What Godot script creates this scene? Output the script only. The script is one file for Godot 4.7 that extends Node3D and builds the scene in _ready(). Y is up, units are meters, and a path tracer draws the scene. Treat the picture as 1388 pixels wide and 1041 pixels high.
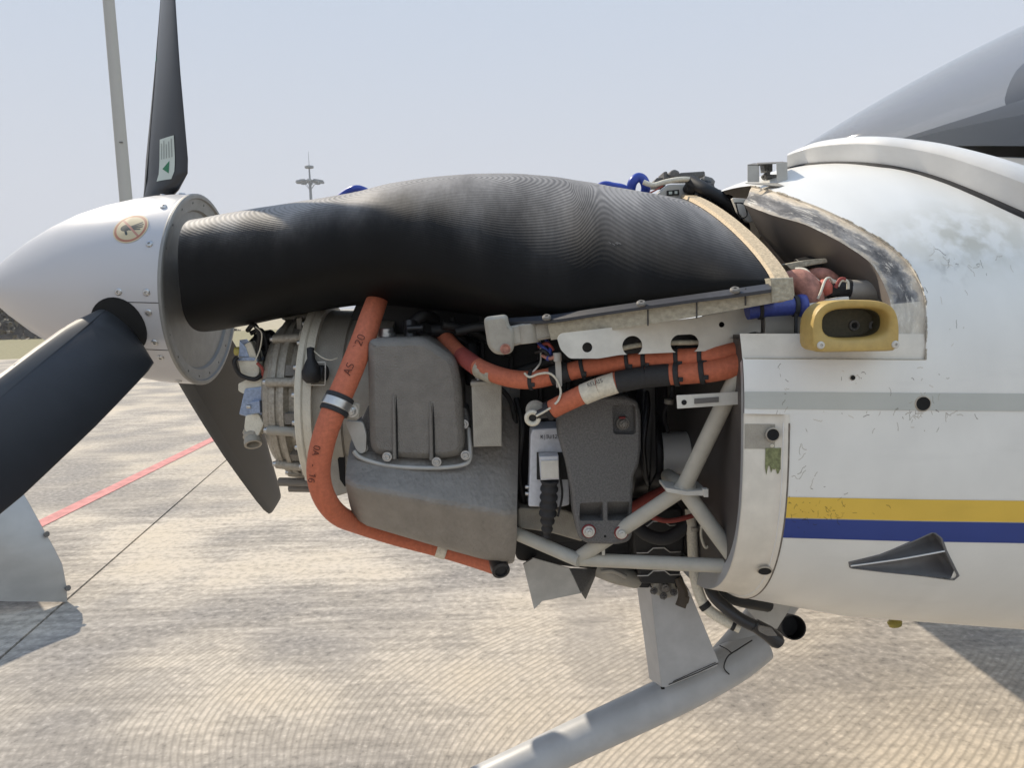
extends Node3D
# A light aeroplane with its engine cowling taken off, parked on a concrete apron. Units are metres, y is up.

var used := {}
var m := {}
var noise_made := {}
var bolt_made := {}
var rng := RandomNumberGenerator.new()

# ---------------------------------------------------------------- naming
func numbered(called: String) -> String:
	used[called] = used.get(called, -1) + 1
	return called if used[called] == 0 else "%s_%03d" % [called, used[called]]

func thing(called: String, label: String, category: String, at := Vector3.ZERO, group := "") -> Node3D:
	var o := Node3D.new()
	o.name = numbered(called)
	add_child(o, true)
	o.position = at
	o.set_meta("label", label)
	o.set_meta("category", category)
	if group: o.set_meta("group", group)
	return o

func setting(called: String) -> Node3D:
	var o := Node3D.new()
	o.name = numbered(called)
	add_child(o, true)
	o.set_meta("kind", "structure")
	return o

func part(called: String, st: SurfaceTool, mat: Material, parent: Node, label := "") -> MeshInstance3D:
	st.generate_normals()
	var o := MeshInstance3D.new()
	o.mesh = st.commit()
	o.material_override = mat
	o.name = numbered(called)
	parent.add_child(o, true)
	if label: o.set_meta("label", label)
	return o

func placed(called: String, mesh: Mesh, mat: Material, parent: Node, t: Transform3D) -> MeshInstance3D:
	var o := MeshInstance3D.new()
	o.mesh = mesh
	o.material_override = mat
	o.name = numbered(called)
	o.transform = t
	parent.add_child(o, true)
	return o

# ---------------------------------------------------------------- shapes
func sf() -> SurfaceTool:
	var st := SurfaceTool.new()
	st.begin(Mesh.PRIMITIVE_TRIANGLES)
	return st

func tri(st: SurfaceTool, a: Vector3, b: Vector3, c: Vector3, g := -1, ua := Vector2.ZERO, ub := Vector2.ZERO, uc := Vector2.ZERO) -> void:
	st.set_smooth_group(g)
	st.set_uv(ua); st.add_vertex(a)
	st.set_uv(ub); st.add_vertex(b)
	st.set_uv(uc); st.add_vertex(c)

func quad(st: SurfaceTool, a: Vector3, b: Vector3, c: Vector3, d: Vector3, g := -1) -> void:
	tri(st, a, b, c, g)
	tri(st, a, c, d, g)

func grid(st: SurfaceTool, rows: Array, g := 0, uvs: Array = [], skip = null) -> void:
	var nr: int = rows.size()
	for i in nr - 1:
		var r0: Array = rows[i]
		var r1: Array = rows[i + 1]
		for j in r0.size() - 1:
			if skip != null and skip.call(i, j): continue
			var ua := Vector2(float(j) / (r0.size() - 1), float(i) / (nr - 1))
			var ub := Vector2(float(j + 1) / (r0.size() - 1), ua.y)
			var uc := Vector2(ub.x, float(i + 1) / (nr - 1))
			var ud := Vector2(ua.x, uc.y)
			if uvs.size():
				ua = uvs[i][j]; ub = uvs[i][j + 1]; uc = uvs[i + 1][j + 1]; ud = uvs[i + 1][j]
			tri(st, r0[j], r0[j + 1], r1[j + 1], g, ua, ub, uc)
			tri(st, r0[j], r1[j + 1], r1[j], g, ua, uc, ud)

func spline(pts: Array, per := 6) -> Array:
	var out := []
	for i in pts.size() - 1:
		var a: Vector3 = pts[maxi(i - 1, 0)]
		var b: Vector3 = pts[i]
		var c: Vector3 = pts[i + 1]
		var d: Vector3 = pts[mini(i + 2, pts.size() - 1)]
		for k in per:
			var t := float(k) / per
			out.append(0.5 * (2.0 * b + (c - a) * t + (2.0 * a - 5.0 * b + 4.0 * c - d) * t * t + (3.0 * b - a - 3.0 * c + d) * t * t * t))
	out.append(pts[-1])
	return out

func mix_list(v: Array, t: float) -> float:
	var f := clampf(t, 0, 1) * (v.size() - 1)
	var i := mini(int(f), v.size() - 2)
	return lerpf(v[i], v[i + 1], f - i)

func tube(st: SurfaceTool, path: Array, radius, sides := 14, caps := true) -> void:
	var rows := []
	var n: int = path.size()
	var side := Vector3.ZERO
	for i in n:
		var d: Vector3 = (path[mini(i + 1, n - 1)] - path[maxi(i - 1, 0)]).normalized()
		if side == Vector3.ZERO:
			side = d.cross(Vector3.UP if absf(d.y) < 0.8 else Vector3.RIGHT).normalized()
		side = (side - d * d.dot(side)).normalized()
		var other := d.cross(side)
		var r: float = mix_list(radius, float(i) / (n - 1)) if radius is Array else radius
		var row := []
		for k in sides + 1:
			var a := TAU * (k % sides) / sides
			row.append(path[i] + (side * cos(a) + other * sin(a)) * r)
		rows.append(row)
	grid(st, rows, 0)
	if caps:
		for e in 2:
			var row: Array = rows[0] if e == 0 else rows[-1]
			var c: Vector3 = path[0] if e == 0 else path[-1]
			for k in sides:
				if e == 0: tri(st, c, row[k + 1], row[k], 9)
				else: tri(st, c, row[k], row[k + 1], 9)

func lathe(st: SurfaceTool, o: Vector3, axis: Vector3, prof: Array, sides := 24, sharp := true, a0 := 0.0, a1 := TAU) -> void:
	var ax := axis.normalized()
	var u := ax.cross(Vector3.UP if absf(ax.y) < 0.9 else Vector3.RIGHT).normalized()
	var w := ax.cross(u)
	for i in prof.size() - 1:
		var rows := []
		for q in 2:
			var p: Vector2 = prof[i + q]
			var row := []
			for k in sides + 1:
				var kk: int = k % sides if a1 - a0 >= TAU - 0.001 else k
				var a := a0 + (a1 - a0) * kk / sides
				row.append(o + ax * p.y + (u * cos(a) + w * sin(a)) * p.x)
			rows.append(row)
		grid(st, rows, 20 + i if sharp else 20)

func cyl(st: SurfaceTool, a: Vector3, b: Vector3, r: float, sides := 18, bev := 0.0008) -> void:
	var h := (b - a).length()
	lathe(st, a, b - a, [Vector2(0, 0), Vector2(r - bev, 0), Vector2(r, bev), Vector2(r, h - bev), Vector2(r - bev, h), Vector2(0, h)], sides)

func newell(p: Array) -> Vector3:
	var n := Vector3.ZERO
	for i in p.size():
		var a: Vector3 = p[i]
		var b: Vector3 = p[(i + 1) % p.size()]
		n += a.cross(b)
	return n.normalized()

# recesses: each [ring, depth along its upper edge, depth along its lower edge], sunk into the front face
func prism(st: SurfaceTool, pts: Array, back: Vector3, bev := 0.0, rounded := false, recesses: Array = []) -> void:
	var n := newell(pts)
	if n.dot(back) > 0: n = -n
	var u: Vector3 = (pts[1] - pts[0])
	u = (u - n * u.dot(n)).normalized()
	var w := n.cross(u)
	var flat := PackedVector2Array()
	for p in pts: flat.append(Vector2((p - pts[0]).dot(u), (p - pts[0]).dot(w)))
	var area := 0.0
	for i in flat.size(): area += flat[i].cross(flat[(i + 1) % flat.size()])
	var s := signf(area)
	var rings := [[], [], [], []]
	var face := PackedVector2Array()
	for i in flat.size():
		var e0 := (flat[i] - flat[i - 1]).normalized()
		var e1 := (flat[(i + 1) % flat.size()] - flat[i]).normalized()
		var n0 := Vector2(-e0.y, e0.x) * s
		var n1 := Vector2(-e1.y, e1.x) * s
		var mit := (n0 + n1) / maxf(0.35, 1.0 + n0.dot(n1))
		var inward := u * mit.x + w * mit.y
		rings[0].append(pts[i] + inward * bev)
		rings[1].append(pts[i] + inward * bev * 0.3 - n * bev * 0.3)
		rings[2].append(pts[i] - n * bev)
		rings[3].append(pts[i] + back)
		face.append(flat[i] + mit * bev)
	var idx := Geometry2D.triangulate_polygon(face)
	if idx.is_empty(): idx = Geometry2D.triangulate_polygon(flat)
	for k in range(0, idx.size(), 3):
		var t := [idx[k], idx[k + 1], idx[k + 2]]
		if (face[t[1]] - face[t[0]]).cross(face[t[2]] - face[t[0]]) > 0: t = [t[0], t[2], t[1]]
		if recesses.is_empty(): tri(st, rings[0][t[0]], rings[0][t[1]], rings[0][t[2]], 11)
		tri(st, rings[3][t[0]], rings[3][t[2]], rings[3][t[1]], 12)
	if recesses.size(): sink(st, rings[0], recesses)
	for q in 3:
		if q < 2 and bev == 0.0: continue
		for i in pts.size():
			var j: int = (i + 1) % pts.size()
			var g := (3 if q < 2 else 4) if rounded else -1
			if s > 0: quad(st, rings[q][i], rings[q][j], rings[q + 1][j], rings[q + 1][i], g)
			else: quad(st, rings[q][j], rings[q][i], rings[q + 1][i], rings[q + 1][j], g)

func sink(st: SurfaceTool, face: Array, recesses: Array) -> void: # for a face that looks along +z
	var z: float = face[0].z
	var outer := PackedVector2Array()
	for p in face: outer.append(Vector2(p.x, p.y))
	var cuts := [-100.0]
	var holes := []
	for r in recesses:
		var ring := PackedVector2Array()
		var mid := 0.0
		for p in r[0]:
			ring.append(Vector2(p.x, p.y))
			mid += p.x / r[0].size()
		holes.append(ring)
		cuts.append(mid)
	cuts.append(100.0)
	cuts.sort()
	for k in cuts.size() - 1:
		var strip := PackedVector2Array([Vector2(cuts[k], -50), Vector2(cuts[k + 1], -50), Vector2(cuts[k + 1], 50), Vector2(cuts[k], 50)])
		var pieces := Geometry2D.intersect_polygons(outer, strip)
		for hole in holes:
			var left := []
			for p in pieces: left.append_array(Geometry2D.clip_polygons(p, hole))
			pieces.assign(left)
		for p in pieces:
			var idx := Geometry2D.triangulate_polygon(p)
			for i in range(0, idx.size(), 3):
				var t := [p[idx[i]], p[idx[i + 1]], p[idx[i + 2]]]
				if (t[1] - t[0]).cross(t[2] - t[0]) > 0: t = [t[0], t[2], t[1]]
				tri(st, Vector3(t[0].x, t[0].y, z), Vector3(t[1].x, t[1].y, z), Vector3(t[2].x, t[2].y, z), 11)
	for r in recesses:
		var top := -1e9
		var low := 1e9
		var c := Vector3.ZERO
		for p in r[0]:
			top = maxf(top, p.y)
			low = minf(low, p.y)
			c += p / r[0].size()
		var lips := []
		var floor_ring := []
		for p in r[0]:
			var d := lerpf(r[2], r[1], (p.y - low) / (top - low))
			lips.append(Vector3(p.x, p.y, z))
			floor_ring.append(Vector3(lerpf(p.x, c.x, 0.07), lerpf(p.y, c.y, 0.07), z - d))
		lips.append(lips[0])
		floor_ring.append(floor_ring[0])
		grid(st, [lips, floor_ring], 13)
		var mid := Vector3(c.x, c.y, z - (r[1] + r[2]) / 2)
		for i in floor_ring.size() - 1: tri(st, mid, floor_ring[i], floor_ring[i + 1], 14)

func round_poly(pts: Array, r: float, seg := 4) -> Array:
	var out := []
	for i in pts.size():
		var p: Vector3 = pts[i]
		var a: Vector3 = pts[i - 1] - p
		var b: Vector3 = pts[(i + 1) % pts.size()] - p
		var ra := minf(r, a.length() * 0.45)
		var rb := minf(r, b.length() * 0.45)
		var pa := p + a.normalized() * ra
		var pb := p + b.normalized() * rb
		for k in seg + 1:
			var t := float(k) / seg
			out.append(pa.lerp(p, t).lerp(p.lerp(pb, t), t))
	return out

func box(st: SurfaceTool, c: Vector3, hx: Vector3, hy: Vector3, hz: Vector3, bev := 0.0) -> void:
	prism(st, [c - hx - hy + hz, c + hx - hy + hz, c + hx + hy + hz, c - hx + hy + hz], -2.0 * hz, bev)

func axis_box(st: SurfaceTool, c: Vector3, size: Vector3, bev := 0.0) -> void:
	box(st, c, Vector3(size.x / 2, 0, 0), Vector3(0, size.y / 2, 0), Vector3(0, 0, size.z / 2), bev)

func toward(pos: Vector3, dir: Vector3) -> Transform3D:
	var y := dir.normalized()
	var x := y.cross(Vector3(0.31, 0.2, -0.93)).normalized()
	return Transform3D(Basis(x, y, x.cross(y)), pos)

func bolt(parent: Node, pos: Vector3, dir: Vector3, r: float, mat: Material, style := "socket", called := "bolt") -> MeshInstance3D:
	var key := "%s %.5f" % [style, r]
	if not bolt_made.has(key):
		var st := sf()
		if style == "socket":
			lathe(st, Vector3.ZERO, Vector3.UP, [Vector2(r * 1.45, -r * 0.2), Vector2(r * 1.45, r * 0.25), Vector2(r, r * 0.25), Vector2(r, r * 1.05), Vector2(r * 0.85, r * 1.25), Vector2(r * 0.55, r * 1.25), Vector2(r * 0.5, r * 0.4), Vector2(0, r * 0.4)], 16)
		elif style == "hex":
			lathe(st, Vector3.ZERO, Vector3.UP, [Vector2(r * 1.5, -r * 0.2), Vector2(r * 1.5, r * 0.2), Vector2(r, r * 0.2)], 18)
			lathe(st, Vector3.ZERO, Vector3.UP, [Vector2(r * 1.08, r * 0.2), Vector2(r * 1.08, r * 0.95), Vector2(r * 0.9, r * 1.15), Vector2(0, r * 1.15)], 6)
			lathe(st, Vector3.ZERO, Vector3.UP, [Vector2(r * 0.5, r * 1.1), Vector2(r * 0.5, r * 1.7), Vector2(0, r * 1.75)], 12)
		else: # a countersunk screw head with a recess
			lathe(st, Vector3.ZERO, Vector3.UP, [Vector2(r, -r * 0.3), Vector2(r, r * 0.12), Vector2(r * 0.8, r * 0.36), Vector2(r * 0.4, r * 0.42), Vector2(r * 0.3, r * 0.05), Vector2(0, 0.0)], 14)
		st.generate_normals()
		bolt_made[key] = st.commit()
	return placed(called, bolt_made[key], mat, parent, toward(pos, dir))

func hose(called: String, pts: Array, r, mat: Material, parent: Node, sides := 18) -> MeshInstance3D:
	var st := sf()
	tube(st, spline(pts, 7), r, sides)
	return part(called, st, mat, parent)

func band(called: String, a: Vector3, b: Vector3, r: float, mat: Material, parent: Node, round_edge := 0.0007) -> MeshInstance3D:
	var st := sf()
	var h := (b - a).length()
	lathe(st, a, b - a, [Vector2(r - 0.004, 0), Vector2(r - round_edge, 0), Vector2(r, round_edge), Vector2(r, h - round_edge), Vector2(r - round_edge, h), Vector2(r - 0.004, h)], 22)
	return part(called, st, mat, parent)

func writing(called: String, words: String, size: float, pos: Vector3, right: Vector3, up: Vector3, mat: Material, parent: Node) -> MeshInstance3D:
	var t := TextMesh.new()
	var f := SystemFont.new()
	f.font_names = PackedStringArray(["Droid Sans"])
	t.font = f
	t.text = words
	t.font_size = 48
	t.pixel_size = size / 34.0
	t.depth = 0.0006
	var x := right.normalized()
	var y := (up - x * up.dot(x)).normalized()
	return placed(called, t, mat, parent, Transform3D(Basis(x, y, x.cross(y)), pos))

# ---------------------------------------------------------------- materials
func grey_noise(key: String, seed_: int, freq: float, octaves: int, lo: float, hi: float, gain := 0.5, size := 512, power := 1.0) -> ImageTexture:
	if noise_made.has(key): return noise_made[key]
	var n := FastNoiseLite.new()
	n.seed = seed_
	n.noise_type = FastNoiseLite.TYPE_SIMPLEX_SMOOTH
	n.frequency = freq
	n.fractal_octaves = octaves
	n.fractal_gain = gain
	var im := n.get_seamless_image(size, size)
	im.convert(Image.FORMAT_L8)
	var d := im.get_data()
	for i in d.size():
		var v := clampf((d[i] / 255.0 - 0.2) / 0.6, 0, 1)
		d[i] = int(clampf(lerpf(lo, hi, pow(v, power)), 0, 1) * 255)
	noise_made[key] = ImageTexture.create_from_image(Image.create_from_data(size, size, false, Image.FORMAT_L8, d))
	return noise_made[key]

func bumps(key: String, seed_: int, freq: float, strength: float) -> ImageTexture:
	if noise_made.has(key): return noise_made[key]
	var n := FastNoiseLite.new()
	n.seed = seed_
	n.frequency = freq
	n.fractal_octaves = 4
	var im := n.get_seamless_image(512, 512)
	im.convert(Image.FORMAT_RGBA8)
	im.bump_map_to_normal_map(strength)
	noise_made[key] = ImageTexture.create_from_image(im)
	return noise_made[key]

# colour as the real-world linear base colour
func mat(key: String, r: float, g: float, b: float, rough: float, metal := 0.0, wear: Texture2D = null, per_metre := 6.0, bump: Texture2D = null, bump_scale := 0.4) -> StandardMaterial3D:
	var s := StandardMaterial3D.new()
	s.resource_name = key
	s.albedo_color = Color(r, g, b).linear_to_srgb()
	s.roughness = rough
	s.metallic = metal
	if wear:
		s.albedo_texture = wear
	if bump:
		s.normal_enabled = true
		s.normal_texture = bump
		s.normal_scale = bump_scale
	if wear or bump:
		s.uv1_triplanar = true
		s.uv1_scale = Vector3.ONE * per_metre
	m[key] = s
	return s

func make_materials() -> void:
	var grime := grey_noise("grime", 3, 0.016, 6, 0.86, 1.0, 0.66)
	var soft := grey_noise("soft", 8, 0.01, 6, 0.93, 1.0, 0.6)
	var oily := grey_noise("oily", 15, 0.012, 6, 0.72, 1.0, 0.65)
	var grain := grey_noise("grain", 23, 0.055, 5, 0.80, 1.0, 0.6)
	var cast := bumps("cast", 5, 0.09, 5.0)
	var dent := bumps("dent", 6, 0.012, 6.0)
	mat("white", 0.73, 0.725, 0.705, 0.36, 0.0, soft, 2.0, dent, 0.08)
	mat("recess_paint", 0.74, 0.70, 0.62, 0.6, 0.0, soft, 4.0, dent, 0.1)
	mat("rim_dirt", 0.5, 0.45, 0.37, 0.85, 0.0, oily, 4.0, cast, 0.5)
	mat("soot", 0.085, 0.08, 0.075, 0.75, 0.0, oily, 9.0, cast, 0.4)
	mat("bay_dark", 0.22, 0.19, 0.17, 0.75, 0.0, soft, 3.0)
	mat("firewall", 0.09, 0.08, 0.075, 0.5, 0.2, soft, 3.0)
	mat("spinner", 0.48, 0.475, 0.485, 0.3, 0.1)
	mat("backplate", 0.27, 0.265, 0.25, 0.5, 0.2, soft, 5.0)
	mat("blade", 0.025, 0.0265, 0.030, 0.36, 0.0, soft, 5.0)
	mat("blade_edge", 0.045, 0.047, 0.05, 0.5, 0.0, soft, 5.0)
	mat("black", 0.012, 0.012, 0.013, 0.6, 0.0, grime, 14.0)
	mat("black_gloss", 0.02, 0.02, 0.022, 0.3, 0.0, grime, 14.0)
	mat("void", 0.008, 0.008, 0.008, 0.95)
	mat("rubber", 0.025, 0.025, 0.027, 0.75, 0.0, grime, 16.0)
	mat("hose_orange", 0.56, 0.155, 0.078, 0.7, 0.0, grime, 14.0, cast, 0.25)
	mat("hose_red", 0.32, 0.06, 0.045, 0.7, 0.0, grime, 7.0, cast, 0.25)
	mat("hose_pink", 0.52, 0.24, 0.18, 0.8, 0.0, oily, 12.0, cast, 0.5)
	mat("cast_grey", 0.20, 0.185, 0.165, 0.62, 0.1, soft, 6.0, cast, 0.8)
	mat("cast_dark", 0.155, 0.15, 0.145, 0.65, 0.05, grain, 9.0, cast, 0.9)
	mat("sump", 0.27, 0.25, 0.225, 0.58, 0.1, grime, 2.2, cast, 0.45)
	mat("gear_metal", 0.42, 0.385, 0.325, 0.5, 0.25, grain, 4.0, cast, 0.35)
	mat("alu", 0.62, 0.60, 0.55, 0.45, 0.3, soft, 6.0, cast, 0.25)
	mat("alu_dull", 0.36, 0.335, 0.285, 0.6, 0.1, soft, 7.0, cast, 0.35)
	mat("cream_cast", 0.70, 0.66, 0.55, 0.6, 0.0, soft, 4.0, cast, 0.4)
	mat("steel", 0.55, 0.55, 0.54, 0.3, 0.9, soft, 20.0)
	mat("chrome", 0.82, 0.81, 0.78, 0.3, 0.1)
	mat("truss", 0.45, 0.43, 0.37, 0.55, 0.0, soft, 5.0)
	mat("sheet_grey", 0.44, 0.43, 0.40, 0.5, 0.1, soft, 4.0, dent, 0.15)
	mat("perforated", 0.62, 0.60, 0.54, 0.5, 0.0, soft, 4.0, dent, 0.1)
	mat("rail_tan", 0.45, 0.41, 0.315, 0.7, 0.0, grain, 4.0, cast, 0.3)
	mat("seal_tan", 0.66, 0.52, 0.34, 0.75, 0.0, grain, 6.0, cast, 0.4)
	mat("ochre", 0.47, 0.325, 0.10, 0.5, 0.0, soft, 12.0)
	mat("blue_hose", 0.025, 0.06, 0.36, 0.35, 0.0, soft, 20.0)
	mat("blue_silicone", 0.05, 0.075, 0.33, 0.45, 0.0, grime, 20.0)
	mat("wire_white", 0.72, 0.67, 0.55, 0.7, 0.0, grime, 25.0)
	mat("sensor_white", 0.62, 0.63, 0.66, 0.5, 0.0, soft, 12.0)
	mat("label_paper", 0.74, 0.69, 0.57, 0.8, 0.0, grime, 14.0)
	mat("connector_blue", 0.34, 0.42, 0.58, 0.35, 0.6, grime, 18.0)
	mat("red_paint", 0.17, 0.02, 0.02, 0.6)
	mat("leg_grey", 0.43, 0.435, 0.44, 0.42, 0.0, soft, 2.5, dent, 0.06)
	mat("stripe_grey", 0.46, 0.475, 0.455, 0.42)
	mat("stripe_yellow", 0.70, 0.47, 0.07, 0.42)
	mat("stripe_blue", 0.018, 0.045, 0.235, 0.4)
	mat("scoop_grey", 0.14, 0.14, 0.145, 0.5, 0.0, soft, 10.0)
	mat("stamp_grey", 0.10, 0.10, 0.10, 0.8)
	mat("joint_dirt", 0.22, 0.19, 0.16, 0.9, 0.0, oily, 14.0)
	mat("ink", 0.02, 0.02, 0.02, 0.8)
	mat("hose_ink", 0.10, 0.025, 0.015, 0.8)
	mat("green_print", 0.02, 0.16, 0.07, 0.6)
	mat("decal", 0.5, 0.55, 0.5, 0.6)
	mat("pole", 0.40, 0.39, 0.365, 0.6)
	mat("mast", 0.20, 0.21, 0.22, 0.6)
	mat("cowl", 0.42, 0.415, 0.40, 0.4, 0.0, soft, 1.5, dent, 0.1)
	mat("leaf", 0.075, 0.07, 0.045, 0.8)
	mat("leaf_dry", 0.13, 0.105, 0.07, 0.8)
	mat("bark", 0.06, 0.045, 0.035, 0.9)
	mat("far_grass", 0.40, 0.345, 0.23, 0.95, 0.0, grime, 0.11)
	mat("bank", 0.105, 0.082, 0.06, 0.95, 0.0, oily, 0.7)
	mat("grass", 0.25, 0.225, 0.12, 0.95, 0.0, grime, 0.5)
	mat("red_line", 0.60, 0.24, 0.22, 0.8, 0.0, grime, 1.1)
	mat("joint", 0.12, 0.10, 0.085, 0.9)
	var glass := mat("tinted_glass", 0.19, 0.20, 0.215, 0.05)
	glass.transparency = BaseMaterial3D.TRANSPARENCY_ALPHA
	glass.albedo_color.a = 0.5
	glass.metallic_specular = 0.6

# ---------------------------------------------------------------- fuselage surface: x along the aeroplane, angle 0 = top, half a turn = keel
var half_width := [Vector2(0.2, 0.545), Vector2(0.29, 0.55), Vector2(0.5, 0.565), Vector2(0.8, 0.58), Vector2(1.5, 0.6), Vector2(2.6, 0.5)]
var top_height := [Vector2(0.2, 0.25), Vector2(0.29, 0.285), Vector2(0.41, 0.34), Vector2(0.5, 0.37), Vector2(0.56, 0.382), Vector2(0.7, 0.385), Vector2(0.9, 0.38), Vector2(2.6, 0.36)]
var keel_height := [Vector2(0.2, 0.34), Vector2(0.29, 0.35), Vector2(0.5, 0.39), Vector2(0.8, 0.412), Vector2(1.5, 0.43), Vector2(2.6, 0.36)]

func tab(t: Array, x: float) -> float:
	for i in range(1, t.size()):
		if x <= t[i].x or i == t.size() - 1:
			return lerpf(t[i - 1].y, t[i].y, clampf((x - t[i - 1].x) / (t[i].x - t[i - 1].x), 0, 1))
	return t[0].y

func fus_mid(x: float) -> float:
	return 1.262 - 0.03 * (x - 0.4)

func fus(x: float, a: float, off := 0.0) -> Vector3:
	var p := fus_raw(x, a)
	if off != 0.0: p += fus_normal(x, a) * off
	return p

func fus_raw(x: float, a: float) -> Vector3:
	var s := sin(a)
	var c := cos(a)
	var n := 2.25 if c > 0 else 3.0
	var h := tab(top_height, x) if c > 0 else tab(keel_height, x)
	return Vector3(x, fus_mid(x) + h * signf(c) * pow(absf(c), 2.0 / n), tab(half_width, x) * signf(s) * pow(absf(s), 2.0 / n))

func fus_normal(x: float, a: float) -> Vector3:
	var da := fus_raw(x, a + 0.01) - fus_raw(x, a - 0.01)
	var dx := fus_raw(x + 0.02, a) - fus_raw(x - 0.02, a)
	var n := da.cross(dx).normalized()
	var out := fus_raw(x, a) - Vector3(x, fus_mid(x), 0)
	return n if n.dot(out) > 0 else -n

func fus_angle(x: float, y: float) -> float:
	var d := y - fus_mid(x)
	var h := tab(top_height, x) if d > 0 else tab(keel_height, x)
	var n := 2.25 if d > 0 else 3.0
	return acos(clampf(signf(d) * pow(minf(1, absf(d) / h), n / 2.0), -1, 1))

# a patch of skin between two heights (given at x = 0.4, falling with the aeroplane's own line), off metres proud
func skin_band(x0: float, x1: float, y0: float, y1: float, off: float, nx := 30, ny := 4, hole = null) -> SurfaceTool:
	var st := sf()
	var rows := []
	var uvs := []
	for i in ny + 1:
		var row := []
		var uv := []
		for j in nx + 1:
			var x := lerpf(x0, x1, float(j) / nx)
			var y := lerpf(y0, y1, float(i) / ny) - 0.03 * (x - 0.4)
			var p := fus(x, fus_angle(x, y), off)
			row.append(p)
			uv.append(Vector2((x - 0.28) / 0.55, (1.65 - p.y) / 0.8))
		rows.append(row)
		uvs.append(uv)
	var skip := func(i: int, j: int) -> bool:
		for q in 4:
			var x := lerpf(x0, x1, float(j + q % 2) / nx)
			if hole.call(x, fus_angle(x, lerpf(y0, y1, float(i + q / 2) / ny) - 0.03 * (x - 0.4))): return true
		return false
	grid(st, rows, 0, uvs, skip if hole != null else null)
	return st

# dark specks, scratches and cracks in the paint, clustered along the cowl joint
func worn_paint() -> ImageTexture:
	var w := 1024
	var h := 1024
	var im := Image.create(w, h, false, Image.FORMAT_RGB8)
	im.fill(Color(1, 1, 1))
	rng.seed = 77
	var n := FastNoiseLite.new()
	n.seed = 5
	n.frequency = 0.006
	n.fractal_octaves = 5
	var smudge := Vector3(0.5890, 1.4664, 0.4983)
	var rub := Vector3(0.5533, 1.4325, 0.5214)
	for y in h:
		for x in w:
			var v := 0.985 + 0.03 * n.get_noise_2d(x, y) - 0.05 * maxf(0.0, n.get_noise_2d(x * 0.4 + 900, y * 3.0) - 0.25)
			var sx := (float(x) / w * 0.55 + 0.28 - smudge.x) / 0.075
			var sy := (1.65 - float(y) / h * 0.8 - smudge.y) / 0.035
			var s := exp(-sx * sx - sy * sy) * clampf(0.5 + 1.6 * n.get_noise_2d(x * 2.5 + 300, y * 4.0), 0, 1)
			var dx := (float(x) / w * 0.55 + 0.28 - rub.x) / 0.02
			var dy := (1.65 - float(y) / h * 0.8 - rub.y) / 0.022
			var s2 := exp(-dx * dx - dy * dy) * clampf(1.4 * n.get_noise_2d(x * 5.0 + 70, y * 6.0), 0, 1)
			v *= 1.0 - 0.14 * s - 0.16 * s2
			im.set_pixel(x, y, Color(v, v * (1.0 - 0.012 * s), (v * 0.992) * (1.0 - 0.055 * s)))
	var clusters := [ # metres along x and height, spread, count, length
		[Vector3(0.3555, 1.1786, 0.5523), 0.012, 0.04, 40, 9], [Vector3(0.3612, 1.1293, 0.5457), 0.020, 0.014, 70, 4], [Vector3(0.4016, 1.1311, 0.5497), 0.030, 0.008, 40, 4], [Vector3(0.4288, 1.1289, 0.5517), 0.03, 0.006, 20, 5],
		[Vector3(0.5019, 1.2626, 0.5651), 0.016, 0.022, 70, 5], [Vector3(0.4847, 1.2493, 0.5639), 0.04, 0.002, 60, 6], [Vector3(0.4186, 1.2962, 0.5577), 0.007, 0.006, 26, 4],
		[Vector3(0.3227, 1.2478, 0.5523), 0.009, 0.001, 26, 4], [Vector3(0.3232, 1.2057, 0.5515), 0.010, 0.012, 60, 4], [Vector3(0.5228, 1.3493, 0.5556), 0.03, 0.03, 26, 5],
		[Vector3(0.5595, 1.4380, 0.5184), 0.022, 0.006, 30, 9], [Vector3(0.6005, 1.4244, 0.5282), 0.02, 0.006, 16, 8], [Vector3(0.3356, 1.1789, 0.5508), 0.003, 0.10, 120, 4]]
	for c in clusters:
		for k in int(c[3] * 0.4):
			var px: float = (c[0].x - 0.28 + rng.randfn() * c[1]) / 0.55 * w
			var py: float = (1.65 - c[0].y + rng.randfn() * c[2]) / 0.8 * h
			var a := rng.randf() * TAU
			var dark := rng.randf_range(0.5, 0.9)
			for q in rng.randi_range(2, c[4] * 3):
				a += rng.randfn() * 0.22
				px += cos(a)
				py += sin(a)
				if px >= 0 and py >= 0 and px < w - 1 and py < h - 1:
					im.set_pixel(int(px), int(py), Color(dark, dark * 0.96, dark * 0.9))
	return ImageTexture.create_from_image(im)

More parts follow.
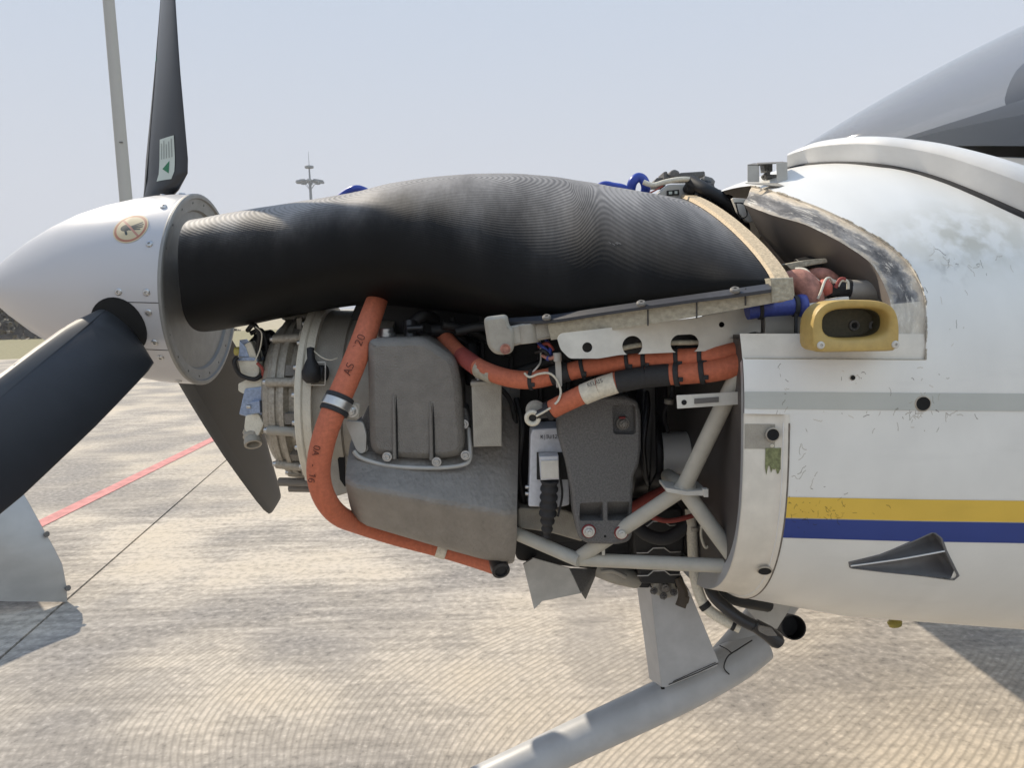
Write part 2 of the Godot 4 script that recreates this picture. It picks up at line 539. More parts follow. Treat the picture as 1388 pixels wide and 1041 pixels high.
# tan primer, oil and soot smeared along the joint band
func band_print() -> ImageTexture:
	var w := 1024
	var h := 128
	var im := Image.create(w, h, false, Image.FORMAT_RGB8)
	var n := FastNoiseLite.new()
	n.seed = 17
	n.fractal_octaves = 5
	n.frequency = 0.011
	n.fractal_gain = 0.65
	var tan_c := Vector3(0.60, 0.53, 0.43)
	var grey_c := Vector3(0.30, 0.29, 0.28)
	var soot_c := Vector3(0.095, 0.094, 0.097)
	var pale_c := Vector3(0.72, 0.68, 0.60)
	for y in h:
		for x in w:
			var t := y / 127.0 + 0.22 * n.get_noise_2d(x, y * 1.5)
			var u := float(x) / w
			var q := n.get_noise_2d(x * 0.8 + 500, y * 3.2)
			var q2 := n.get_noise_2d(x * 0.5 + 900, y * 1.2 + 70)
			var c := tan_c.lerp(grey_c, smoothstep(0.14, 0.30, t))
			var s := smoothstep(0.26, 0.42, t) * (1.0 - smoothstep(0.72, 0.9, t)) * clampf(0.75 + q2 * 1.3, 0, 1)
			if u < 0.40: s *= smoothstep(0.195, 0.21, u)
			c = c.lerp(soot_c, s * 0.9)
			c = c.lerp(tan_c * 0.75, smoothstep(0.8, 0.93, t) * 0.8)
			if u < 0.2: c = c.lerp(Vector3(0.66, 0.60, 0.50), 0.8)
			c = c.lerp(pale_c, smoothstep(0.22, 0.5, q) * 0.55)
			c *= 0.92 + 0.25 * q
			im.set_pixel(x, y, Color(clampf(c.x, 0.02, 1), clampf(c.y, 0.02, 1), clampf(c.z, 0.02, 1)).linear_to_srgb())
	return ImageTexture.create_from_image(im)

func fastener_hole(plane: Node3D, x: float, a: float, r: float, worn: Material) -> void:
	var p := fus(x, a)
	var n := fus_normal(x, a)
	var st := sf()
	lathe(st, p, n, [Vector2(r * 1.2, 0.0005), Vector2(r * 1.1, 0.0013), Vector2(r * 1.03, 0.0018), Vector2(r, 0.0017), Vector2(r * 0.96, 0.0012)], 22, false)
	var ring := part("fastener_hole", st, worn, plane)
	st = sf()
	lathe(st, p, n, [Vector2(r * 0.99, 0.0017), Vector2(r * 0.75, 0.0013), Vector2(r * 0.5, 0.0012), Vector2(0, 0.0012)], 20, false)
	part("hole_inside", st, m.void, ring)

func build_fuselage(plane: Node3D) -> void:
	var worn := worn_paint()
	var paint: StandardMaterial3D = m.white.duplicate()
	paint.uv1_triplanar = false
	paint.uv1_scale = Vector3.ONE
	paint.texture_repeat = false
	paint.normal_enabled = false
	paint.albedo_texture = worn
	m.paint = paint
	for k in ["stripe_grey", "stripe_yellow", "stripe_blue"]:
		m[k].albedo_texture = worn
		m[k].texture_repeat = false
	# the rim of the opening for the upper cowl: outer edge of the recessed band, and its inner edge, from the side up to the crown
	var rim := [Vector2(0.5061, 1.4426), Vector2(0.5102, 1.3527), Vector2(0.5147, 1.2610), Vector2(0.5126, 1.1872), Vector2(0.5063, 1.1205), Vector2(0.4915, 1.0386), Vector2(0.4667, 0.9289), Vector2(0.4433, 0.8143), Vector2(0.4165, 0.6541), Vector2(0.4026, 0.4952), Vector2(0.3988, 0.3507)]
	var lip := [Vector2(0.4617, 1.4376), Vector2(0.4676, 1.3441), Vector2(0.4751, 1.2577), Vector2(0.4724, 1.1862), Vector2(0.4677, 1.1166), Vector2(0.4577, 1.0532), Vector2(0.4369, 0.9623), Vector2(0.4139, 0.8583), Vector2(0.3835, 0.7187), Vector2(0.3710, 0.6226), Vector2(0.3633, 0.5023)]
	# skin above the joint strip
	var st := sf()
	var rows := []
	var uvs := []
	var fine_rim := []
	for i in rim.size() - 1:
		for k in 4: fine_rim.append(rim[i].cubic_interpolate(rim[i + 1], rim[maxi(i - 1, 0)], rim[mini(i + 2, rim.size() - 1)], k / 4.0))
	fine_rim.append(rim[-1])
	for k in range(1, 7): fine_rim.append(Vector2(lerpf(rim[-1].x, 0.365, k / 6.0), lerpf(rim[-1].y, 0.0, k / 6.0)))
	var joint := func(x: float) -> float: return fus_angle(x, Vector3(0.2912, 1.3227, 0.5434).y - 0.03 * (x - 0.29))
	rim[0].y = joint.call(rim[0].x)
	fine_rim[0].y = rim[0].y
	var near: int = fine_rim.size()
	for k in range(1, near): fine_rim.append(Vector2(fine_rim[near - 1 - k].x, -fine_rim[near - 1 - k].y))
	for r in fine_rim:
		var row := []
		var uv := []
		for j in 31:
			var x := lerpf(r.x, 2.6, pow(j / 30.0, 1.8))
			row.append(fus(x, r.y * joint.call(x) / joint.call(r.x)))
			uv.append(Vector2((x - 0.28) / 0.55, (1.65 - row[-1].y) / 0.8))
		rows.append(row)
		uvs.append(uv)
	grid(st, rows, 0, uvs)
	var body := part("fuselage", st, paint, plane)
	body.set_meta("label", "white painted fuselage skin behind the open engine bay")
	# side skin: front joint at x 0.288, set back to 0.343 below the grey stripe
	st = sf()
	rows = []
	uvs = []
	var a_top: float = joint.call(0.29)
	var a_step: float = fus_angle(0.31, Vector3(0.3163, 1.2535, 0.5519).y)
	var angles := []
	for k in 13: angles.append(lerpf(a_top, a_step, k / 12.0))
	var dent := PackedVector2Array()
	for v in [Vector2(0.4348, 1.9991), Vector2(0.4700, 1.9461), Vector2(0.5022, 1.8809), Vector2(0.5261, 1.8415), Vector2(0.5355, 1.8592), Vector2(0.5446, 1.9074), Vector2(0.5577, 1.9637), Vector2(0.5708, 2.0201), Vector2(0.5674, 2.0412), Vector2(0.5235, 2.0272), Vector2(0.4763, 2.0254), Vector2(0.4378, 2.0260)]: dent.append(v)
	var lo_a := 9.0
	var hi_a := 0.0
	for v in dent:
		lo_a = minf(lo_a, v.y)
		hi_a = maxf(hi_a, v.y)
	var inside_dent := func(x: float, ang: float) -> bool: return Geometry2D.is_point_in_polygon(Vector2(x, ang), dent)
	for k in 9: angles.append(lerpf(a_step + 0.0001, lo_a - 0.01, k / 8.0))
	for k in 70: angles.append(lerpf(lo_a - 0.006, hi_a + 0.006, k / 69.0))
	for k in range(1, 31): angles.append(lerpf(hi_a + 0.01, PI, k / 30.0))
	var cols := []
	for k in 8: cols.append(lerpf(0.0, 0.415, k / 8.0))
	for k in 80: cols.append(lerpf(0.415, 0.565, k / 80.0))
	for k in 31: cols.append(lerpf(0.565, 2.6, pow(k / 30.0, 1.6)))
	for i in angles.size():
		var row := []
		var uv := []
		for j in cols.size():
			var x0 := 0.288 if i < 13 else 0.343
			var x: float = cols[j] if j >= 8 else lerpf(x0, 0.415, j / 8.0)
			var ang: float = angles[i] if i >= 13 else lerpf(joint.call(x), a_step, i / 12.0)
			row.append(fus(x, ang))
			uv.append(Vector2((x - 0.28) / 0.55, (1.65 - row[-1].y) / 0.8))
		rows.append(row)
		uvs.append(uv)
	var hit := func(i: int, j: int) -> bool:
		if i < 20 or j < 8 or j > 87: return false
		for q in 4:
			if inside_dent.call(cols[j + q % 2], angles[i + q / 2]): return true
		return false
	grid(st, rows, 0, uvs, hit)
	var far_rows := []
	for row in rows:
		var back := []
		for p in row: back.append(Vector3(p.x, p.y, -p.z))
		far_rows.append(back)
	grid(st, far_rows, 0, uvs)
	part("side_skin", st, paint, plane)
	# recessed strip along the top of the side skin
	st = sf()
	rows = []
	for k in 5:
		var row := []
		var t := k / 4.0
		for j in 25:
			var x := lerpf(0.288, 0.508, j / 24.0)
			var y := lerpf(Vector3(0.2945, 1.3543, 0.5324).y, Vector3(0.2912, 1.3227, 0.5434).y, t)  - 0.03 * (x - 0.29)
			row.append(fus(x, fus_angle(x, y), -0.0025))
		rows.append(row)
	grid(st, rows, 0)
	var edge: Array = rows[0]
	var edge_rows := [edge, []]
	for p in edge: edge_rows[1].append(p + Vector3(0, -0.001, -0.02))
	grid(st, edge_rows, 3)
	part("joint_strip", st, m.recess_paint, plane)
	# the band along the rim: a recessed, dirty flange
	var fr := []
	var fl := []
	for i in rim.size() - 1:
		for k in 5:
			fr.append(rim[i].cubic_interpolate(rim[i + 1], rim[maxi(i - 1, 0)], rim[mini(i + 2, rim.size() - 1)], k / 5.0))
			fl.append(lip[i].cubic_interpolate(lip[i + 1], lip[maxi(i - 1, 0)], lip[mini(i + 2, lip.size() - 1)], k / 5.0))
	fr.append(rim[-1])
	fl.append(lip[-1])
	st = sf()
	rows = []
	uvs = []
	for e in 9:
		var row := []
		var uv := []
		for i in fr.size():
			var t := e / 8.0
			var v: Vector2 = fr[i].lerp(fl[i], t)
			row.append(fus(v.x, v.y, -0.0035 - 0.003 * t + 0.0012 * sin(t * 9.0) * sin(i * 0.9)))
			uv.append(Vector2(float(i) / (fr.size() - 1), t))
		rows.append(row)
		uvs.append(uv)
	grid(st, rows, 0, uvs)
	var dirt := StandardMaterial3D.new()
	dirt.albedo_texture = band_print()
	dirt.roughness = 0.85
	dirt.normal_enabled = true
	dirt.normal_texture = noise_made.cast
	dirt.normal_scale = 0.4
	part("cowl_joint_band", st, dirt, plane, "dirty recessed band round the open engine bay")
	# step between skin and band
	st = sf()
	rows = [[], []]
	for v in fr:
		rows[0].append(fus(v.x, v.y))
		rows[1].append(fus(v.x, v.y, -0.006))
	grid(st, rows, 0)
	part("skin_edge", st, m.recess_paint, plane)
	# inner wall of the bay behind the lip: goes inwards, then back to a closing bulkhead
	st = sf()
	rows = [[], [], [], [], []]
	for v in fl:
		var p := fus(v.x, v.y, -0.0065)
		var n := fus_normal(v.x, v.y)
		rows[0].append(p)
		rows[1].append(p - n * 0.012 + Vector3(0.004, 0, 0))
		rows[2].append(p - n * 0.05 + Vector3(0.012, 0, 0))
		rows[3].append(p - n * 0.12 + Vector3(0.05, 0, 0))
		rows[4].append(Vector3(0.62, lerpf(p.y, 1.33, 0.55), p.z * 0.3 - 0.1))
	grid(st, rows, 0)
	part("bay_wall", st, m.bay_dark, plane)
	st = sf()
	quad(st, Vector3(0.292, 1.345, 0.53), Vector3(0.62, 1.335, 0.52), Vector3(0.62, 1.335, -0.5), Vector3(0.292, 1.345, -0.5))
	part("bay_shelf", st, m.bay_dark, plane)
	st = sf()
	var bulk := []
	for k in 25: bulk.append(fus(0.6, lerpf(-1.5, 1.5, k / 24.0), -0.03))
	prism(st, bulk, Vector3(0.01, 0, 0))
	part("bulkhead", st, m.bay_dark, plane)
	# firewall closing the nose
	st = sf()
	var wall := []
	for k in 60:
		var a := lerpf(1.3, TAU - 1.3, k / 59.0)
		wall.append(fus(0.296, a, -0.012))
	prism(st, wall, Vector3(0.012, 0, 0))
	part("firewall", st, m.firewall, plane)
	# recessed lower joint flange that curves under the belly
	st = sf()
	rows = []
	for k in 40:
		var a := lerpf(a_step, PI - 0.05, k / 39.0)
		var row := []
		for x in [0.288, 0.290, 0.3, 0.318, 0.333, 0.3365, 0.338, 0.343]:
			row.append(fus(x, a, -0.004 if x < 0.335 and x > 0.289 else (-0.0052 if x < 0.3 else (-0.001 if x < 0.337 else 0.0006))))
		rows.append(row)
	grid(st, rows, 0)
	var flange := part("cowl_joint_flange", st, m.recess_paint, plane)
	st = sf()
	rows = [[], []]
	for k in 53:
		var a := lerpf(a_top, PI - 0.05, k / 52.0)
		rows[0].append(fus(0.288, a, -0.004))
		rows[1].append(fus(0.291, a, -0.03))
	grid(st, rows, 0)
	part("flange_edge", st, m.leg_grey, flange)
	# bare metal and primer patch on the flange
	st = skin_band(0.2895, 0.3265, Vector3(0.3232, 1.2057, 0.5515).y, Vector3(0.3227, 1.2376, 0.5523).y, -0.0036, 8, 6)
	part("bare_patch", st, m.alu_dull, flange)
	st = sf()
	rng.seed = 31
	rows = [[], []]
	for k in 13:
		var x := lerpf(0.315, 0.3375, k / 12.0)
		var y0: float = Vector3(0.3231, 1.2095, 0.5517).y
		rows[0].append(fus(x, fus_angle(x, y0), -0.003))
		rows[1].append(fus(x, fus_angle(x, y0 - rng.randf_range(0.022, 0.036)), -0.003))
	grid(st, rows, 0)
	mat("primer", 0.25, 0.27, 0.13, 0.8, 0.0, noise_made.oily, 20.0)
	part("primer_streaks", st, m.primer, flange)
	for e in 2:
		st = sf()
		var seam_line := []
		for k in 60:
			var ang := lerpf(a_step + 0.01, PI - 0.3, k / 59.0)
			seam_line.append(fus(0.3425 if e == 0 else 0.336, ang, 0.0004 if e == 0 else -0.0018))
		tube(st, seam_line, 0.0011 if e == 0 else 0.0009, 6)
		part("joint_edge", st, m.joint_dirt if e == 0 else m.white, flange)
	st = sf()
	var strip_line := []
	for k in 20:
		var x := lerpf(0.29, 0.506, k / 19.0)
		strip_line.append(fus(x, joint.call(x), 0.0))
	tube(st, strip_line, 0.0006, 6)
	part("joint_edge", st, m.rail_tan, plane)
	rng.seed = 55
	st = sf()
	for i in fr.size() - 1:
		if rng.randf() < 0.3: continue
		var piece := []
		for k in 4:
			var v: Vector2 = fr[i].lerp(fr[i + 1], k / 3.0)
			piece.append(fus(v.x, v.y, rng.randf_range(-0.0006, 0.0004)))
		tube(st, piece, [rng.randf_range(0.0004, 0.0014), rng.randf_range(0.0006, 0.0017), rng.randf_range(0.0004, 0.0014)], 6)
	part("chipped_edge", st, m.rim_dirt, plane)
	# painted stripes
	var g0 := Vector3(0.3520, 1.2786, 0.5542)
	var g1 := Vector3(0.3521, 1.2574, 0.5544)
	part("grey_stripe", skin_band(0.2885, 1.6, g1.y, g0.y, 0.0008, 40, 4), m.stripe_grey, plane)
	part("yellow_stripe", skin_band(0.3435, 1.6, Vector3(0.3561, 1.1159, 0.5420).y + 0.0000, Vector3(0.3537, 1.1444, 0.5479).y, 0.0008, 40, 6), m.stripe_yellow, plane)
	part("blue_stripe", skin_band(0.3435, 0.6, Vector3(0.3597, 1.0869, 0.5330).y, Vector3(0.3562, 1.1149, 0.5417).y, 0.0008, 140, 14, inside_dent), m.stripe_blue, plane)
	part("blue_stripe", skin_band(0.6, 1.6, Vector3(0.3597, 1.0869, 0.5330).y, Vector3(0.3562, 1.1149, 0.5417).y, 0.0008, 20, 6), m.stripe_blue, plane)
	for h in [[Vector2(0.5019, 1.5652), 0.0085], [Vector2(0.4186, 1.4945), 0.0028], [Vector2(0.3228, 1.6043), 0.0075], [Vector2(0.3314, 2.1160), 0.0085]]:
		fastener_hole(plane, h[0].x, h[0].y, h[1], m.rim_dirt)
	bolt(plane, fus(Vector2(0.3230, 1.6266).x, Vector2(0.3230, 1.6266).y, -0.003), Vector3.BACK, 0.0022, m.label_paper, "screw", "rivet")
	# sunk ventilation scoop: two dished flanks that meet in a bright ridge
	var ridge := [Vector2(0.4351, 2.0150), Vector2(0.4679, 1.9791), Vector2(0.5021, 1.9434), Vector2(0.5446, 1.9074)]
	var upper := [Vector2(0.4348, 1.9991), Vector2(0.4700, 1.9461), Vector2(0.5022, 1.8809), Vector2(0.5261, 1.8415)]
	var lower := [Vector2(0.4378, 2.0260), Vector2(0.4763, 2.0254), Vector2(0.5235, 2.0272), Vector2(0.5706, 2.0362)]
	var tail_up := [Vector2(0.5280, 1.8426), Vector2(0.5377, 1.8645), Vector2(0.5446, 1.9074)]
	var tail_low := [Vector2(0.5446, 1.9074), Vector2(0.5577, 1.9637), Vector2(0.5708, 2.0201)]
	var scoop := sf()
	for side in 2:
		var outline: Array = upper if side == 0 else lower
		rows = []
		for i in 15:
			var t := minf(i / 13.0, 1.0)
			var f := t * 3.0
			var q := mini(int(f), 2)
			var e: Vector2 = outline[q].lerp(outline[q + 1], f - q)
			var c: Vector2 = ridge[q].lerp(ridge[q + 1], f - q)
			var depth := 0.002 + 0.026 * pow(t, 1.3)
			var row := []
			for j in 10:
				var s: float = [0.0, 0.03, 0.1, 0.22, 0.4, 0.6, 0.8, 0.93, 0.98, 1.0][j]
				var sink_to: float = [0.0, 0.45, 0.85, 1.0, 1.0, 0.97, 0.9, 0.7, 0.3, 0.0][j]
				var v := e.lerp(c, s)
				if i == 14:
					var tail: Array = tail_up if side == 0 else [tail_low[2], tail_low[1], tail_low[0]]
					var g := s * 2.0
					v = tail[mini(int(g), 1)].lerp(tail[mini(int(g), 1) + 1], g - mini(int(g), 1))
					sink_to = 0.0
				row.append(fus(v.x, v.y, 0.0009 - depth * sink_to))
			rows.append(row)
		grid(scoop, rows, 1 + side)
	var scoop_part := part("ventilation_scoop", scoop, m.scoop_grey, plane)
	st = sf()
	var behind := []
	for v in Geometry2D.offset_polygon(dent, 0.008)[0]: behind.append(fus(v.x, v.y, -0.034))
	prism(st, behind, Vector3(0, 0, -0.004))
	part("scoop_back", st, m.void, scoop_part)
	st = sf()
	var lip_rows := [[], [], []]
	var wide_lip: PackedVector2Array = Geometry2D.offset_polygon(dent, 0.0036, Geometry2D.JOIN_ROUND)[0]
	for v in wide_lip:
		var best := dent[0]
		var far := 9.0
		for k in dent.size():
			var on := Geometry2D.get_closest_point_to_segment(v, dent[k], dent[(k + 1) % dent.size()])
			if on.distance_to(v) < far:
				far = on.distance_to(v)
				best = on
		lip_rows[0].append(fus(v.x, v.y, 0.0002))
		lip_rows[1].append(fus(v.lerp(best, 0.4).x, v.lerp(best, 0.4).y, 0.0017))
		lip_rows[2].append(fus(best.x, best.y, 0.0011))
	for row in lip_rows: row.append(row[0])
	grid(st, lip_rows, 0)
	part("scoop_lip", st, m.scoop_grey, scoop_part)
	st = sf()
	var line := []
	for i in 13:
		var f := i / 12.0 * 3.0
		var q := mini(int(f), 2)
		var c: Vector2 = ridge[q].lerp(ridge[q + 1], f - q)
		line.append(fus(c.x, c.y, 0.0014))
	tube(st, line, 0.0011, 8)
	part("ridge", st, m.white, scoop_part)
	# canopy: frame hoop and tinted shell
	var frame_up := spline([Vector3(0.4861, 1.6355, 0.1428), Vector3(0.5046, 1.6439, 0.1607), Vector3(0.5155, 1.6450, 0.2023), Vector3(0.5401, 1.6401, 0.2572), Vector3(0.5641, 1.6307, 0.3047), Vector3(0.5918, 1.6198, 0.3382), Vector3(0.6183, 1.6046, 0.3791), Vector3(0.6487, 1.5828, 0.4249), Vector3(0.6832, 1.5587, 0.4623), Vector3(0.7568, 1.5099, 0.5115)], 5)
	var frame_low := spline([Vector3(0.4794, 1.6138, 0.1548), Vector3(0.4966, 1.6163, 0.1727), Vector3(0.5111, 1.6116, 0.2143), Vector3(0.5355, 1.6018, 0.2692), Vector3(0.5592, 1.5895, 0.3167), Vector3(0.5867, 1.5755, 0.3502), Vector3(0.6131, 1.5547, 0.3911), Vector3(0.6434, 1.5251, 0.4369), Vector3(0.6778, 1.4944, 0.4743), Vector3(0.7512, 1.4385, 0.5235)], 5)
	for x in [0.80, 0.9, 1.05, 1.3, 1.6, 2.0, 2.4]: # on along the cockpit sill, out of the photograph's frame
		var sill: float = lerpf(1.425, 1.37, (x - 0.75) / 1.65)
		frame_low.append(fus(x, fus_angle(x, sill)))
		frame_up.append(fus(x, fus_angle(x, sill)) + Vector3(0.004, 0.072, -0.016))
	st = sf()
	rows = [[], [], [], [], [], [], []]
	for i in frame_up.size():
		var u: Vector3 = frame_up[i]
		var l: Vector3 = frame_low[i]
		var out := Vector3(-0.3, 0.45, 0.8).normalized()
		for e in 7:
			var t := e / 6.0
			rows[e].append(u.lerp(l, [0.0, 0.1, 0.3, 0.52, 0.60, 0.66, 1.0][e]) + out * [0.001, 0.011, 0.019, 0.023, 0.0225, 0.019, 0.002][e])
	grid(st, rows.slice(0, 5), 0)
	grid(st, rows.slice(4), 1)
	var under := [rows[6], []]
	for i in frame_up.size(): under[1].append(frame_low[i] + Vector3(0.015, 0.004, -0.03))
	grid(st, under, 2)
	part("canopy_frame", st, m.white, plane)
	st = sf()
	var gasket := []
	for i in frame_low.size(): gasket.append(frame_low[i] + Vector3(-0.001, -0.0025, 0.001))
	tube(st, gasket, [0.0035, 0.0045, 0.0055, 0.006], 8)
	part("canopy_seal", st, m.rubber, plane)
	st = sf()
	rows = []
	for i in 41:
		var t := i / 40.0
		var x := lerpf(0.555, 2.5, pow(t, 1.5))
		var f := clampf((x - 0.555) / 0.95, 0, 1)
		var zb := 0.54 * pow(1.0 - pow(1.0 - f, 2.6), 0.5)
		var yb := 1.665 - 0.16 * pow(f, 0.6)
		var top := 1.672 + 0.62 * (x - 0.555) * exp(-0.45 * maxf(0.0, x - 0.55))
		if x > 1.5: top = lerpf(top, 1.72, smoothstep(1.5, 2.6, x))
		var row := []
		for j in 25:
			var a := lerpf(-PI / 2, PI / 2, j / 24.0)
			row.append(Vector3(x, yb + (top - yb) * pow(absf(cos(a)), 0.85), zb * signf(sin(a)) * pow(absf(sin(a)), 0.9)))
		rows.append(row)
	grid(st, rows, 0)
	part("canopy", st, m.tinted_glass, plane)
	# what shows dimly through the tint: instrument cover, seat backs
	st = sf()
	rows = []
	for i in 13:
		var x := 0.64 + i * 0.045
		var row := []
		for j in 15:
			var z := lerpf(-0.40, 0.40, j / 14.0) * minf(1.0, 0.30 + i * 0.09)
			row.append(Vector3(x, lerpf(1.655, 1.745, minf(1.0, i / 7.0)) - 0.10 * pow(absf(z) / 0.42, 2.2) - (0.16 if i == 12 else 0.0), z))
		rows.append(row)
	grid(st, rows, 0)
	part("instrument_cover", st, m.rubber, plane)
	st = sf()
	prism(st, round_poly([Vector3(1.02, 1.76, 0.02), Vector3(1.16, 1.78, 0.02), Vector3(1.17, 1.865, 0.02), Vector3(1.06, 1.87, 0.02)], 0.05), Vector3(0, 0, -0.16), 0.02, true)
	part("head_rest", st, m.black, plane)
	for z in [-0.24, 0.24]:
		st = sf()
		prism(st, round_poly([Vector3(1.5, 1.3, z + 0.17), Vector3(1.56, 1.84, z + 0.13), Vector3(1.56, 1.84, z - 0.13), Vector3(1.5, 1.3, z - 0.17)], 0.05), Vector3(0.09, 0.01, 0), 0.015, true)
		part("seat_back", st, m.cast_dark, plane)
	# a wing on either side, low on the fuselage (its shadow is the dark wedge on the apron)
	for s in [-1.0]:
		st = sf()
		rows = []
		for i in 9:
			var t := i / 8.0
			var z: float = s * lerpf(0.4, 5.6, t)
			var chord := lerpf(1.25, 0.8, t)
			var x0 := lerpf(0.99, 0.44, t)
			var y := lerpf(0.98, 1.45, t)
			var row := []
			for k in 25:
				var a := TAU * (k % 24) / 24.0
				row.append(Vector3(x0 + chord * (0.5 - 0.5 * cos(a)), y + 0.085 * chord * sin(a) * (0.55 + 0.45 * cos(a)), z))
			rows.append(row)
		grid(st, rows, 0)
		part("wing", st, m.white, plane)
	# fuel drain under the belly
	st = sf()
	var drain := Vector3(0.6775, 0.8124, 0.1600)
	cyl(st, drain + Vector3(0, 0.03, 0), drain + Vector3(0.002, -0.004, 0), 0.008, 12)
	lathe(st, drain + Vector3(0, -0.002, 0), Vector3(0.2, -1, 0.1), [Vector2(0.0, 0), Vector2(0.009, 0.001), Vector2(0.013, 0.005), Vector2(0.011, 0.012), Vector2(0, 0.015)], 12)
	mat("brass", 0.35, 0.30, 0.08, 0.4, 0.6)
	part("drain_valve", st, m.brass, plane)

# ---------------------------------------------------------------- propeller
var hub := Vector3(-0.5942, 1.4414, 0.0000)
var axis := (Vector3(-0.5942, 1.4414, 0.0000) - Vector3(-0.9816, 1.4599, 0.0000)).normalized() # towards the tail
var nose_shape := [Vector2(0.181, 0.0), Vector2(0.1798, 0.035), Vector2(0.177, 0.070), Vector2(0.171, 0.105), Vector2(0.159, 0.157), Vector2(0.143, 0.206), Vector2(0.120, 0.257), Vector2(0.092, 0.307), Vector2(0.062, 0.352), Vector2(0.031, 0.393), Vector2(0.012, 0.409), Vector2(0.0, 0.413)]

func spin(h: float, phi: float, off := 0.0) -> Vector3: # h forward of the backplate, phi 0 towards +z, quarter turn = up
	var r := 0.0
	for i in range(1, nose_shape.size()):
		if h <= nose_shape[i].y:
			r = lerpf(nose_shape[i - 1].x, nose_shape[i].x, (h - nose_shape[i - 1].y) / (nose_shape[i].y - nose_shape[i - 1].y))
			break
	var up := (Vector3.UP - axis * axis.y).normalized()
	return hub - axis * h + (up * sin(phi) + Vector3.BACK * cos(phi)) * (r + off)

func spin_out(phi: float) -> Vector3:
	var up := (Vector3.UP - axis * axis.y).normalized()
	return up * sin(phi) + Vector3.BACK * cos(phi)

func spin_disc(h: float, phi: float, r: float, off: float, sides := 28, rings := 3) -> SurfaceTool:
	var st := sf()
	var rows := []
	var uvs := []
	for i in rings + 1:
		var row := []
		var uv := []
		for k in sides + 1:
			var a := TAU * (k % sides) / sides
			var rr := r * i / rings
			row.append(spin(h - rr * cos(a), phi - rr * sin(a) / 0.172, off))
			uv.append(Vector2(0.5 + 0.5 * cos(a) * i / rings, 0.5 + 0.5 * sin(a) * i / rings))
		rows.append(row)
		uvs.append(uv)
	grid(st, rows, 0, uvs)
	return st

func no_touch_print() -> ImageTexture:
	var im := Image.create(256, 256, false, Image.FORMAT_RGB8)
	var fingers := [[Vector2(0.50, 0.47), Vector2(0.79, 0.33), 0.026], [Vector2(0.51, 0.50), Vector2(0.83, 0.40), 0.026], [Vector2(0.51, 0.53), Vector2(0.83, 0.48), 0.026], [Vector2(0.50, 0.57), Vector2(0.78, 0.56), 0.024], [Vector2(0.36, 0.56), Vector2(0.44, 0.72), 0.032]]
	for y in 256:
		for x in 256:
			var p := Vector2(x + 0.5, y + 0.5) / 256.0
			var r := (p - Vector2(0.5, 0.5)).length()
			var c := Color(0.74, 0.68, 0.55)
			var hand := ((p - Vector2(0.36, 0.50)) * Vector2(0.8, 1.0)).length() < 0.12
			for f in fingers:
				if Geometry2D.get_closest_point_to_segment(p, f[0], f[1]).distance_to(p) < f[2]: hand = true
			if hand: c = Color(0.20, 0.23, 0.22)
			if absf((p - Vector2(0.5, 0.5)).dot(Vector2(-0.7071, 0.7071))) < 0.03 and r < 0.42: c = Color(0.66, 0.46, 0.40)
			if r > 0.40 and r < 0.465: c = Color(0.62, 0.41, 0.32)
			im.set_pixel(x, y, c)
	return ImageTexture.create_from_image(im)

func build_propeller(plane: Node3D) -> void:
	var st := sf()
	var profile := []
	for v in nose_shape: profile.append(Vector2(v.x, v.y))
	lathe(st, hub, -axis, profile, 72, false)
	var spinner := part("spinner", st, m.spinner, plane)
	spinner.set_meta("label", "white propeller spinner with screws round its rear edge")
	st = sf()
	lathe(st, hub, axis, [Vector2(0.1812, -0.002), Vector2(0.182, 0.0), Vector2(0.182, 0.004), Vector2(0.1795, 0.0055), Vector2(0.174, 0.0055), Vector2(0.172, 0.002), Vector2(0.152, -0.001), Vector2(0.149, -0.006), Vector2(0.06, -0.008), Vector2(0.058, 0.02), Vector2(0.0, 0.02)], 72)
	var plate := part("backplate", st, m.backplate, plane)
	for k in 20:
		var a := TAU * (k + 0.4) / 20.0
		bolt(plate, hub + axis * 0.0005 + spin_out(a) * 0.1655, axis, 0.0026, m.cast_dark, "screw", "rivet")
	for f in [[0.021, 54], [0.021, 25], [0.021, -2], [0.021, -13], [0.021, -31], [0.021, -42], [0.070, -2], [0.021, 82], [0.062, 86], [0.021, 110], [0.021, 140], [0.021, -70], [0.021, -100], [0.021, 170], [0.021, 200]]:
		bolt(spinner, spin(f[0], deg_to_rad(f[1])), spin_out(deg_to_rad(f[1])), 0.0062, m.steel, "screw", "screw")
	for s in [[0.0, 0.075, -7.5], [0.0, 0.05, -36.0]]:
		st = sf()
		var rows := [[], []]
		for k in 9:
			var h := lerpf(s[0] + 0.001, s[1], k / 8.0)
			rows[0].append(spin(h, deg_to_rad(s[2] - 0.22), 0.0004))
			rows[1].append(spin(h, deg_to_rad(s[2] + 0.22), 0.0004))
		grid(st, rows, 0)
		part("seam", st, m.ink, spinner)
	var sticker := StandardMaterial3D.new()
	sticker.albedo_texture = no_touch_print()
	sticker.roughness = 0.5
	part("warning_sticker", spin_disc(0.062, deg_to_rad(36), 0.031, 0.0006, 36, 5), sticker, spinner, "round no touching sticker with a crossed out hand")
	# three blades, a third of a turn apart
	for k in 3:
		var turn := TAU / 3.0 * k - deg_to_rad(11.0 if k == 2 else 8.0)
		var up := (Vector3.UP - axis * axis.y).normalized()
		var radial := up.rotated(axis, turn)
		var lead := (-Vector3.BACK).rotated(axis, turn)
		part("blade_opening", spin_disc(0.080, PI / 2 - turn, 0.051, 0.0007, 32, 4), m.void, spinner)
		build_blade(plane, radial, lead, k)

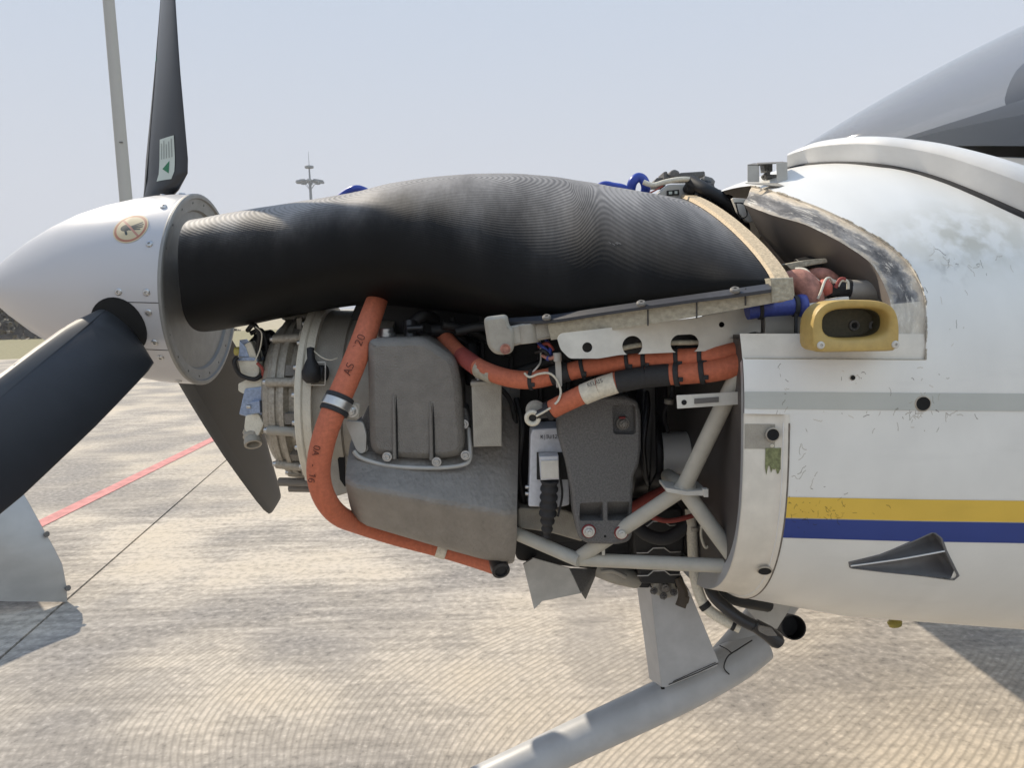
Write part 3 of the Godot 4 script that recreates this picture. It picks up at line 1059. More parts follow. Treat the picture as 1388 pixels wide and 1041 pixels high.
func blade_section(r: float) -> Array: # leading and trailing offsets, thickness, pitch
	var t := [[0.10, 0.030, 0.030, 0.060, 60], [0.15, 0.036, 0.035, 0.050, 59], [0.183, 0.043, 0.044, 0.036, 58], [0.190, 0.0445, 0.060, 0.034, 57.5], [0.214, 0.049, 0.089, 0.028, 56], [0.24, 0.051, 0.091, 0.025, 55], [0.40, 0.052, 0.088, 0.019, 43], [0.57, 0.050, 0.082, 0.015, 33], [0.78, 0.042, 0.062, 0.011, 25], [0.90, 0.034, 0.050, 0.008, 21], [0.945, 0.025, 0.042, 0.006, 20], [0.957, 0.014, 0.036, 0.003, 20]]
	for i in range(1, t.size()):
		if r <= t[i][0]:
			var f: float = (r - t[i - 1][0]) / (t[i][0] - t[i - 1][0])
			var o := []
			for q in range(1, 5): o.append(lerpf(t[i - 1][q], t[i][q], f))
			return o
	return [0.014, 0.036, 0.003, 20]

func blade_point(radial: Vector3, lead: Vector3, r: float, c: float, up_side: float) -> Vector3:
	# c: -1 trailing edge .. +1 leading edge; up_side: +1 the face turned forwards, -1 the face turned aft
	var s := blade_section(r)
	var beta := deg_to_rad(s[3])
	var chord := lead * cos(beta) - axis * sin(beta)
	var thick := chord.cross(radial).normalized()
	if thick.dot(axis) > 0: thick = -thick
	var x: float = lerpf(-s[1], s[0], (c + 1) / 2)
	var f := (c + 1) / 2
	var th: float = s[2] * 0.5 * pow(maxf(0.0, 1.0 - pow(absf(f - 0.62) / (0.38 if f > 0.62 else 0.62), 2.4)), 0.7)
	return hub - axis * 0.086 + radial * r + chord * x + thick * th * up_side

func face_out(radial: Vector3, lead: Vector3, r: float) -> Vector3: # straight out of the forward face
	var beta := deg_to_rad(blade_section(r)[3])
	var thick := (lead * cos(beta) - axis * sin(beta)).cross(radial).normalized()
	return -thick if thick.dot(axis) > 0 else thick

func build_blade(plane: Node3D, radial: Vector3, lead: Vector3, k: int) -> void:
	var st := sf()
	var rs := [0.10, 0.13, 0.15, 0.17, 0.183, 0.188, 0.19, 0.195, 0.2, 0.208, 0.214, 0.22, 0.24, 0.28, 0.34, 0.4, 0.46, 0.52, 0.57, 0.64, 0.7, 0.78, 0.84, 0.9, 0.925, 0.945, 0.955]
	var rows := []
	for r in rs:
		var row := []
		for j in 25:
			row.append(blade_point(radial, lead, r, -cos(PI * j / 24.0), 1.0))
		for j in range(1, 25):
			row.append(blade_point(radial, lead, r, cos(PI * j / 24.0), -1.0 if j < 24 else 1.0))
		rows.append(row)
	grid(st, rows, 0)
	var blade := part("propeller_blade", st, m.blade, plane, ["propeller blade that points straight up", "near propeller blade that slants down to the left", "far propeller blade behind the spinner"][k])
	# erosion strip along the leading edge
	st = sf()
	rows = []
	for r in [0.16, 0.2, 0.26, 0.34, 0.44, 0.57, 0.7, 0.84, 0.93]:
		var row := []
		for j in 9:
			var t := j / 8.0 * 2 - 1
			var p := blade_point(radial, lead, r, 1.0 - 0.34 * absf(t), signf(t))
			var beta := deg_to_rad(blade_section(r)[3])
			var chord := lead * cos(beta) - axis * sin(beta)
			var thick := chord.cross(radial).normalized()
			if thick.dot(axis) > 0: thick = -thick
			row.append(p + thick * 0.0007 * signf(t) + chord * 0.0008 * (1.0 - absf(t)))
		rows.append(row)
	grid(st, rows, 0)
	part("leading_edge_strip", st, m.blade_edge, blade)
	if k == 0:
		# paper data label with a green triangle, and a green emblem further out, on the aft face
		for d in [[0.205, 0.286, -0.62, 0.02, "decal"], [0.455, 0.50, 0.55, 0.80, "green"]]:
			var flat := sf()
			rows = []
			for i in 7:
				var row := []
				for j in 7:
					var r := lerpf(d[0], d[1], i / 6.0)
					var c := lerpf(d[2], d[3], j / 6.0)
					if d[4] == "green": c = lerpf(0.97, lerpf(0.55, 0.97, i / 6.0), j / 6.0)
					row.append(blade_point(radial, lead, r, c, 1.0) + face_out(radial, lead, r) * 0.0009)
				rows.append(row)
			grid(flat, rows, 0)
			if d[4] == "green":
				mat("green_emblem", 0.10, 0.30, 0.26, 0.5)
				part("emblem", flat, m.green_emblem, blade)
				continue
			var lab := part("data_label", flat, m.decal, blade, "pale data label with lines of print and a green triangle")
			var o := blade_point(radial, lead, 0.216, -0.42, 1.0) + face_out(radial, lead, 0.22) * 0.0016
			var across := blade_point(radial, lead, 0.216, -0.12, 1.0) + face_out(radial, lead, 0.22) * 0.0016 - o
			var tip := blade_point(radial, lead, 0.240, -0.42, 1.0) + face_out(radial, lead, 0.22) * 0.0016 - o
			var g := sf()
			tri(g, o, o + across * 0.9 + tip * 0.45, o + tip)
			part("green_triangle", g, m.green_print, lab)
			g = sf()
			for q in 5:
				var c0 := -0.54 + q * 0.11
				var row0 := []
				var row1 := []
				for i in 7:
					var r := lerpf(0.246, 0.281 - 0.004 * (q % 3), i / 6.0)
					row0.append(blade_point(radial, lead, r, c0, 1.0) + face_out(radial, lead, r) * 0.0015)
					row1.append(blade_point(radial, lead, r, c0 + 0.035, 1.0) + face_out(radial, lead, r) * 0.0015)
				grid(g, [row0, row1], 0)
			mat("faint_print", 0.26, 0.28, 0.26, 0.7)
			part("print_lines", g, m.faint_print, lab)

# ---------------------------------------------------------------- black intake duct
# x, centre height, height above, height below, centre z, half depth, roundness above and below
var duct_stations := [
		[-0.5484, 1.4480, 0.1151, 0.0835, 0.0900, 0.1150, 3.0000, 3.0000],
		[-0.4874, 1.4568, 0.1158, 0.0838, 0.0900, 0.1220, 2.8000, 2.8000],
		[-0.4225, 1.4654, 0.1160, 0.0813, 0.0900, 0.1320, 2.6000, 2.6000],
		[-0.3443, 1.4761, 0.1143, 0.0788, 0.0900, 0.1500, 2.5000, 2.5000],
		[-0.2668, 1.4857, 0.1138, 0.0812, 0.0900, 0.1750, 2.4000, 2.5000],
		[-0.1917, 1.4907, 0.1230, 0.0913, 0.0900, 0.2050, 2.3500, 2.6000],
		[-0.1202, 1.4716, 0.1510, 0.0816, 0.0800, 0.2450, 2.3000, 2.8000],
		[-0.0523, 1.4460, 0.1806, 0.0665, 0.0700, 0.2850, 2.2500, 3.2000],
		[0.0121, 1.4186, 0.2078, 0.0473, 0.0600, 0.3250, 2.2000, 4.0000],
		[0.0733, 1.4018, 0.2182, 0.0272, 0.0500, 0.3650, 2.2000, 5.0000],
		[0.1312, 1.4062, 0.2022, 0.0241, 0.0400, 0.4050, 2.2000, 6.0000],
		[0.1856, 1.4104, 0.1884, 0.0218, 0.0300, 0.4450, 2.0000, 7.0000],
		[0.2367, 1.4149, 0.1795, 0.0220, 0.0200, 0.4850, 1.7000, 8.0000],
		[0.2844, 1.4180, 0.1747, 0.0264, 0.0100, 0.5250, 1.4000, 9.0000],
		[0.3205, 1.4173, 0.1737, 0.0216, 0.0000, 0.5500, 1.2200, 10.0000]]

func duct_at(x: float) -> Array:
	var d := duct_stations
	for i in range(1, d.size()):
		if x <= d[i][0] or i == d.size() - 1:
			var t: float = (x - d[i - 1][0]) / (d[i][0] - d[i - 1][0])
			var a: Array = d[maxi(i - 2, 0)]
			var e: Array = d[mini(i + 1, d.size() - 1)]
			var o := []
			for q in 8: o.append(cubic_interpolate(d[i - 1][q], d[i][q], lerpf(d[i - 1][q], a[q], 0.6), lerpf(d[i][q], e[q], 0.6), t))
			return o
	return d[0]

func duct_point(x: float, a: float, grow := 0.0) -> Vector3: # a: 0 top, quarter turn = near side
	var s := duct_at(x)
	var c := cos(a)
	var n: float = s[6] if c > 0 else s[7]
	return Vector3(x, s[1] + (s[2] + grow if c > 0 else s[3] + grow) * signf(c) * pow(absf(c), 2.0 / n), s[4] + (s[5] + grow) * signf(sin(a)) * pow(absf(sin(a)), 2.0 / n))

# woven composite: fine ridges that fan out along the duct, under a thin coat of dust
func weave_prints() -> Array:
	var w := 2048
	var h := 1024
	var col := PackedByteArray()
	var hei := PackedByteArray()
	col.resize(w * h)
	hei.resize(w * h)
	var n := FastNoiseLite.new()
	n.seed = 21
	n.frequency = 0.004
	n.fractal_octaves = 5
	var dust := n.get_image(w, h).get_data()
	n.frequency = 0.05
	n.seed = 3
	var fine := n.get_image(w, h).get_data()
	for y in h:
		var v := float(y) / h
		for x in w:
			var u := float(x) / w
			var i := y * w + x
			var dv := minf(v, 1.0 - v)
			var e1 := Vector2((u - 0.55) * 0.87, (dv - 0.085) * 2.6).length()
			var e2 := Vector2((u - 1.02) * 0.87, (dv - 0.10) * 1.9).length()
			var ph := lerpf(e1, e2 + 0.1, smoothstep(0.74, 0.80, u)) / 0.0088 + 0.25 * (dust[i] / 255.0)
			var ridge := 0.5 + 0.5 * sin(TAU * ph)
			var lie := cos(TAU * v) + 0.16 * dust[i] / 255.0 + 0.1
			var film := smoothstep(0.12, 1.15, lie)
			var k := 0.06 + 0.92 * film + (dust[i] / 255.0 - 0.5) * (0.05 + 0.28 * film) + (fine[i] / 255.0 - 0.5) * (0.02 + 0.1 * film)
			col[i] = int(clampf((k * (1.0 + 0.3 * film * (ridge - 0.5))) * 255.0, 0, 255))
			hei[i] = int(clampf(110.0 + (ridge - 0.5) * 190.0 * (0.12 + 0.88 * film) + (fine[i] - 128) * 0.22, 0, 255))
	var colour := Image.create_from_data(w, h, false, Image.FORMAT_L8, col)
	var relief := Image.create_from_data(w, h, false, Image.FORMAT_L8, hei)
	relief.convert(Image.FORMAT_RGBA8)
	relief.bump_map_to_normal_map(2.2)
	return [ImageTexture.create_from_image(colour), ImageTexture.create_from_image(relief)]

func build_duct(plane: Node3D) -> void:
	var prints := weave_prints()
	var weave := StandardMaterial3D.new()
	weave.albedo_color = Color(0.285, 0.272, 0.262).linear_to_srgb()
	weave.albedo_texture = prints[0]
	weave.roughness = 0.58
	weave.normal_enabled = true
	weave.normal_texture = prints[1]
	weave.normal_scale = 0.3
	weave.metallic_specular = 0.32
	var x0: float = duct_stations[0][0]
	var x1: float = duct_stations[-1][0]
	var st := sf()
	var rows := []
	var uvs := []
	for i in 73:
		var row := []
		var uv := []
		var x := lerpf(x0, x1, i / 72.0)
		for j in 81:
			var a := TAU * (j % 80) / 80.0
			row.append(duct_point(x, a))
			uv.append(Vector2(i / 72.0, j / 80.0))
		rows.append(row)
		uvs.append(uv)
	grid(st, rows, 0, uvs)
	var inside := [[], [], []]
	for j in 81:
		inside[0].append(rows[0][j])
		inside[1].append(duct_point(x0, TAU * (j % 80) / 80.0, -0.004))
		inside[2].append(duct_point(x0 + 0.2, TAU * (j % 80) / 80.0, -0.006))
	grid(st, inside, 2)
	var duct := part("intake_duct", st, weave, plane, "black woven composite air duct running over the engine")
	# flange at the aft end with its tan sealing strip
	st = sf()
	rows = [[], [], [], []]
	for j in 81:
		var a := TAU * (j % 80) / 80.0
		rows[0].append(duct_point(x1, a, 0.001))
		rows[1].append(duct_point(x1, a, 0.007) + Vector3(0.003, 0, 0))
		rows[2].append(duct_point(x1, a, 0.007) + Vector3(0.021, 0, 0))
		rows[3].append(duct_point(x1, a, -0.02) + Vector3(0.022, 0, 0))
	grid(st, rows, -1)
	part("sealing_strip", st, m.seal_tan, duct)
	st = sf()
	var cap := []
	for j in 80: cap.append(duct_point(x1, TAU * j / 80.0, -0.012) + Vector3(0.012, 0, 0))
	prism(st, cap, Vector3(-0.006, 0, 0))
	part("end_screen", st, m.bay_dark, duct)
	# lower flange lip with bolts along the near edge
	st = sf()
	var lip := [Vector3(-0.0016, 1.3737, 0.4000), Vector3(0.0545, 1.3749, 0.4350), Vector3(0.1074, 1.3819, 0.4650), Vector3(0.1698, 1.3901, 0.5000), Vector3(0.2304, 1.3976, 0.5300), Vector3(0.2746, 1.4025, 0.5560), Vector3(0.3123, 1.4073, 0.5750)]
	var lip_in := [Vector3(-0.0014, 1.3787, 0.3850), Vector3(0.0554, 1.3818, 0.4200), Vector3(0.1091, 1.3886, 0.4500), Vector3(0.1724, 1.3967, 0.4850), Vector3(0.2340, 1.4041, 0.5150), Vector3(0.2784, 1.4097, 0.5430), Vector3(0.3173, 1.4145, 0.5600)]
	var lo := spline(lip, 5)
	var li := spline(lip_in, 5)
	rows = [li, lo, [], []]
	for p in lo: rows[2].append(p + Vector3(0, -0.004, 0))
	for p in li: rows[3].append(p + Vector3(0, -0.010, -0.01))
	grid(st, rows, -1)
	part("duct_flange", st, weave_plain(), duct)
	for b in [Vector3(0.0504, 1.3791, 0.4360), Vector3(0.1698, 1.3948, 0.5000), Vector3(0.2746, 1.4078, 0.5560)]:
		bolt(duct, b, Vector3(-0.05, 0.85, 0.45), 0.0062, m.cast_grey, "screw", "bolt")
	# scuffs in the duct's coat
	for s in [Vector3(0.1105, 1.5348, 0.3000), Vector3(0.1431, 1.4794, 0.4000)]:
		var g := sf()
		rng.seed = int(s.x * 1000)
		for q in 4:
			var c: Vector3 = s + Vector3(rng.randf_range(-0.008, 0.008), rng.randf_range(-0.003, 0.003), 0)
			var d := duct_at(c.x)
			var t := clampf((c.y - d[1]) / d[2], -0.99, 0.99)
			var a := acos(signf(t) * pow(absf(t), (d[6] if t > 0 else d[7]) / 2.0))
			var l := rng.randf_range(0.002, 0.006)
			quad(g, duct_point(c.x, a, 0.0006), duct_point(c.x + l, a + 0.01, 0.0006), duct_point(c.x + l, a + 0.018, 0.0006), duct_point(c.x, a + 0.006, 0.0006))
		part("scuff", g, m.stamp_grey, duct)

func weave_plain() -> StandardMaterial3D:
	if not m.has("duct_black"): mat("duct_black", 0.035, 0.036, 0.042, 0.45, 0.0, noise_made.grime, 10.0)
	return m.duct_black

# ---------------------------------------------------------------- engine
func build_engine(plane: Node3D) -> void:
	build_gearbox(plane)
	build_sump(plane)
	build_dark_core(plane)
	build_mount(plane)
	build_bracket(plane)
	build_firewall_cables(plane)
	build_hoses(plane)
	build_rail(plane)
	build_top_clutter(plane)
	build_bay(plane)

func build_gearbox(plane: Node3D) -> void:
	var c := Vector3(-0.4092, 1.2145, 0.0000)
	c.x = 0.0
	var ax := axis
	var o := func(x: float) -> Vector3: return c + ax * x
	# drum behind the flange, flange plate, ribbed front housing
	var st := sf()
	lathe(st, o.call(-0.352), ax, [Vector2(0.10, 0), Vector2(0.163, 0.0), Vector2(0.165, 0.002), Vector2(0.165, 0.05), Vector2(0.16, 0.053), Vector2(0.16, 0.13), Vector2(0.09, 0.135)], 56)
	var gear := part("gearbox", st, m.alu_dull, plane, "cast alloy propeller gearbox with a cream flange")
	st = sf()
	lathe(st, o.call(-0.378), ax, [Vector2(0.12, 0), Vector2(0.179, 0), Vector2(0.181, 0.002), Vector2(0.181, 0.011), Vector2(0.179, 0.013), Vector2(0.177, 0.0135), Vector2(0.177, 0.028), Vector2(0.12, 0.028)], 72)
	part("flange", st, m.cream_cast, gear)
	st = sf()
	lathe(st, o.call(-0.447), ax, [Vector2(0.06, -0.012), Vector2(0.112, -0.010), Vector2(0.132, 0.0), Vector2(0.141, 0.010), Vector2(0.141, 0.014), Vector2(0.149, 0.016), Vector2(0.151, 0.018), Vector2(0.151, 0.026), Vector2(0.147, 0.028), Vector2(0.147, 0.033), Vector2(0.155, 0.035), Vector2(0.155, 0.043), Vector2(0.148, 0.045), Vector2(0.140, 0.049), Vector2(0.140, 0.070)], 60)
	part("front_housing", st, m.gear_metal, gear)
	st = sf()
	cyl(st, hub + ax * 0.03, hub + ax * 0.2, 0.05, 24)
	part("propeller_shaft", st, m.cast_dark, gear)
	for k in 11:
		var a := TAU * (k + 0.3) / 11.0
		var d := (Vector3.UP - ax * ax.y).normalized().rotated(ax, a)
		st = sf()
		cyl(st, o.call(-0.434) + d * 0.153, o.call(-0.378) + d * 0.158, 0.0085, 14)
		cyl(st, o.call(-0.3835) + d * 0.163, o.call(-0.378) + d * 0.163, 0.012, 12)
		var boss := part("stud_boss", st, m.gear_metal if k % 3 else m.alu_dull, gear)
		bolt(boss, o.call(-0.434) + d * 0.153, -ax, 0.0052, m.steel)
	for k in 22:
		var a := TAU * (k + 0.1) / 22.0
		var d := (Vector3.UP - ax * ax.y).normalized().rotated(ax, a)
		bolt(gear, o.call(-0.378) + d * 0.171, -ax, 0.0046, m.steel)
		if k % 2 == 0:
			st = sf()
			box(st, o.call(-0.392) + d * 0.146, ax * 0.011, d * 0.007, ax.cross(d) * 0.010, 0.001)
			part("web", st, m.cast_grey, gear)
	# casting block behind the flange, with its seams
	st = sf()
	prism(st, round_poly([Vector3(-0.3507, 1.2870, 0.1300), Vector3(-0.2942, 1.2853, 0.1300), Vector3(-0.3002, 1.0664, 0.1300), Vector3(-0.3382, 1.0566, 0.1300), Vector3(-0.3627, 1.0737, 0.1300)], 0.008), Vector3(0, 0, -0.3), 0.003)
	part("side_casting", st, m.alu_dull, gear)
	st = sf()
	prism(st, [Vector3(-0.3173, 1.1303, 0.1340), Vector3(-0.3047, 1.1434, 0.1340), Vector3(-0.3068, 1.0785, 0.1340), Vector3(-0.3154, 1.0923, 0.1340)], Vector3(0, 0, -0.006))
	part("slot", st, m.void, gear)
	st = sf()
	cyl(st, Vector3(-0.3867, 1.3648, 0.0200), Vector3(-0.3390, 1.3591, 0.0200), 0.0215, 24)
	cyl(st, Vector3(-0.3390, 1.3591, 0.0200), Vector3(-0.2714, 1.3529, 0.0200), 0.0235, 24)
	part("upper_pipe", st, m.sheet_grey, gear)
	st = sf()
	prism(st, [Vector3(-0.3918, 1.3830, 0.0800), Vector3(-0.3821, 1.3854, 0.0800), Vector3(-0.3834, 1.3176, 0.0800), Vector3(-0.3929, 1.3179, 0.0800)], Vector3(0, 0, -0.012), 0.001)
	part("strut", st, m.alu_dull, gear)
	# sensor boot in a wire frame
	st = sf()
	lathe(st, Vector3(-0.3430, 1.3357, 0.1800), Vector3(-0.3417, 1.2701, 0.1850) - Vector3(-0.3430, 1.3357, 0.1800), [Vector2(0, 0), Vector2(0.0065, 0.002), Vector2(0.0065, 0.02), Vector2(0.012, 0.03), Vector2(0.017, 0.042), Vector2(0.017, 0.054), Vector2(0.010, 0.062), Vector2(0, 0.063)], 20, false)
	part("sensor_boot", st, m.black, gear)
	st = sf()
	cyl(st, Vector3(-0.3430, 1.2904, 0.1700), Vector3(-0.3202, 1.2889, 0.1750), 0.014, 18)
	part("sensor_plug", st, m.black, gear)
	st = sf()
	tube(st, [Vector3(-0.3357, 1.3089, 0.1800), Vector3(-0.3192, 1.3084, 0.1800), Vector3(-0.3187, 1.3071, 0.1800), Vector3(-0.3213, 1.2702, 0.1800), Vector3(-0.3220, 1.2690, 0.1800), Vector3(-0.3455, 1.2697, 0.1800)], 0.0012, 6)
	part("sensor_frame", st, m.alu, gear)
	hose("safety_wire", [Vector3(-0.3395, 1.3305, 0.1800), Vector3(-0.3238, 1.3178, 0.1850), Vector3(-0.3090, 1.3123, 0.1850), Vector3(-0.2973, 1.3153, 0.1800)], 0.0011, m.wire_white, gear, 6)
	# propeller governor with its connectors, in front of the housing
	st = sf()
	prism(st, round_poly([Vector3(-0.4942, 1.3149, 0.1100), Vector3(-0.4874, 1.3360, 0.1100), Vector3(-0.4682, 1.3461, 0.1100), Vector3(-0.4569, 1.3138, 0.1100), Vector3(-0.4560, 1.2870, 0.1100), Vector3(-0.4646, 1.2779, 0.1100), Vector3(-0.4884, 1.2812, 0.1100)], 0.004), Vector3(0, 0, -0.05), 0.002)
	var gov := part("governor_head", st, m.cream_cast, plane, "small governor valve block beside the gearbox")
	st = sf()
	prism(st, [Vector3(-0.4971, 1.3152, 0.1130), Vector3(-0.4743, 1.3172, 0.1130), Vector3(-0.4533, 1.3139, 0.1130), Vector3(-0.4535, 1.3099, 0.1130), Vector3(-0.4974, 1.3112, 0.1130)], Vector3(0, 0, -0.055))
	prism(st, [Vector3(-0.4906, 1.3176, 0.1120), Vector3(-0.4873, 1.3481, 0.1120), Vector3(-0.4775, 1.3359, 0.1120), Vector3(-0.4720, 1.3171, 0.1120)], Vector3(0, 0, -0.04), 0.001)
	part("blue_block", st, m.connector_blue, gov)
	st = sf()
	prism(st, round_poly([Vector3(-0.4959, 1.2694, 0.1100), Vector3(-0.4697, 1.2807, 0.1100), Vector3(-0.4525, 1.2788, 0.1100), Vector3(-0.4497, 1.2586, 0.1100), Vector3(-0.4878, 1.2503, 0.1100), Vector3(-0.4968, 1.2559, 0.1100)], 0.003), Vector3(0, 0, -0.05), 0.002)
	part("lower_block", st, m.cream_cast, gov)
	st = sf()
	prism(st, round_poly([Vector3(-0.4827, 1.2601, 0.1150), Vector3(-0.4492, 1.2631, 0.1150), Vector3(-0.4511, 1.2120, 0.1150), Vector3(-0.4755, 1.2073, 0.1150), Vector3(-0.4965, 1.2134, 0.1150)], 0.003), Vector3(0, 0, -0.06), 0.002)
	prism(st, round_poly([Vector3(-0.4712, 1.2375, 0.1300), Vector3(-0.4525, 1.2396, 0.1300), Vector3(-0.4526, 1.2169, 0.1300), Vector3(-0.4699, 1.2161, 0.1300)], 0.002), Vector3(0, 0, -0.02), 0.001)
	part("solenoid", st, m.connector_blue, gov)
	st = sf()
	prism(st, round_poly([Vector3(-0.4828, 1.2124, 0.1200), Vector3(-0.4599, 1.2157, 0.1200), Vector3(-0.4506, 1.1952, 0.1200), Vector3(-0.4627, 1.1726, 0.1200), Vector3(-0.4789, 1.1703, 0.1200), Vector3(-0.4870, 1.1895, 0.1200)], 0.004), Vector3(0, 0, -0.05), 0.002)
	part("valve_body", st, m.cream_cast, gov)
	st = sf()
	lathe(st, Vector3(-0.4805, 1.1861, 0.1000), Vector3(-0.4703, 1.1534, 0.1250) - Vector3(-0.4805, 1.1861, 0.1000), [Vector2(0.012, 0), Vector2(0.016, 0.008), Vector2(0.014, 0.012), Vector2(0.0165, 0.018), Vector2(0.014, 0.022), Vector2(0.0155, 0.028), Vector2(0.0155, 0.036), Vector2(0.0115, 0.036), Vector2(0.011, 0.02), Vector2(0, 0.02)], 22)
	part("valve_spout", st, m.alu_dull, gov)
	st = sf()
	cyl(st, Vector3(-0.5009, 1.3278, 0.1000), Vector3(-0.4901, 1.3275, 0.1000), 0.008, 14)
	mat("yellow_cap", 0.45, 0.38, 0.10, 0.5)
	part("cap", st, m.yellow_cap, gov)
	for w in [[Vector3(-0.4756, 1.3646, 0.1000), Vector3(-0.4563, 1.3752, 0.1200), Vector3(-0.4484, 1.3553, 0.1200), Vector3(-0.4556, 1.3351, 0.1100), Vector3(-0.4546, 1.3084, 0.1100)], [Vector3(-0.4904, 1.3182, 0.1200), Vector3(-0.4946, 1.3081, 0.1250), Vector3(-0.4873, 1.2862, 0.1200), Vector3(-0.4626, 1.2774, 0.1200), Vector3(-0.4508, 1.2842, 0.1100)], [Vector3(-0.4774, 1.3585, 0.0800), Vector3(-0.4567, 1.3633, 0.0800), Vector3(-0.4491, 1.3332, 0.0800), Vector3(-0.4544, 1.2924, 0.0800)], [Vector3(-0.4775, 1.3536, 0.0600), Vector3(-0.4573, 1.3461, 0.0600), Vector3(-0.4595, 1.3055, 0.0700), Vector3(-0.4684, 1.2860, 0.0800)]]:
		hose("cable", w, 0.0042, m.black, gov, 8)
	for q in [Vector3(-0.4652, 1.3441, 0.0700), Vector3(-0.4589, 1.3213, 0.0600), Vector3(-0.4754, 1.3218, 0.0600), Vector3(-0.4517, 1.3524, 0.0500)]:
		st = sf()
		lathe(st, q - Vector3(0.012, 0.01, 0), Vector3(1, 0.6, 0.2), [Vector2(0, 0), Vector2(0.013, 0.002), Vector2(0.015, 0.014), Vector2(0.011, 0.024), Vector2(0, 0.026)], 12)
		part("plug", st, m.black, gov)
	hose("safety_wire", [Vector3(-0.4507, 1.3714, 0.1300), Vector3(-0.4393, 1.3595, 0.1350), Vector3(-0.4452, 1.3333, 0.1300), Vector3(-0.4559, 1.3099, 0.1300)], 0.0012, m.wire_white, gov, 6)
	hose("cable", [Vector3(-0.4555, 1.3065, 0.1200), Vector3(-0.4469, 1.2956, 0.1200), Vector3(-0.4498, 1.2788, 0.1100)], 0.003, m.hose_red, gov, 8)
	st = sf()
	cyl(st, Vector3(-0.4803, 1.2013, 0.1100), Vector3(-0.4635, 1.2198, 0.1000), 0.005, 10)
	cyl(st, Vector3(-0.4756, 1.2296, 0.1300), Vector3(-0.4677, 1.2294, 0.1300), 0.004, 10)
	part("fitting", st, m.steel, gov)
	for q in [Vector3(-0.4491, 1.0749, 0.0600), Vector3(-0.4361, 1.0581, 0.0400)]:
		st = sf()
		cyl(st, q, q + ax * 0.07, 0.0085, 6)
		part("drain_plug", st, m.cast_grey, gear)

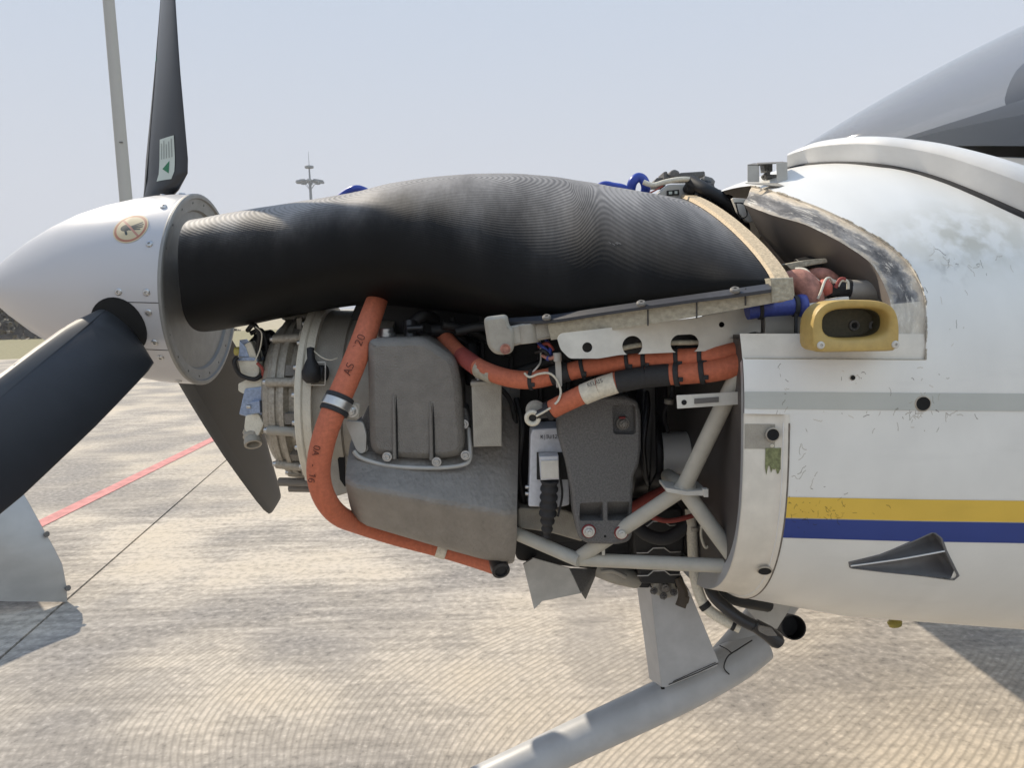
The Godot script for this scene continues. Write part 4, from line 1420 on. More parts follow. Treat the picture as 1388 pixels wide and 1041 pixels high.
func build_sump(plane: Node3D) -> void:
	# two large faces that meet in a soft crease: the upper one leans up, the lower one leans down
	var left := [Vector3(-0.2482, 1.2683, 0.1700), Vector3(-0.2489, 1.2209, 0.2000), Vector3(-0.2688, 1.1877, 0.2400), Vector3(-0.2661, 1.1591, 0.3000), Vector3(-0.2632, 1.1397, 0.3350), Vector3(-0.2625, 1.1328, 0.3400), Vector3(-0.2625, 1.1228, 0.3370), Vector3(-0.2676, 1.0826, 0.2950), Vector3(-0.2676, 1.0513, 0.2620), Vector3(-0.2673, 1.0282, 0.2000)]
	var right := [Vector3(0.0152, 1.2698, 0.2000), Vector3(0.0110, 1.2216, 0.2250), Vector3(0.0080, 1.1722, 0.2550), Vector3(0.0051, 1.1249, 0.2900), Vector3(0.0023, 1.0825, 0.3250), Vector3(0.0020, 1.0733, 0.3300), Vector3(0.0017, 1.0615, 0.3260), Vector3(-0.0005, 1.0105, 0.2850), Vector3(-0.0052, 0.9647, 0.2450), Vector3(-0.0147, 0.9406, 0.1900)]
	var st := sf()
	var rows := []
	for i in left.size():
		var row := []
		for j in 15:
			var t := j / 14.0
			var p: Vector3 = left[i].lerp(right[i], t)
			var edge := minf(t, 1.0 - t)
			p.z -= 0.014 * pow(maxf(0.0, 1.0 - edge / 0.07), 2.0)
			p.z += 0.004 * sin(t * PI)
			row.append(p)
		rows.append(row)
	# smooth the profile between the given heights
	var dense := []
	for j in 15:
		var column := []
		for i in rows.size(): column.append(rows[i][j])
		dense.append(spline(column, 3))
	var turned := []
	for i in dense[0].size():
		var row := []
		for j in 15: row.append(dense[j][i])
		turned.append(row)
	grid(st, turned, 0)
	for e in [0, 14]:
		var wall := [[], []]
		for i in turned.size():
			wall[0].append(turned[i][e])
			var q: Vector3 = turned[i][e]
			wall[1].append(Vector3(q.x + (0.02 if e == 0 else 0.0), q.y, 0.0))
		grid(st, wall, 1)
	var low := [turned[-1], []]
	for p in turned[-1]: low[1].append(Vector3(p.x, p.y + 0.015, 0.0))
	grid(st, low, 2)
	var sump := part("oil_sump", st, m.sump, plane, "large grey cast sump, the lowest part of the engine side")
	# raised silver joint below the cover
	hose("joint_bead", [Vector3(-0.2542, 1.1726, 0.2920), Vector3(-0.2420, 1.1625, 0.2970), Vector3(-0.2066, 1.1518, 0.3020), Vector3(-0.1599, 1.1461, 0.3040), Vector3(-0.1135, 1.1445, 0.3030), Vector3(-0.0809, 1.1476, 0.3000), Vector3(-0.0703, 1.1557, 0.2950), Vector3(-0.0700, 1.1801, 0.2850), Vector3(-0.0721, 1.2024, 0.2750)], 0.0035, m.steel if false else m.sheet_grey, sump, 8)
	# ribbed cover box
	st = sf()
	prism(st, round_poly([Vector3(-0.2577, 1.2175, 0.2750), Vector3(-0.2434, 1.2195, 0.2750), Vector3(-0.2303, 1.2454, 0.2750), Vector3(-0.0744, 1.2360, 0.2750), Vector3(-0.0703, 1.2191, 0.2750), Vector3(-0.0708, 1.1710, 0.2750), Vector3(-0.0752, 1.1494, 0.2750), Vector3(-0.1088, 1.1431, 0.2750), Vector3(-0.1637, 1.1436, 0.2750), Vector3(-0.2206, 1.1513, 0.2750), Vector3(-0.2438, 1.1629, 0.2750), Vector3(-0.2529, 1.1729, 0.2750)], 0.006), Vector3(0, 0, -0.06), 0.002, true)
	var cover := part("cover_flange", st, m.cast_dark, sump)
	st = sf()
	var outline := [Vector3(-0.2246, 1.3390, 0.3000), Vector3(-0.2194, 1.3514, 0.3000), Vector3(-0.1333, 1.3500, 0.3000), Vector3(-0.0863, 1.3164, 0.3000), Vector3(-0.0798, 1.2745, 0.3000), Vector3(-0.0773, 1.1830, 0.3000), Vector3(-0.0816, 1.1607, 0.3000), Vector3(-0.1156, 1.1558, 0.3000), Vector3(-0.1600, 1.1571, 0.3000), Vector3(-0.2203, 1.1660, 0.3000), Vector3(-0.2289, 1.1805, 0.3000)]
	prism(st, round_poly(outline, 0.014, 5), Vector3(0, 0, -0.17), 0.012, true)
	part("cover_box", st, m.cast_grey, cover)
	for g in [[Vector3(-0.1866, 1.2637, 0.3000), Vector3(-0.1867, 1.2335, 0.3010), Vector3(-0.1887, 1.1607, 0.3020)], [Vector3(-0.1294, 1.2492, 0.3000), Vector3(-0.1293, 1.2201, 0.3010), Vector3(-0.1305, 1.1578, 0.3020)]]:
		st = sf()
		tube(st, spline(g, 4), [0.0012, 0.003, 0.0034], 8)
		part("rib", st, m.cast_grey, cover)
		st = sf()
		var sh := []
		for p in g: sh.append(p + Vector3(0.0045, 0, -0.0005))
		tube(st, spline(sh, 4), [0.0005, 0.0012, 0.0014], 6)
		part("groove", st, m.void, cover)
	for b in [Vector3(-0.2418, 1.1751, 0.2760), Vector3(-0.1998, 1.1650, 0.3040), Vector3(-0.1223, 1.1544, 0.3040), Vector3(-0.0768, 1.1629, 0.3000), Vector3(-0.0787, 1.2094, 0.2800), Vector3(-0.2378, 1.2207, 0.2600)]:
		bolt(cover, b, Vector3(0, 0.05, 1), 0.0052, m.steel)
	# filler cap on top of the cover
	st = sf()
	var cap := Vector3(-0.2055, 1.3478, 0.2300)
	lathe(st, cap, Vector3.UP, [Vector2(0.0, -0.01), Vector2(0.014, -0.01), Vector2(0.014, 0.004), Vector2(0.0165, 0.004), Vector2(0.0165, 0.009), Vector2(0.0135, 0.0095), Vector2(0.0135, 0.016), Vector2(0.012, 0.0175), Vector2(0, 0.0175)], 26)
	part("filler_cap", st, m.steel, cover)
	st = sf()
	cyl(st, Vector3(-0.1643, 1.3461, 0.2200), Vector3(-0.1668, 1.3741, 0.2100), 0.012, 16)
	cyl(st, Vector3(-0.1696, 1.3625, 0.2300), Vector3(-0.1428, 1.3642, 0.2300), 0.006, 12)
	part("vent_elbow", st, m.black_gloss, cover)
	# clip plate that carries the hose clamp
	st = sf()
	prism(st, round_poly([Vector3(-0.2661, 1.2225, 0.2900), Vector3(-0.2382, 1.2193, 0.2900), Vector3(-0.2334, 1.1978, 0.2900), Vector3(-0.2358, 1.1717, 0.2900), Vector3(-0.2443, 1.1671, 0.2900), Vector3(-0.2510, 1.1745, 0.2900), Vector3(-0.2643, 1.2130, 0.2900)], 0.005), Vector3(0, 0, -0.008), 0.001)
	part("clip_plate", st, m.sheet_grey, sump)
	# flat alloy box beside the cover
	st = sf()
	prism(st, [Vector3(-0.0628, 1.2768, 0.3150), Vector3(-0.0159, 1.2776, 0.3150), Vector3(-0.0190, 1.1782, 0.3150), Vector3(-0.0627, 1.1783, 0.3150)], Vector3(0, 0, -0.05), 0.0015)
	prism(st, [Vector3(-0.0637, 1.2804, 0.3170), Vector3(-0.0146, 1.2813, 0.3170), Vector3(-0.0148, 1.2755, 0.3170), Vector3(-0.0639, 1.2747, 0.3170)], Vector3(0, 0, -0.05), 0.001)
	var can := part("alloy_box", st, m.alu_dull, plane, "flat brushed alloy box beside the ribbed cover")
	st = sf()
	cyl(st, Vector3(-0.0523, 1.2773, 0.2900), Vector3(-0.0519, 1.2890, 0.2900), 0.004, 10)
	cyl(st, Vector3(-0.0521, 1.2832, 0.2900), Vector3(-0.0520, 1.2878, 0.2900), 0.0065, 6)
	part("terminal", st, m.steel, can)
	# drain end at the lower rear corner
	st = sf()
	lathe(st, Vector3(-0.0305, 0.9551, 0.2300), Vector3(0.25, -0.35, 1), [Vector2(0, -0.03), Vector2(0.014, -0.03), Vector2(0.0155, -0.004), Vector2(0.0155, 0.012), Vector2(0.011, 0.014), Vector2(0.010, 0.010), Vector2(0, 0.010)], 20)
	part("hose_end_fitting", st, m.black_gloss, sump)

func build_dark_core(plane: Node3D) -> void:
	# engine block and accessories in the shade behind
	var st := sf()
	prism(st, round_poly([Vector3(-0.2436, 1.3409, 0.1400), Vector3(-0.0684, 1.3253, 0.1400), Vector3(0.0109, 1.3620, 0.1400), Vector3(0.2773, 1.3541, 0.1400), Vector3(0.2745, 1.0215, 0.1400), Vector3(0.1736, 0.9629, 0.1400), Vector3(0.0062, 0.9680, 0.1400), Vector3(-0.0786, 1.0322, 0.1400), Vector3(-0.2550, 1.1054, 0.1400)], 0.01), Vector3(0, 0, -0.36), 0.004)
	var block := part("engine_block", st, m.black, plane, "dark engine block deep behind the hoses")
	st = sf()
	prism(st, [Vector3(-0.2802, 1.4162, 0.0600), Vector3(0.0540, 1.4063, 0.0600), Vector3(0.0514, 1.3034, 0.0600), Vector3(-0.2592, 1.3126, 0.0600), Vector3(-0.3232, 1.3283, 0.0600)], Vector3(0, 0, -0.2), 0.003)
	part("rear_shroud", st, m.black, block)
	for k in 7:
		st = sf()
		var x := -0.10 + k * 0.05
		axis_box(st, Vector3(x, 1.30, 0.146), Vector3(0.008, 0.16, 0.02), 0.002)
		part("cooling_rib", st, m.black, block)
	for k in 6:
		st = sf()
		var a: Vector3 = [Vector3(-0.1327, 1.3580, 0.2000), Vector3(-0.1120, 1.3678, 0.2200), Vector3(-0.1633, 1.3688, 0.2000), Vector3(0.0081, 1.2826, 0.2000), Vector3(-0.0654, 1.3286, 0.2000), Vector3(-0.0866, 1.3556, 0.2400)][k]
		var b: Vector3 = [Vector3(-0.0669, 1.3269, 0.1700), Vector3(-0.0036, 1.3123, 0.1700), Vector3(-0.1288, 1.3733, 0.1700), Vector3(0.2087, 1.3205, 0.2000), Vector3(-0.0676, 1.2660, 0.2000), Vector3(0.0096, 1.3467, 0.2400)][k]
		tube(st, spline([a, a.lerp(b, 0.5) + Vector3(0, 0.012, 0.01), b], 6), 0.011 if k % 2 == 0 else 0.008, 12)
		part("pipe", st, m.black, block)
	# starter body: black barrel with an end ring, then a bright cylinder
	st = sf()
	var c := Vector3(0.2453, 1.1319, 0.1600)
	lathe(st, c - Vector3(0.05, 0, 0), Vector3.RIGHT, [Vector2(0, 0), Vector2(0.075, 0.0), Vector2(0.08, 0.006), Vector2(0.08, 0.03), Vector2(0.074, 0.034), Vector2(0.074, 0.05), Vector2(0.07, 0.055), Vector2(0, 0.055)], 40)
	var starter := part("starter_ring", st, m.black_gloss, plane, "black starter motor with a bright barrel")
	st = sf()
	lathe(st, Vector3(0.2499, 1.1298, 0.1900), Vector3.RIGHT, [Vector2(0, 0), Vector2(0.040, 0), Vector2(0.041, 0.002), Vector2(0.041, 0.07), Vector2(0.038, 0.073), Vector2(0, 0.073)], 40)
	part("barrel", st, m.chrome, starter)
	st = sf()
	lathe(st, Vector3(0.3421, 1.1090, 0.1000), Vector3.RIGHT, [Vector2(0.04, 0), Vector2(0.06, 0.004), Vector2(0.062, 0.02), Vector2(0.045, 0.024)], 30)
	part("end_bell", st, m.cast_dark, starter)
	hose("ground_cable", [Vector3(0.3266, 1.1654, 0.2000), Vector3(0.3302, 1.1309, 0.2200), Vector3(0.3213, 1.0930, 0.2200), Vector3(0.3088, 1.0781, 0.2200)], 0.0022, m.wire_white, starter, 8)
	st = sf()
	prism(st, round_poly([Vector3(0.2163, 1.2800, 0.2400), Vector3(0.2381, 1.2794, 0.2400), Vector3(0.2389, 1.1127, 0.2400), Vector3(0.2238, 1.0830, 0.2400), Vector3(0.2094, 1.1136, 0.2400)], 0.006), Vector3(0, 0, -0.06), 0.004, true)
	part("starter_housing", st, m.black_gloss, starter)
	hose("return_hose", [Vector3(0.1917, 1.0368, 0.2200), Vector3(0.2218, 1.0656, 0.2500), Vector3(0.2485, 1.0848, 0.2700), Vector3(0.2749, 1.1012, 0.2600)], 0.0145, m.hose_red, plane, 14)
	# black corrugated canister between the mount tubes, held by two spring clips
	st = sf()
	prism(st, round_poly([Vector3(0.2025, 1.0400, 0.2000), Vector3(0.2879, 1.0400, 0.2000), Vector3(0.2914, 0.9783, 0.2000), Vector3(0.2806, 0.9032, 0.2000), Vector3(0.2136, 0.9052, 0.2000), Vector3(0.2017, 0.9745, 0.2000)], 0.008), Vector3(0, 0, -0.16), 0.004, true)
	var canister := part("air_canister", st, m.black, plane, "black canister with spring clips behind the mount tubes")
	for y in [712, 748, 779]:
		st = sf()
		var pts := []
		for k in 9:
			var t := k / 8.0
			var u := 862.0 + 60.0 * t
			var v: float = y - (6.0 if t > 0.25 and t < 0.75 else 0.0)
			pts.append(Vector3(-0.9293, 1.9875, 0.0000).lerp(Vector3(-0.9293, 1.9875, 0.0000), 0) if false else Vector3(lerpf(Vector3(0.2066, 1.0123, 0.2040).x, Vector3(0.2830, 1.0100, 0.2040).x, t), lerpf(Vector3(0.2423, 1.0112, 0.2040).y, Vector3(0.2414, 0.9231, 0.2040).y, (v - 712.0) / 67.0), 0.206))
		tube(st, pts, 0.0013, 6)
		part("spring_clip", st, m.steel, canister)
	hose("intake_hose", [Vector3(0.1977, 1.0356, 0.2300), Vector3(0.2114, 1.0131, 0.2500), Vector3(0.2438, 1.0051, 0.2600), Vector3(0.2744, 1.0217, 0.2600), Vector3(0.3014, 1.0506, 0.2500), Vector3(0.3213, 1.0700, 0.2200)], 0.011, m.rubber, canister, 14)

func build_mount(plane: Node3D) -> void:
	var n := Vector3(0.2404, 1.1290, 0.4200)
	var top := Vector3(0.3066, 1.3078, 0.4800)
	var st := sf()
	tube(st, [top, n + (top - n).normalized() * 0.004], 0.0118, 20)
	var mount := part("engine_mount", st, m.truss, plane, "beige tubular engine mount frame")
	for leg in [[n, Vector3(0.0946, 0.9995, 0.3300), 0.0112], [n, Vector3(0.3179, 1.0168, 0.4300), 0.0116], [Vector3(0.0946, 0.9983, 0.3300), Vector3(0.3027, 1.0127, 0.4200), 0.0105], [Vector3(-0.0121, 1.0237, 0.2500), Vector3(0.0972, 0.9993, 0.3400), 0.0108], [Vector3(-0.1509, 0.9671, -0.0500), Vector3(-0.0121, 1.0237, 0.2500), 0.0108], [n, Vector3(0.2846, 1.0357, -0.1000), 0.0105], [Vector3(0.2427, 1.1199, 0.3000), Vector3(0.2447, 1.1289, 0.4200), 0.0112]]:
		st = sf()
		tube(st, [leg[0], leg[1]], leg[2], 20)
		part("mount_tube", st, m.truss, mount)
	st = sf()
	lathe(st, n + Vector3(0, 0, -0.012), Vector3(0.3, 0.1, 1), [Vector2(0, -0.003), Vector2(0.012, 0), Vector2(0.015, 0.010), Vector2(0.012, 0.022), Vector2(0, 0.026)], 18, false)
	part("weld_node", st, m.truss, mount)
	st = sf()
	prism(st, round_poly([Vector3(0.2117, 1.1351, 0.4370), Vector3(0.2408, 1.1289, 0.4370), Vector3(0.2699, 1.1301, 0.4370), Vector3(0.2720, 1.1216, 0.4370), Vector3(0.2408, 1.1225, 0.4370), Vector3(0.2127, 1.1287, 0.4370)], 0.002), Vector3(0, 0, -0.05), 0.0006)
	prism(st, [Vector3(0.2640, 1.1321, 0.4400), Vector3(0.2712, 1.1319, 0.4400), Vector3(0.2712, 1.1202, 0.4400), Vector3(0.2650, 1.1204, 0.4400)], Vector3(0, 0, -0.01), 0.0005)
	part("gusset", st, m.perforated, mount)
	# flat strap with its stamped mark
	st = sf()
	prism(st, [Vector3(0.2164, 1.2724, 0.4920), Vector3(0.3099, 1.2750, 0.4920), Vector3(0.3099, 1.2583, 0.4920), Vector3(0.2173, 1.2547, 0.4920)], Vector3(0, 0, -0.0025), 0.0005)
	var strap := part("strap", st, m.perforated, mount)
	st = sf()
	prism(st, [Vector3(0.2394, 1.2675, 0.4935), Vector3(0.2715, 1.2690, 0.4935), Vector3(0.2715, 1.2621, 0.4935), Vector3(0.2394, 1.2606, 0.4935)], Vector3(0, 0, -0.001))
	mat("stamp", 0.17, 0.16, 0.15, 0.7, 0.0, noise_made.oily, 260.0)
	part("stamped_mark", st, m.stamp, strap)
	for h in [Vector3(0.2260, 1.2629, 0.4925), Vector3(0.3020, 1.2670, 0.4925)]:
		st = sf()
		lathe(st, h, Vector3.BACK, [Vector2(0.0036, 0.0002), Vector2(0.0030, 0.0006), Vector2(0, 0.0005)], 14)
		part("hole", st, m.void, strap)
	st = sf()
	lathe(st, Vector3(0.3167, 0.9798, 0.3700), Vector3(0.4, 0.2, 1), [Vector2(0, 0), Vector2(0.017, 0.0), Vector2(0.017, 0.02), Vector2(0.009, 0.026), Vector2(0, 0.026)], 16)
	part("mount_cup", st, m.cast_dark, mount)
	bolt(mount, Vector3(0.3072, 0.9932, 0.4000), Vector3(0.3, -0.1, 1), 0.0055, m.red_paint, "hex")
	# small tab on the lower left joint
	st = sf()
	prism(st, [Vector3(0.1258, 1.0314, 0.3550), Vector3(0.1349, 1.0335, 0.3550), Vector3(0.1345, 1.0114, 0.3550), Vector3(0.1300, 1.0116, 0.3550), Vector3(0.1290, 1.0221, 0.3550)], Vector3(0, 0, -0.003), 0.0004)
	part("tab", st, m.truss, mount)

func build_firewall_cables(plane: Node3D) -> void:
	for w in [[[Vector3(0.3300, 1.2775, 0.2500), Vector3(0.3374, 1.2090, 0.2400), Vector3(0.3326, 1.1328, 0.2300), Vector3(0.3463, 1.0411, 0.2200), Vector3(0.3477, 0.9568, 0.2000)], 0.004, "black"], [[Vector3(0.3224, 1.2253, 0.3500), Vector3(0.3196, 1.1555, 0.3400), Vector3(0.3207, 1.0800, 0.3600), Vector3(0.3062, 1.0237, 0.3800)], 0.003, "rubber"], [[Vector3(0.3071, 1.2757, 0.1500), Vector3(0.3197, 1.1967, 0.1500), Vector3(0.3327, 1.1451, 0.1600), Vector3(0.3402, 1.0384, 0.1600)], 0.006, "black"], [[Vector3(0.2482, 1.2886, 0.2800), Vector3(0.2582, 1.2517, 0.2700), Vector3(0.2496, 1.2117, 0.2400), Vector3(0.2595, 1.1772, 0.2200)], 0.0035, "rubber"], [[Vector3(0.0067, 1.2410, 0.2200), Vector3(0.0149, 1.1940, 0.2400), Vector3(0.0080, 1.1174, 0.2300), Vector3(0.0163, 1.0511, 0.2200)], 0.005, "black"], [[Vector3(-0.0646, 1.2945, 0.2400), Vector3(-0.0402, 1.2811, 0.2600), Vector3(-0.0056, 1.2439, 0.2400), Vector3(0.0052, 1.1911, 0.2200)], 0.004, "rubber"], [[Vector3(0.2181, 1.2764, 0.2000), Vector3(0.2212, 1.2323, 0.2500), Vector3(0.2098, 1.1689, 0.2700), Vector3(0.2156, 1.1055, 0.2600)], 0.0045, "black_gloss"], [[Vector3(0.2180, 1.0462, 0.2700), Vector3(0.2461, 1.0408, 0.2800), Vector3(0.2821, 1.0471, 0.2800), Vector3(0.3172, 1.0529, 0.2600)], 0.004, "hose_red"]]:
		hose("cable", w[0], w[1], m[w[2]], plane, 10)
	for q in [Vector3(0.3239, 1.1917, 0.2450), Vector3(0.3409, 1.0908, 0.2400), Vector3(0.2903, 1.0193, 0.2700), Vector3(0.2499, 1.2310, 0.2750)]:
		var st := sf()
		lathe(st, q, Vector3(0.1, 1, 0.1), [Vector2(0.003, 0), Vector2(0.0075, 0.001), Vector2(0.0075, 0.008), Vector2(0.003, 0.009)], 14)
		part("cable_clamp", st, m.alu_dull, plane)

func build_bracket(plane: Node3D) -> void:
	var st := sf()
	var face := round_poly([Vector3(0.0652, 1.2410, 0.3750), Vector3(0.0839, 1.2536, 0.3750), Vector3(0.1145, 1.2603, 0.3750), Vector3(0.1666, 1.2588, 0.3750), Vector3(0.1839, 1.2506, 0.3750), Vector3(0.1891, 1.2307, 0.3750), Vector3(0.1885, 1.1799, 0.3750), Vector3(0.1849, 1.1555, 0.3750), Vector3(0.1770, 1.1379, 0.3750), Vector3(0.1741, 1.0885, 0.3750), Vector3(0.1747, 1.0500, 0.3750), Vector3(0.1690, 1.0376, 0.3750), Vector3(0.1524, 1.0336, 0.3750), Vector3(0.1069, 1.0361, 0.3750), Vector3(0.0927, 1.0457, 0.3750), Vector3(0.0868, 1.0799, 0.3750), Vector3(0.0843, 1.1160, 0.3750), Vector3(0.0765, 1.1610, 0.3750), Vector3(0.0674, 1.1968, 0.3750)], 0.006, 4)
	prism(st, face, Vector3(0, 0, -0.06), 0.005, true, [
		[round_poly([Vector3(0.1458, 1.2462, 0.3750), Vector3(0.1806, 1.2452, 0.3750), Vector3(0.1811, 1.2011, 0.3750), Vector3(0.1473, 1.2021, 0.3750)], 0.006), 0.014, 0.014],
		[round_poly([Vector3(0.0960, 1.0999, 0.3750), Vector3(0.1302, 1.1011, 0.3750), Vector3(0.1308, 1.0717, 0.3750), Vector3(0.0944, 1.0728, 0.3750)], 0.003), 0.003, 0.03],
		[round_poly([Vector3(0.1368, 1.1009, 0.3750), Vector3(0.1710, 1.0999, 0.3750), Vector3(0.1706, 1.0717, 0.3750), Vector3(0.1364, 1.0716, 0.3750)], 0.003), 0.003, 0.03]])
	var br := part("alternator_bracket", st, m.cast_dark, plane, "rough dark cast bracket with red marked bolts at its foot")
	bolt(br, Vector3(0.1632, 1.2166, 0.3645), Vector3(0.05, 0, 1), 0.0066, m.cast_grey, "hex")
	st = sf()
	axis_box(st, Vector3(0.1616, 1.2262, 0.3690), Vector3(0.009, 0.003, 0.008), 0.001)
	part("torque_mark", st, m.red_paint, br)
	for q in [Vector3(0.1082, 1.0571, 0.3770), Vector3(0.1568, 1.0534, 0.3770)]:
		st = sf()
		lathe(st, q, Vector3.BACK, [Vector2(0.0108, -0.001), Vector2(0.0104, 0.001), Vector2(0.009, 0.0018), Vector2(0, 0.0018)], 20)
		var washer := part("painted_washer", st, m.red_paint, br)
		bolt(washer, q + Vector3(0, 0, 0.0018), Vector3.BACK, 0.0058, m.alu, "hex")
	st = sf()
	lathe(st, Vector3(0.1326, 1.0479, 0.3752), Vector3.BACK, [Vector2(0.002, 0.0), Vector2(0.0016, 0.0004), Vector2(0, 0.0003)], 10)
	part("hole", st, m.void, br)
	# pale sensor block behind the bracket, with a square plug and a ribbed boot
	st = sf()
	prism(st, round_poly([Vector3(0.0265, 1.1934, 0.3100), Vector3(0.0302, 1.2027, 0.3100), Vector3(0.0706, 1.2038, 0.3100), Vector3(0.0851, 1.1800, 0.3100), Vector3(0.0852, 1.0795, 0.3100), Vector3(0.0676, 1.0764, 0.3100), Vector3(0.0199, 1.0791, 0.3100), Vector3(0.0237, 1.1347, 0.3100)], 0.004), Vector3(0, 0, -0.07), 0.0025)
	var sensor := part("alternator_sensor", st, m.sensor_white, plane, "pale sensor block with a square plug and a black ribbed boot")
	st = sf()
	prism(st, [Vector3(0.0355, 1.1666, 0.3120), Vector3(0.0869, 1.1650, 0.3120), Vector3(0.0860, 1.1215, 0.3120), Vector3(0.0344, 1.1231, 0.3120)], Vector3(0, 0, -0.001))
	part("plug_recess", st, m.black, sensor)
	st = sf()
	prism(st, [Vector3(0.0383, 1.1661, 0.3450), Vector3(0.0675, 1.1664, 0.3450), Vector3(0.0678, 1.1297, 0.3450), Vector3(0.0396, 1.1294, 0.3450)], Vector3(0, 0, -0.03), 0.0012)
	part("square_plug", st, m.sensor_white, sensor)
	st = sf()
	prism(st, [Vector3(0.0403, 1.1603, 0.3475), Vector3(0.0672, 1.1600, 0.3475), Vector3(0.0671, 1.1326, 0.3475), Vector3(0.0401, 1.1323, 0.3475)], Vector3(0, 0, -0.002), 0.0006)
	part("plug_face", st, m.alu, sensor)
	st = sf()
	var bp := []
	var br_r := []
	for k in 29:
		var t := k / 28.0
		bp.append(Vector3(0.0536, 1.1278, 0.3350).lerp(Vector3(0.0476, 1.0319, 0.3150), t))
		br_r.append((0.0125 if t < 0.62 else lerpf(0.0115, 0.0055, (t - 0.62) / 0.38)) + (0.0016 if k % 4 < 2 else -0.0008))
	tube(st, bp, br_r, 16)
	part("ribbed_boot", st, m.rubber, sensor)
	for q in [Vector3(0.0198, 1.1088, 0.3000), Vector3(0.0195, 1.0980, 0.3000)]:
		st = sf()
		cyl(st, q + Vector3(0.006, 0, 0), q - Vector3(0.004, 0, 0), 0.0032, 8)
		part("stud", st, m.steel, sensor)
	writing("part_number", "K|IU12", 0.006, Vector3(0.0552, 1.1904, 0.3112), Vector3.RIGHT, Vector3.UP, m.ink, sensor)
	hose("cable", [Vector3(0.0689, 1.1378, 0.3300), Vector3(0.0727, 1.1028, 0.3300), Vector3(0.0650, 1.0678, 0.3300)], 0.0018, m.black, sensor, 8)
	st = sf()
	prism(st, round_poly([Vector3(0.0037, 1.0622, 0.2500), Vector3(0.0747, 1.0575, 0.2500), Vector3(0.1112, 1.0438, 0.2500), Vector3(0.1103, 0.9997, 0.2500), Vector3(0.0553, 1.0178, 0.2500), Vector3(0.0027, 1.0270, 0.2500)], 0.006), Vector3(0, 0, -0.12), 0.003)
	part("lower_casting", st, m.alu_dull, plane)

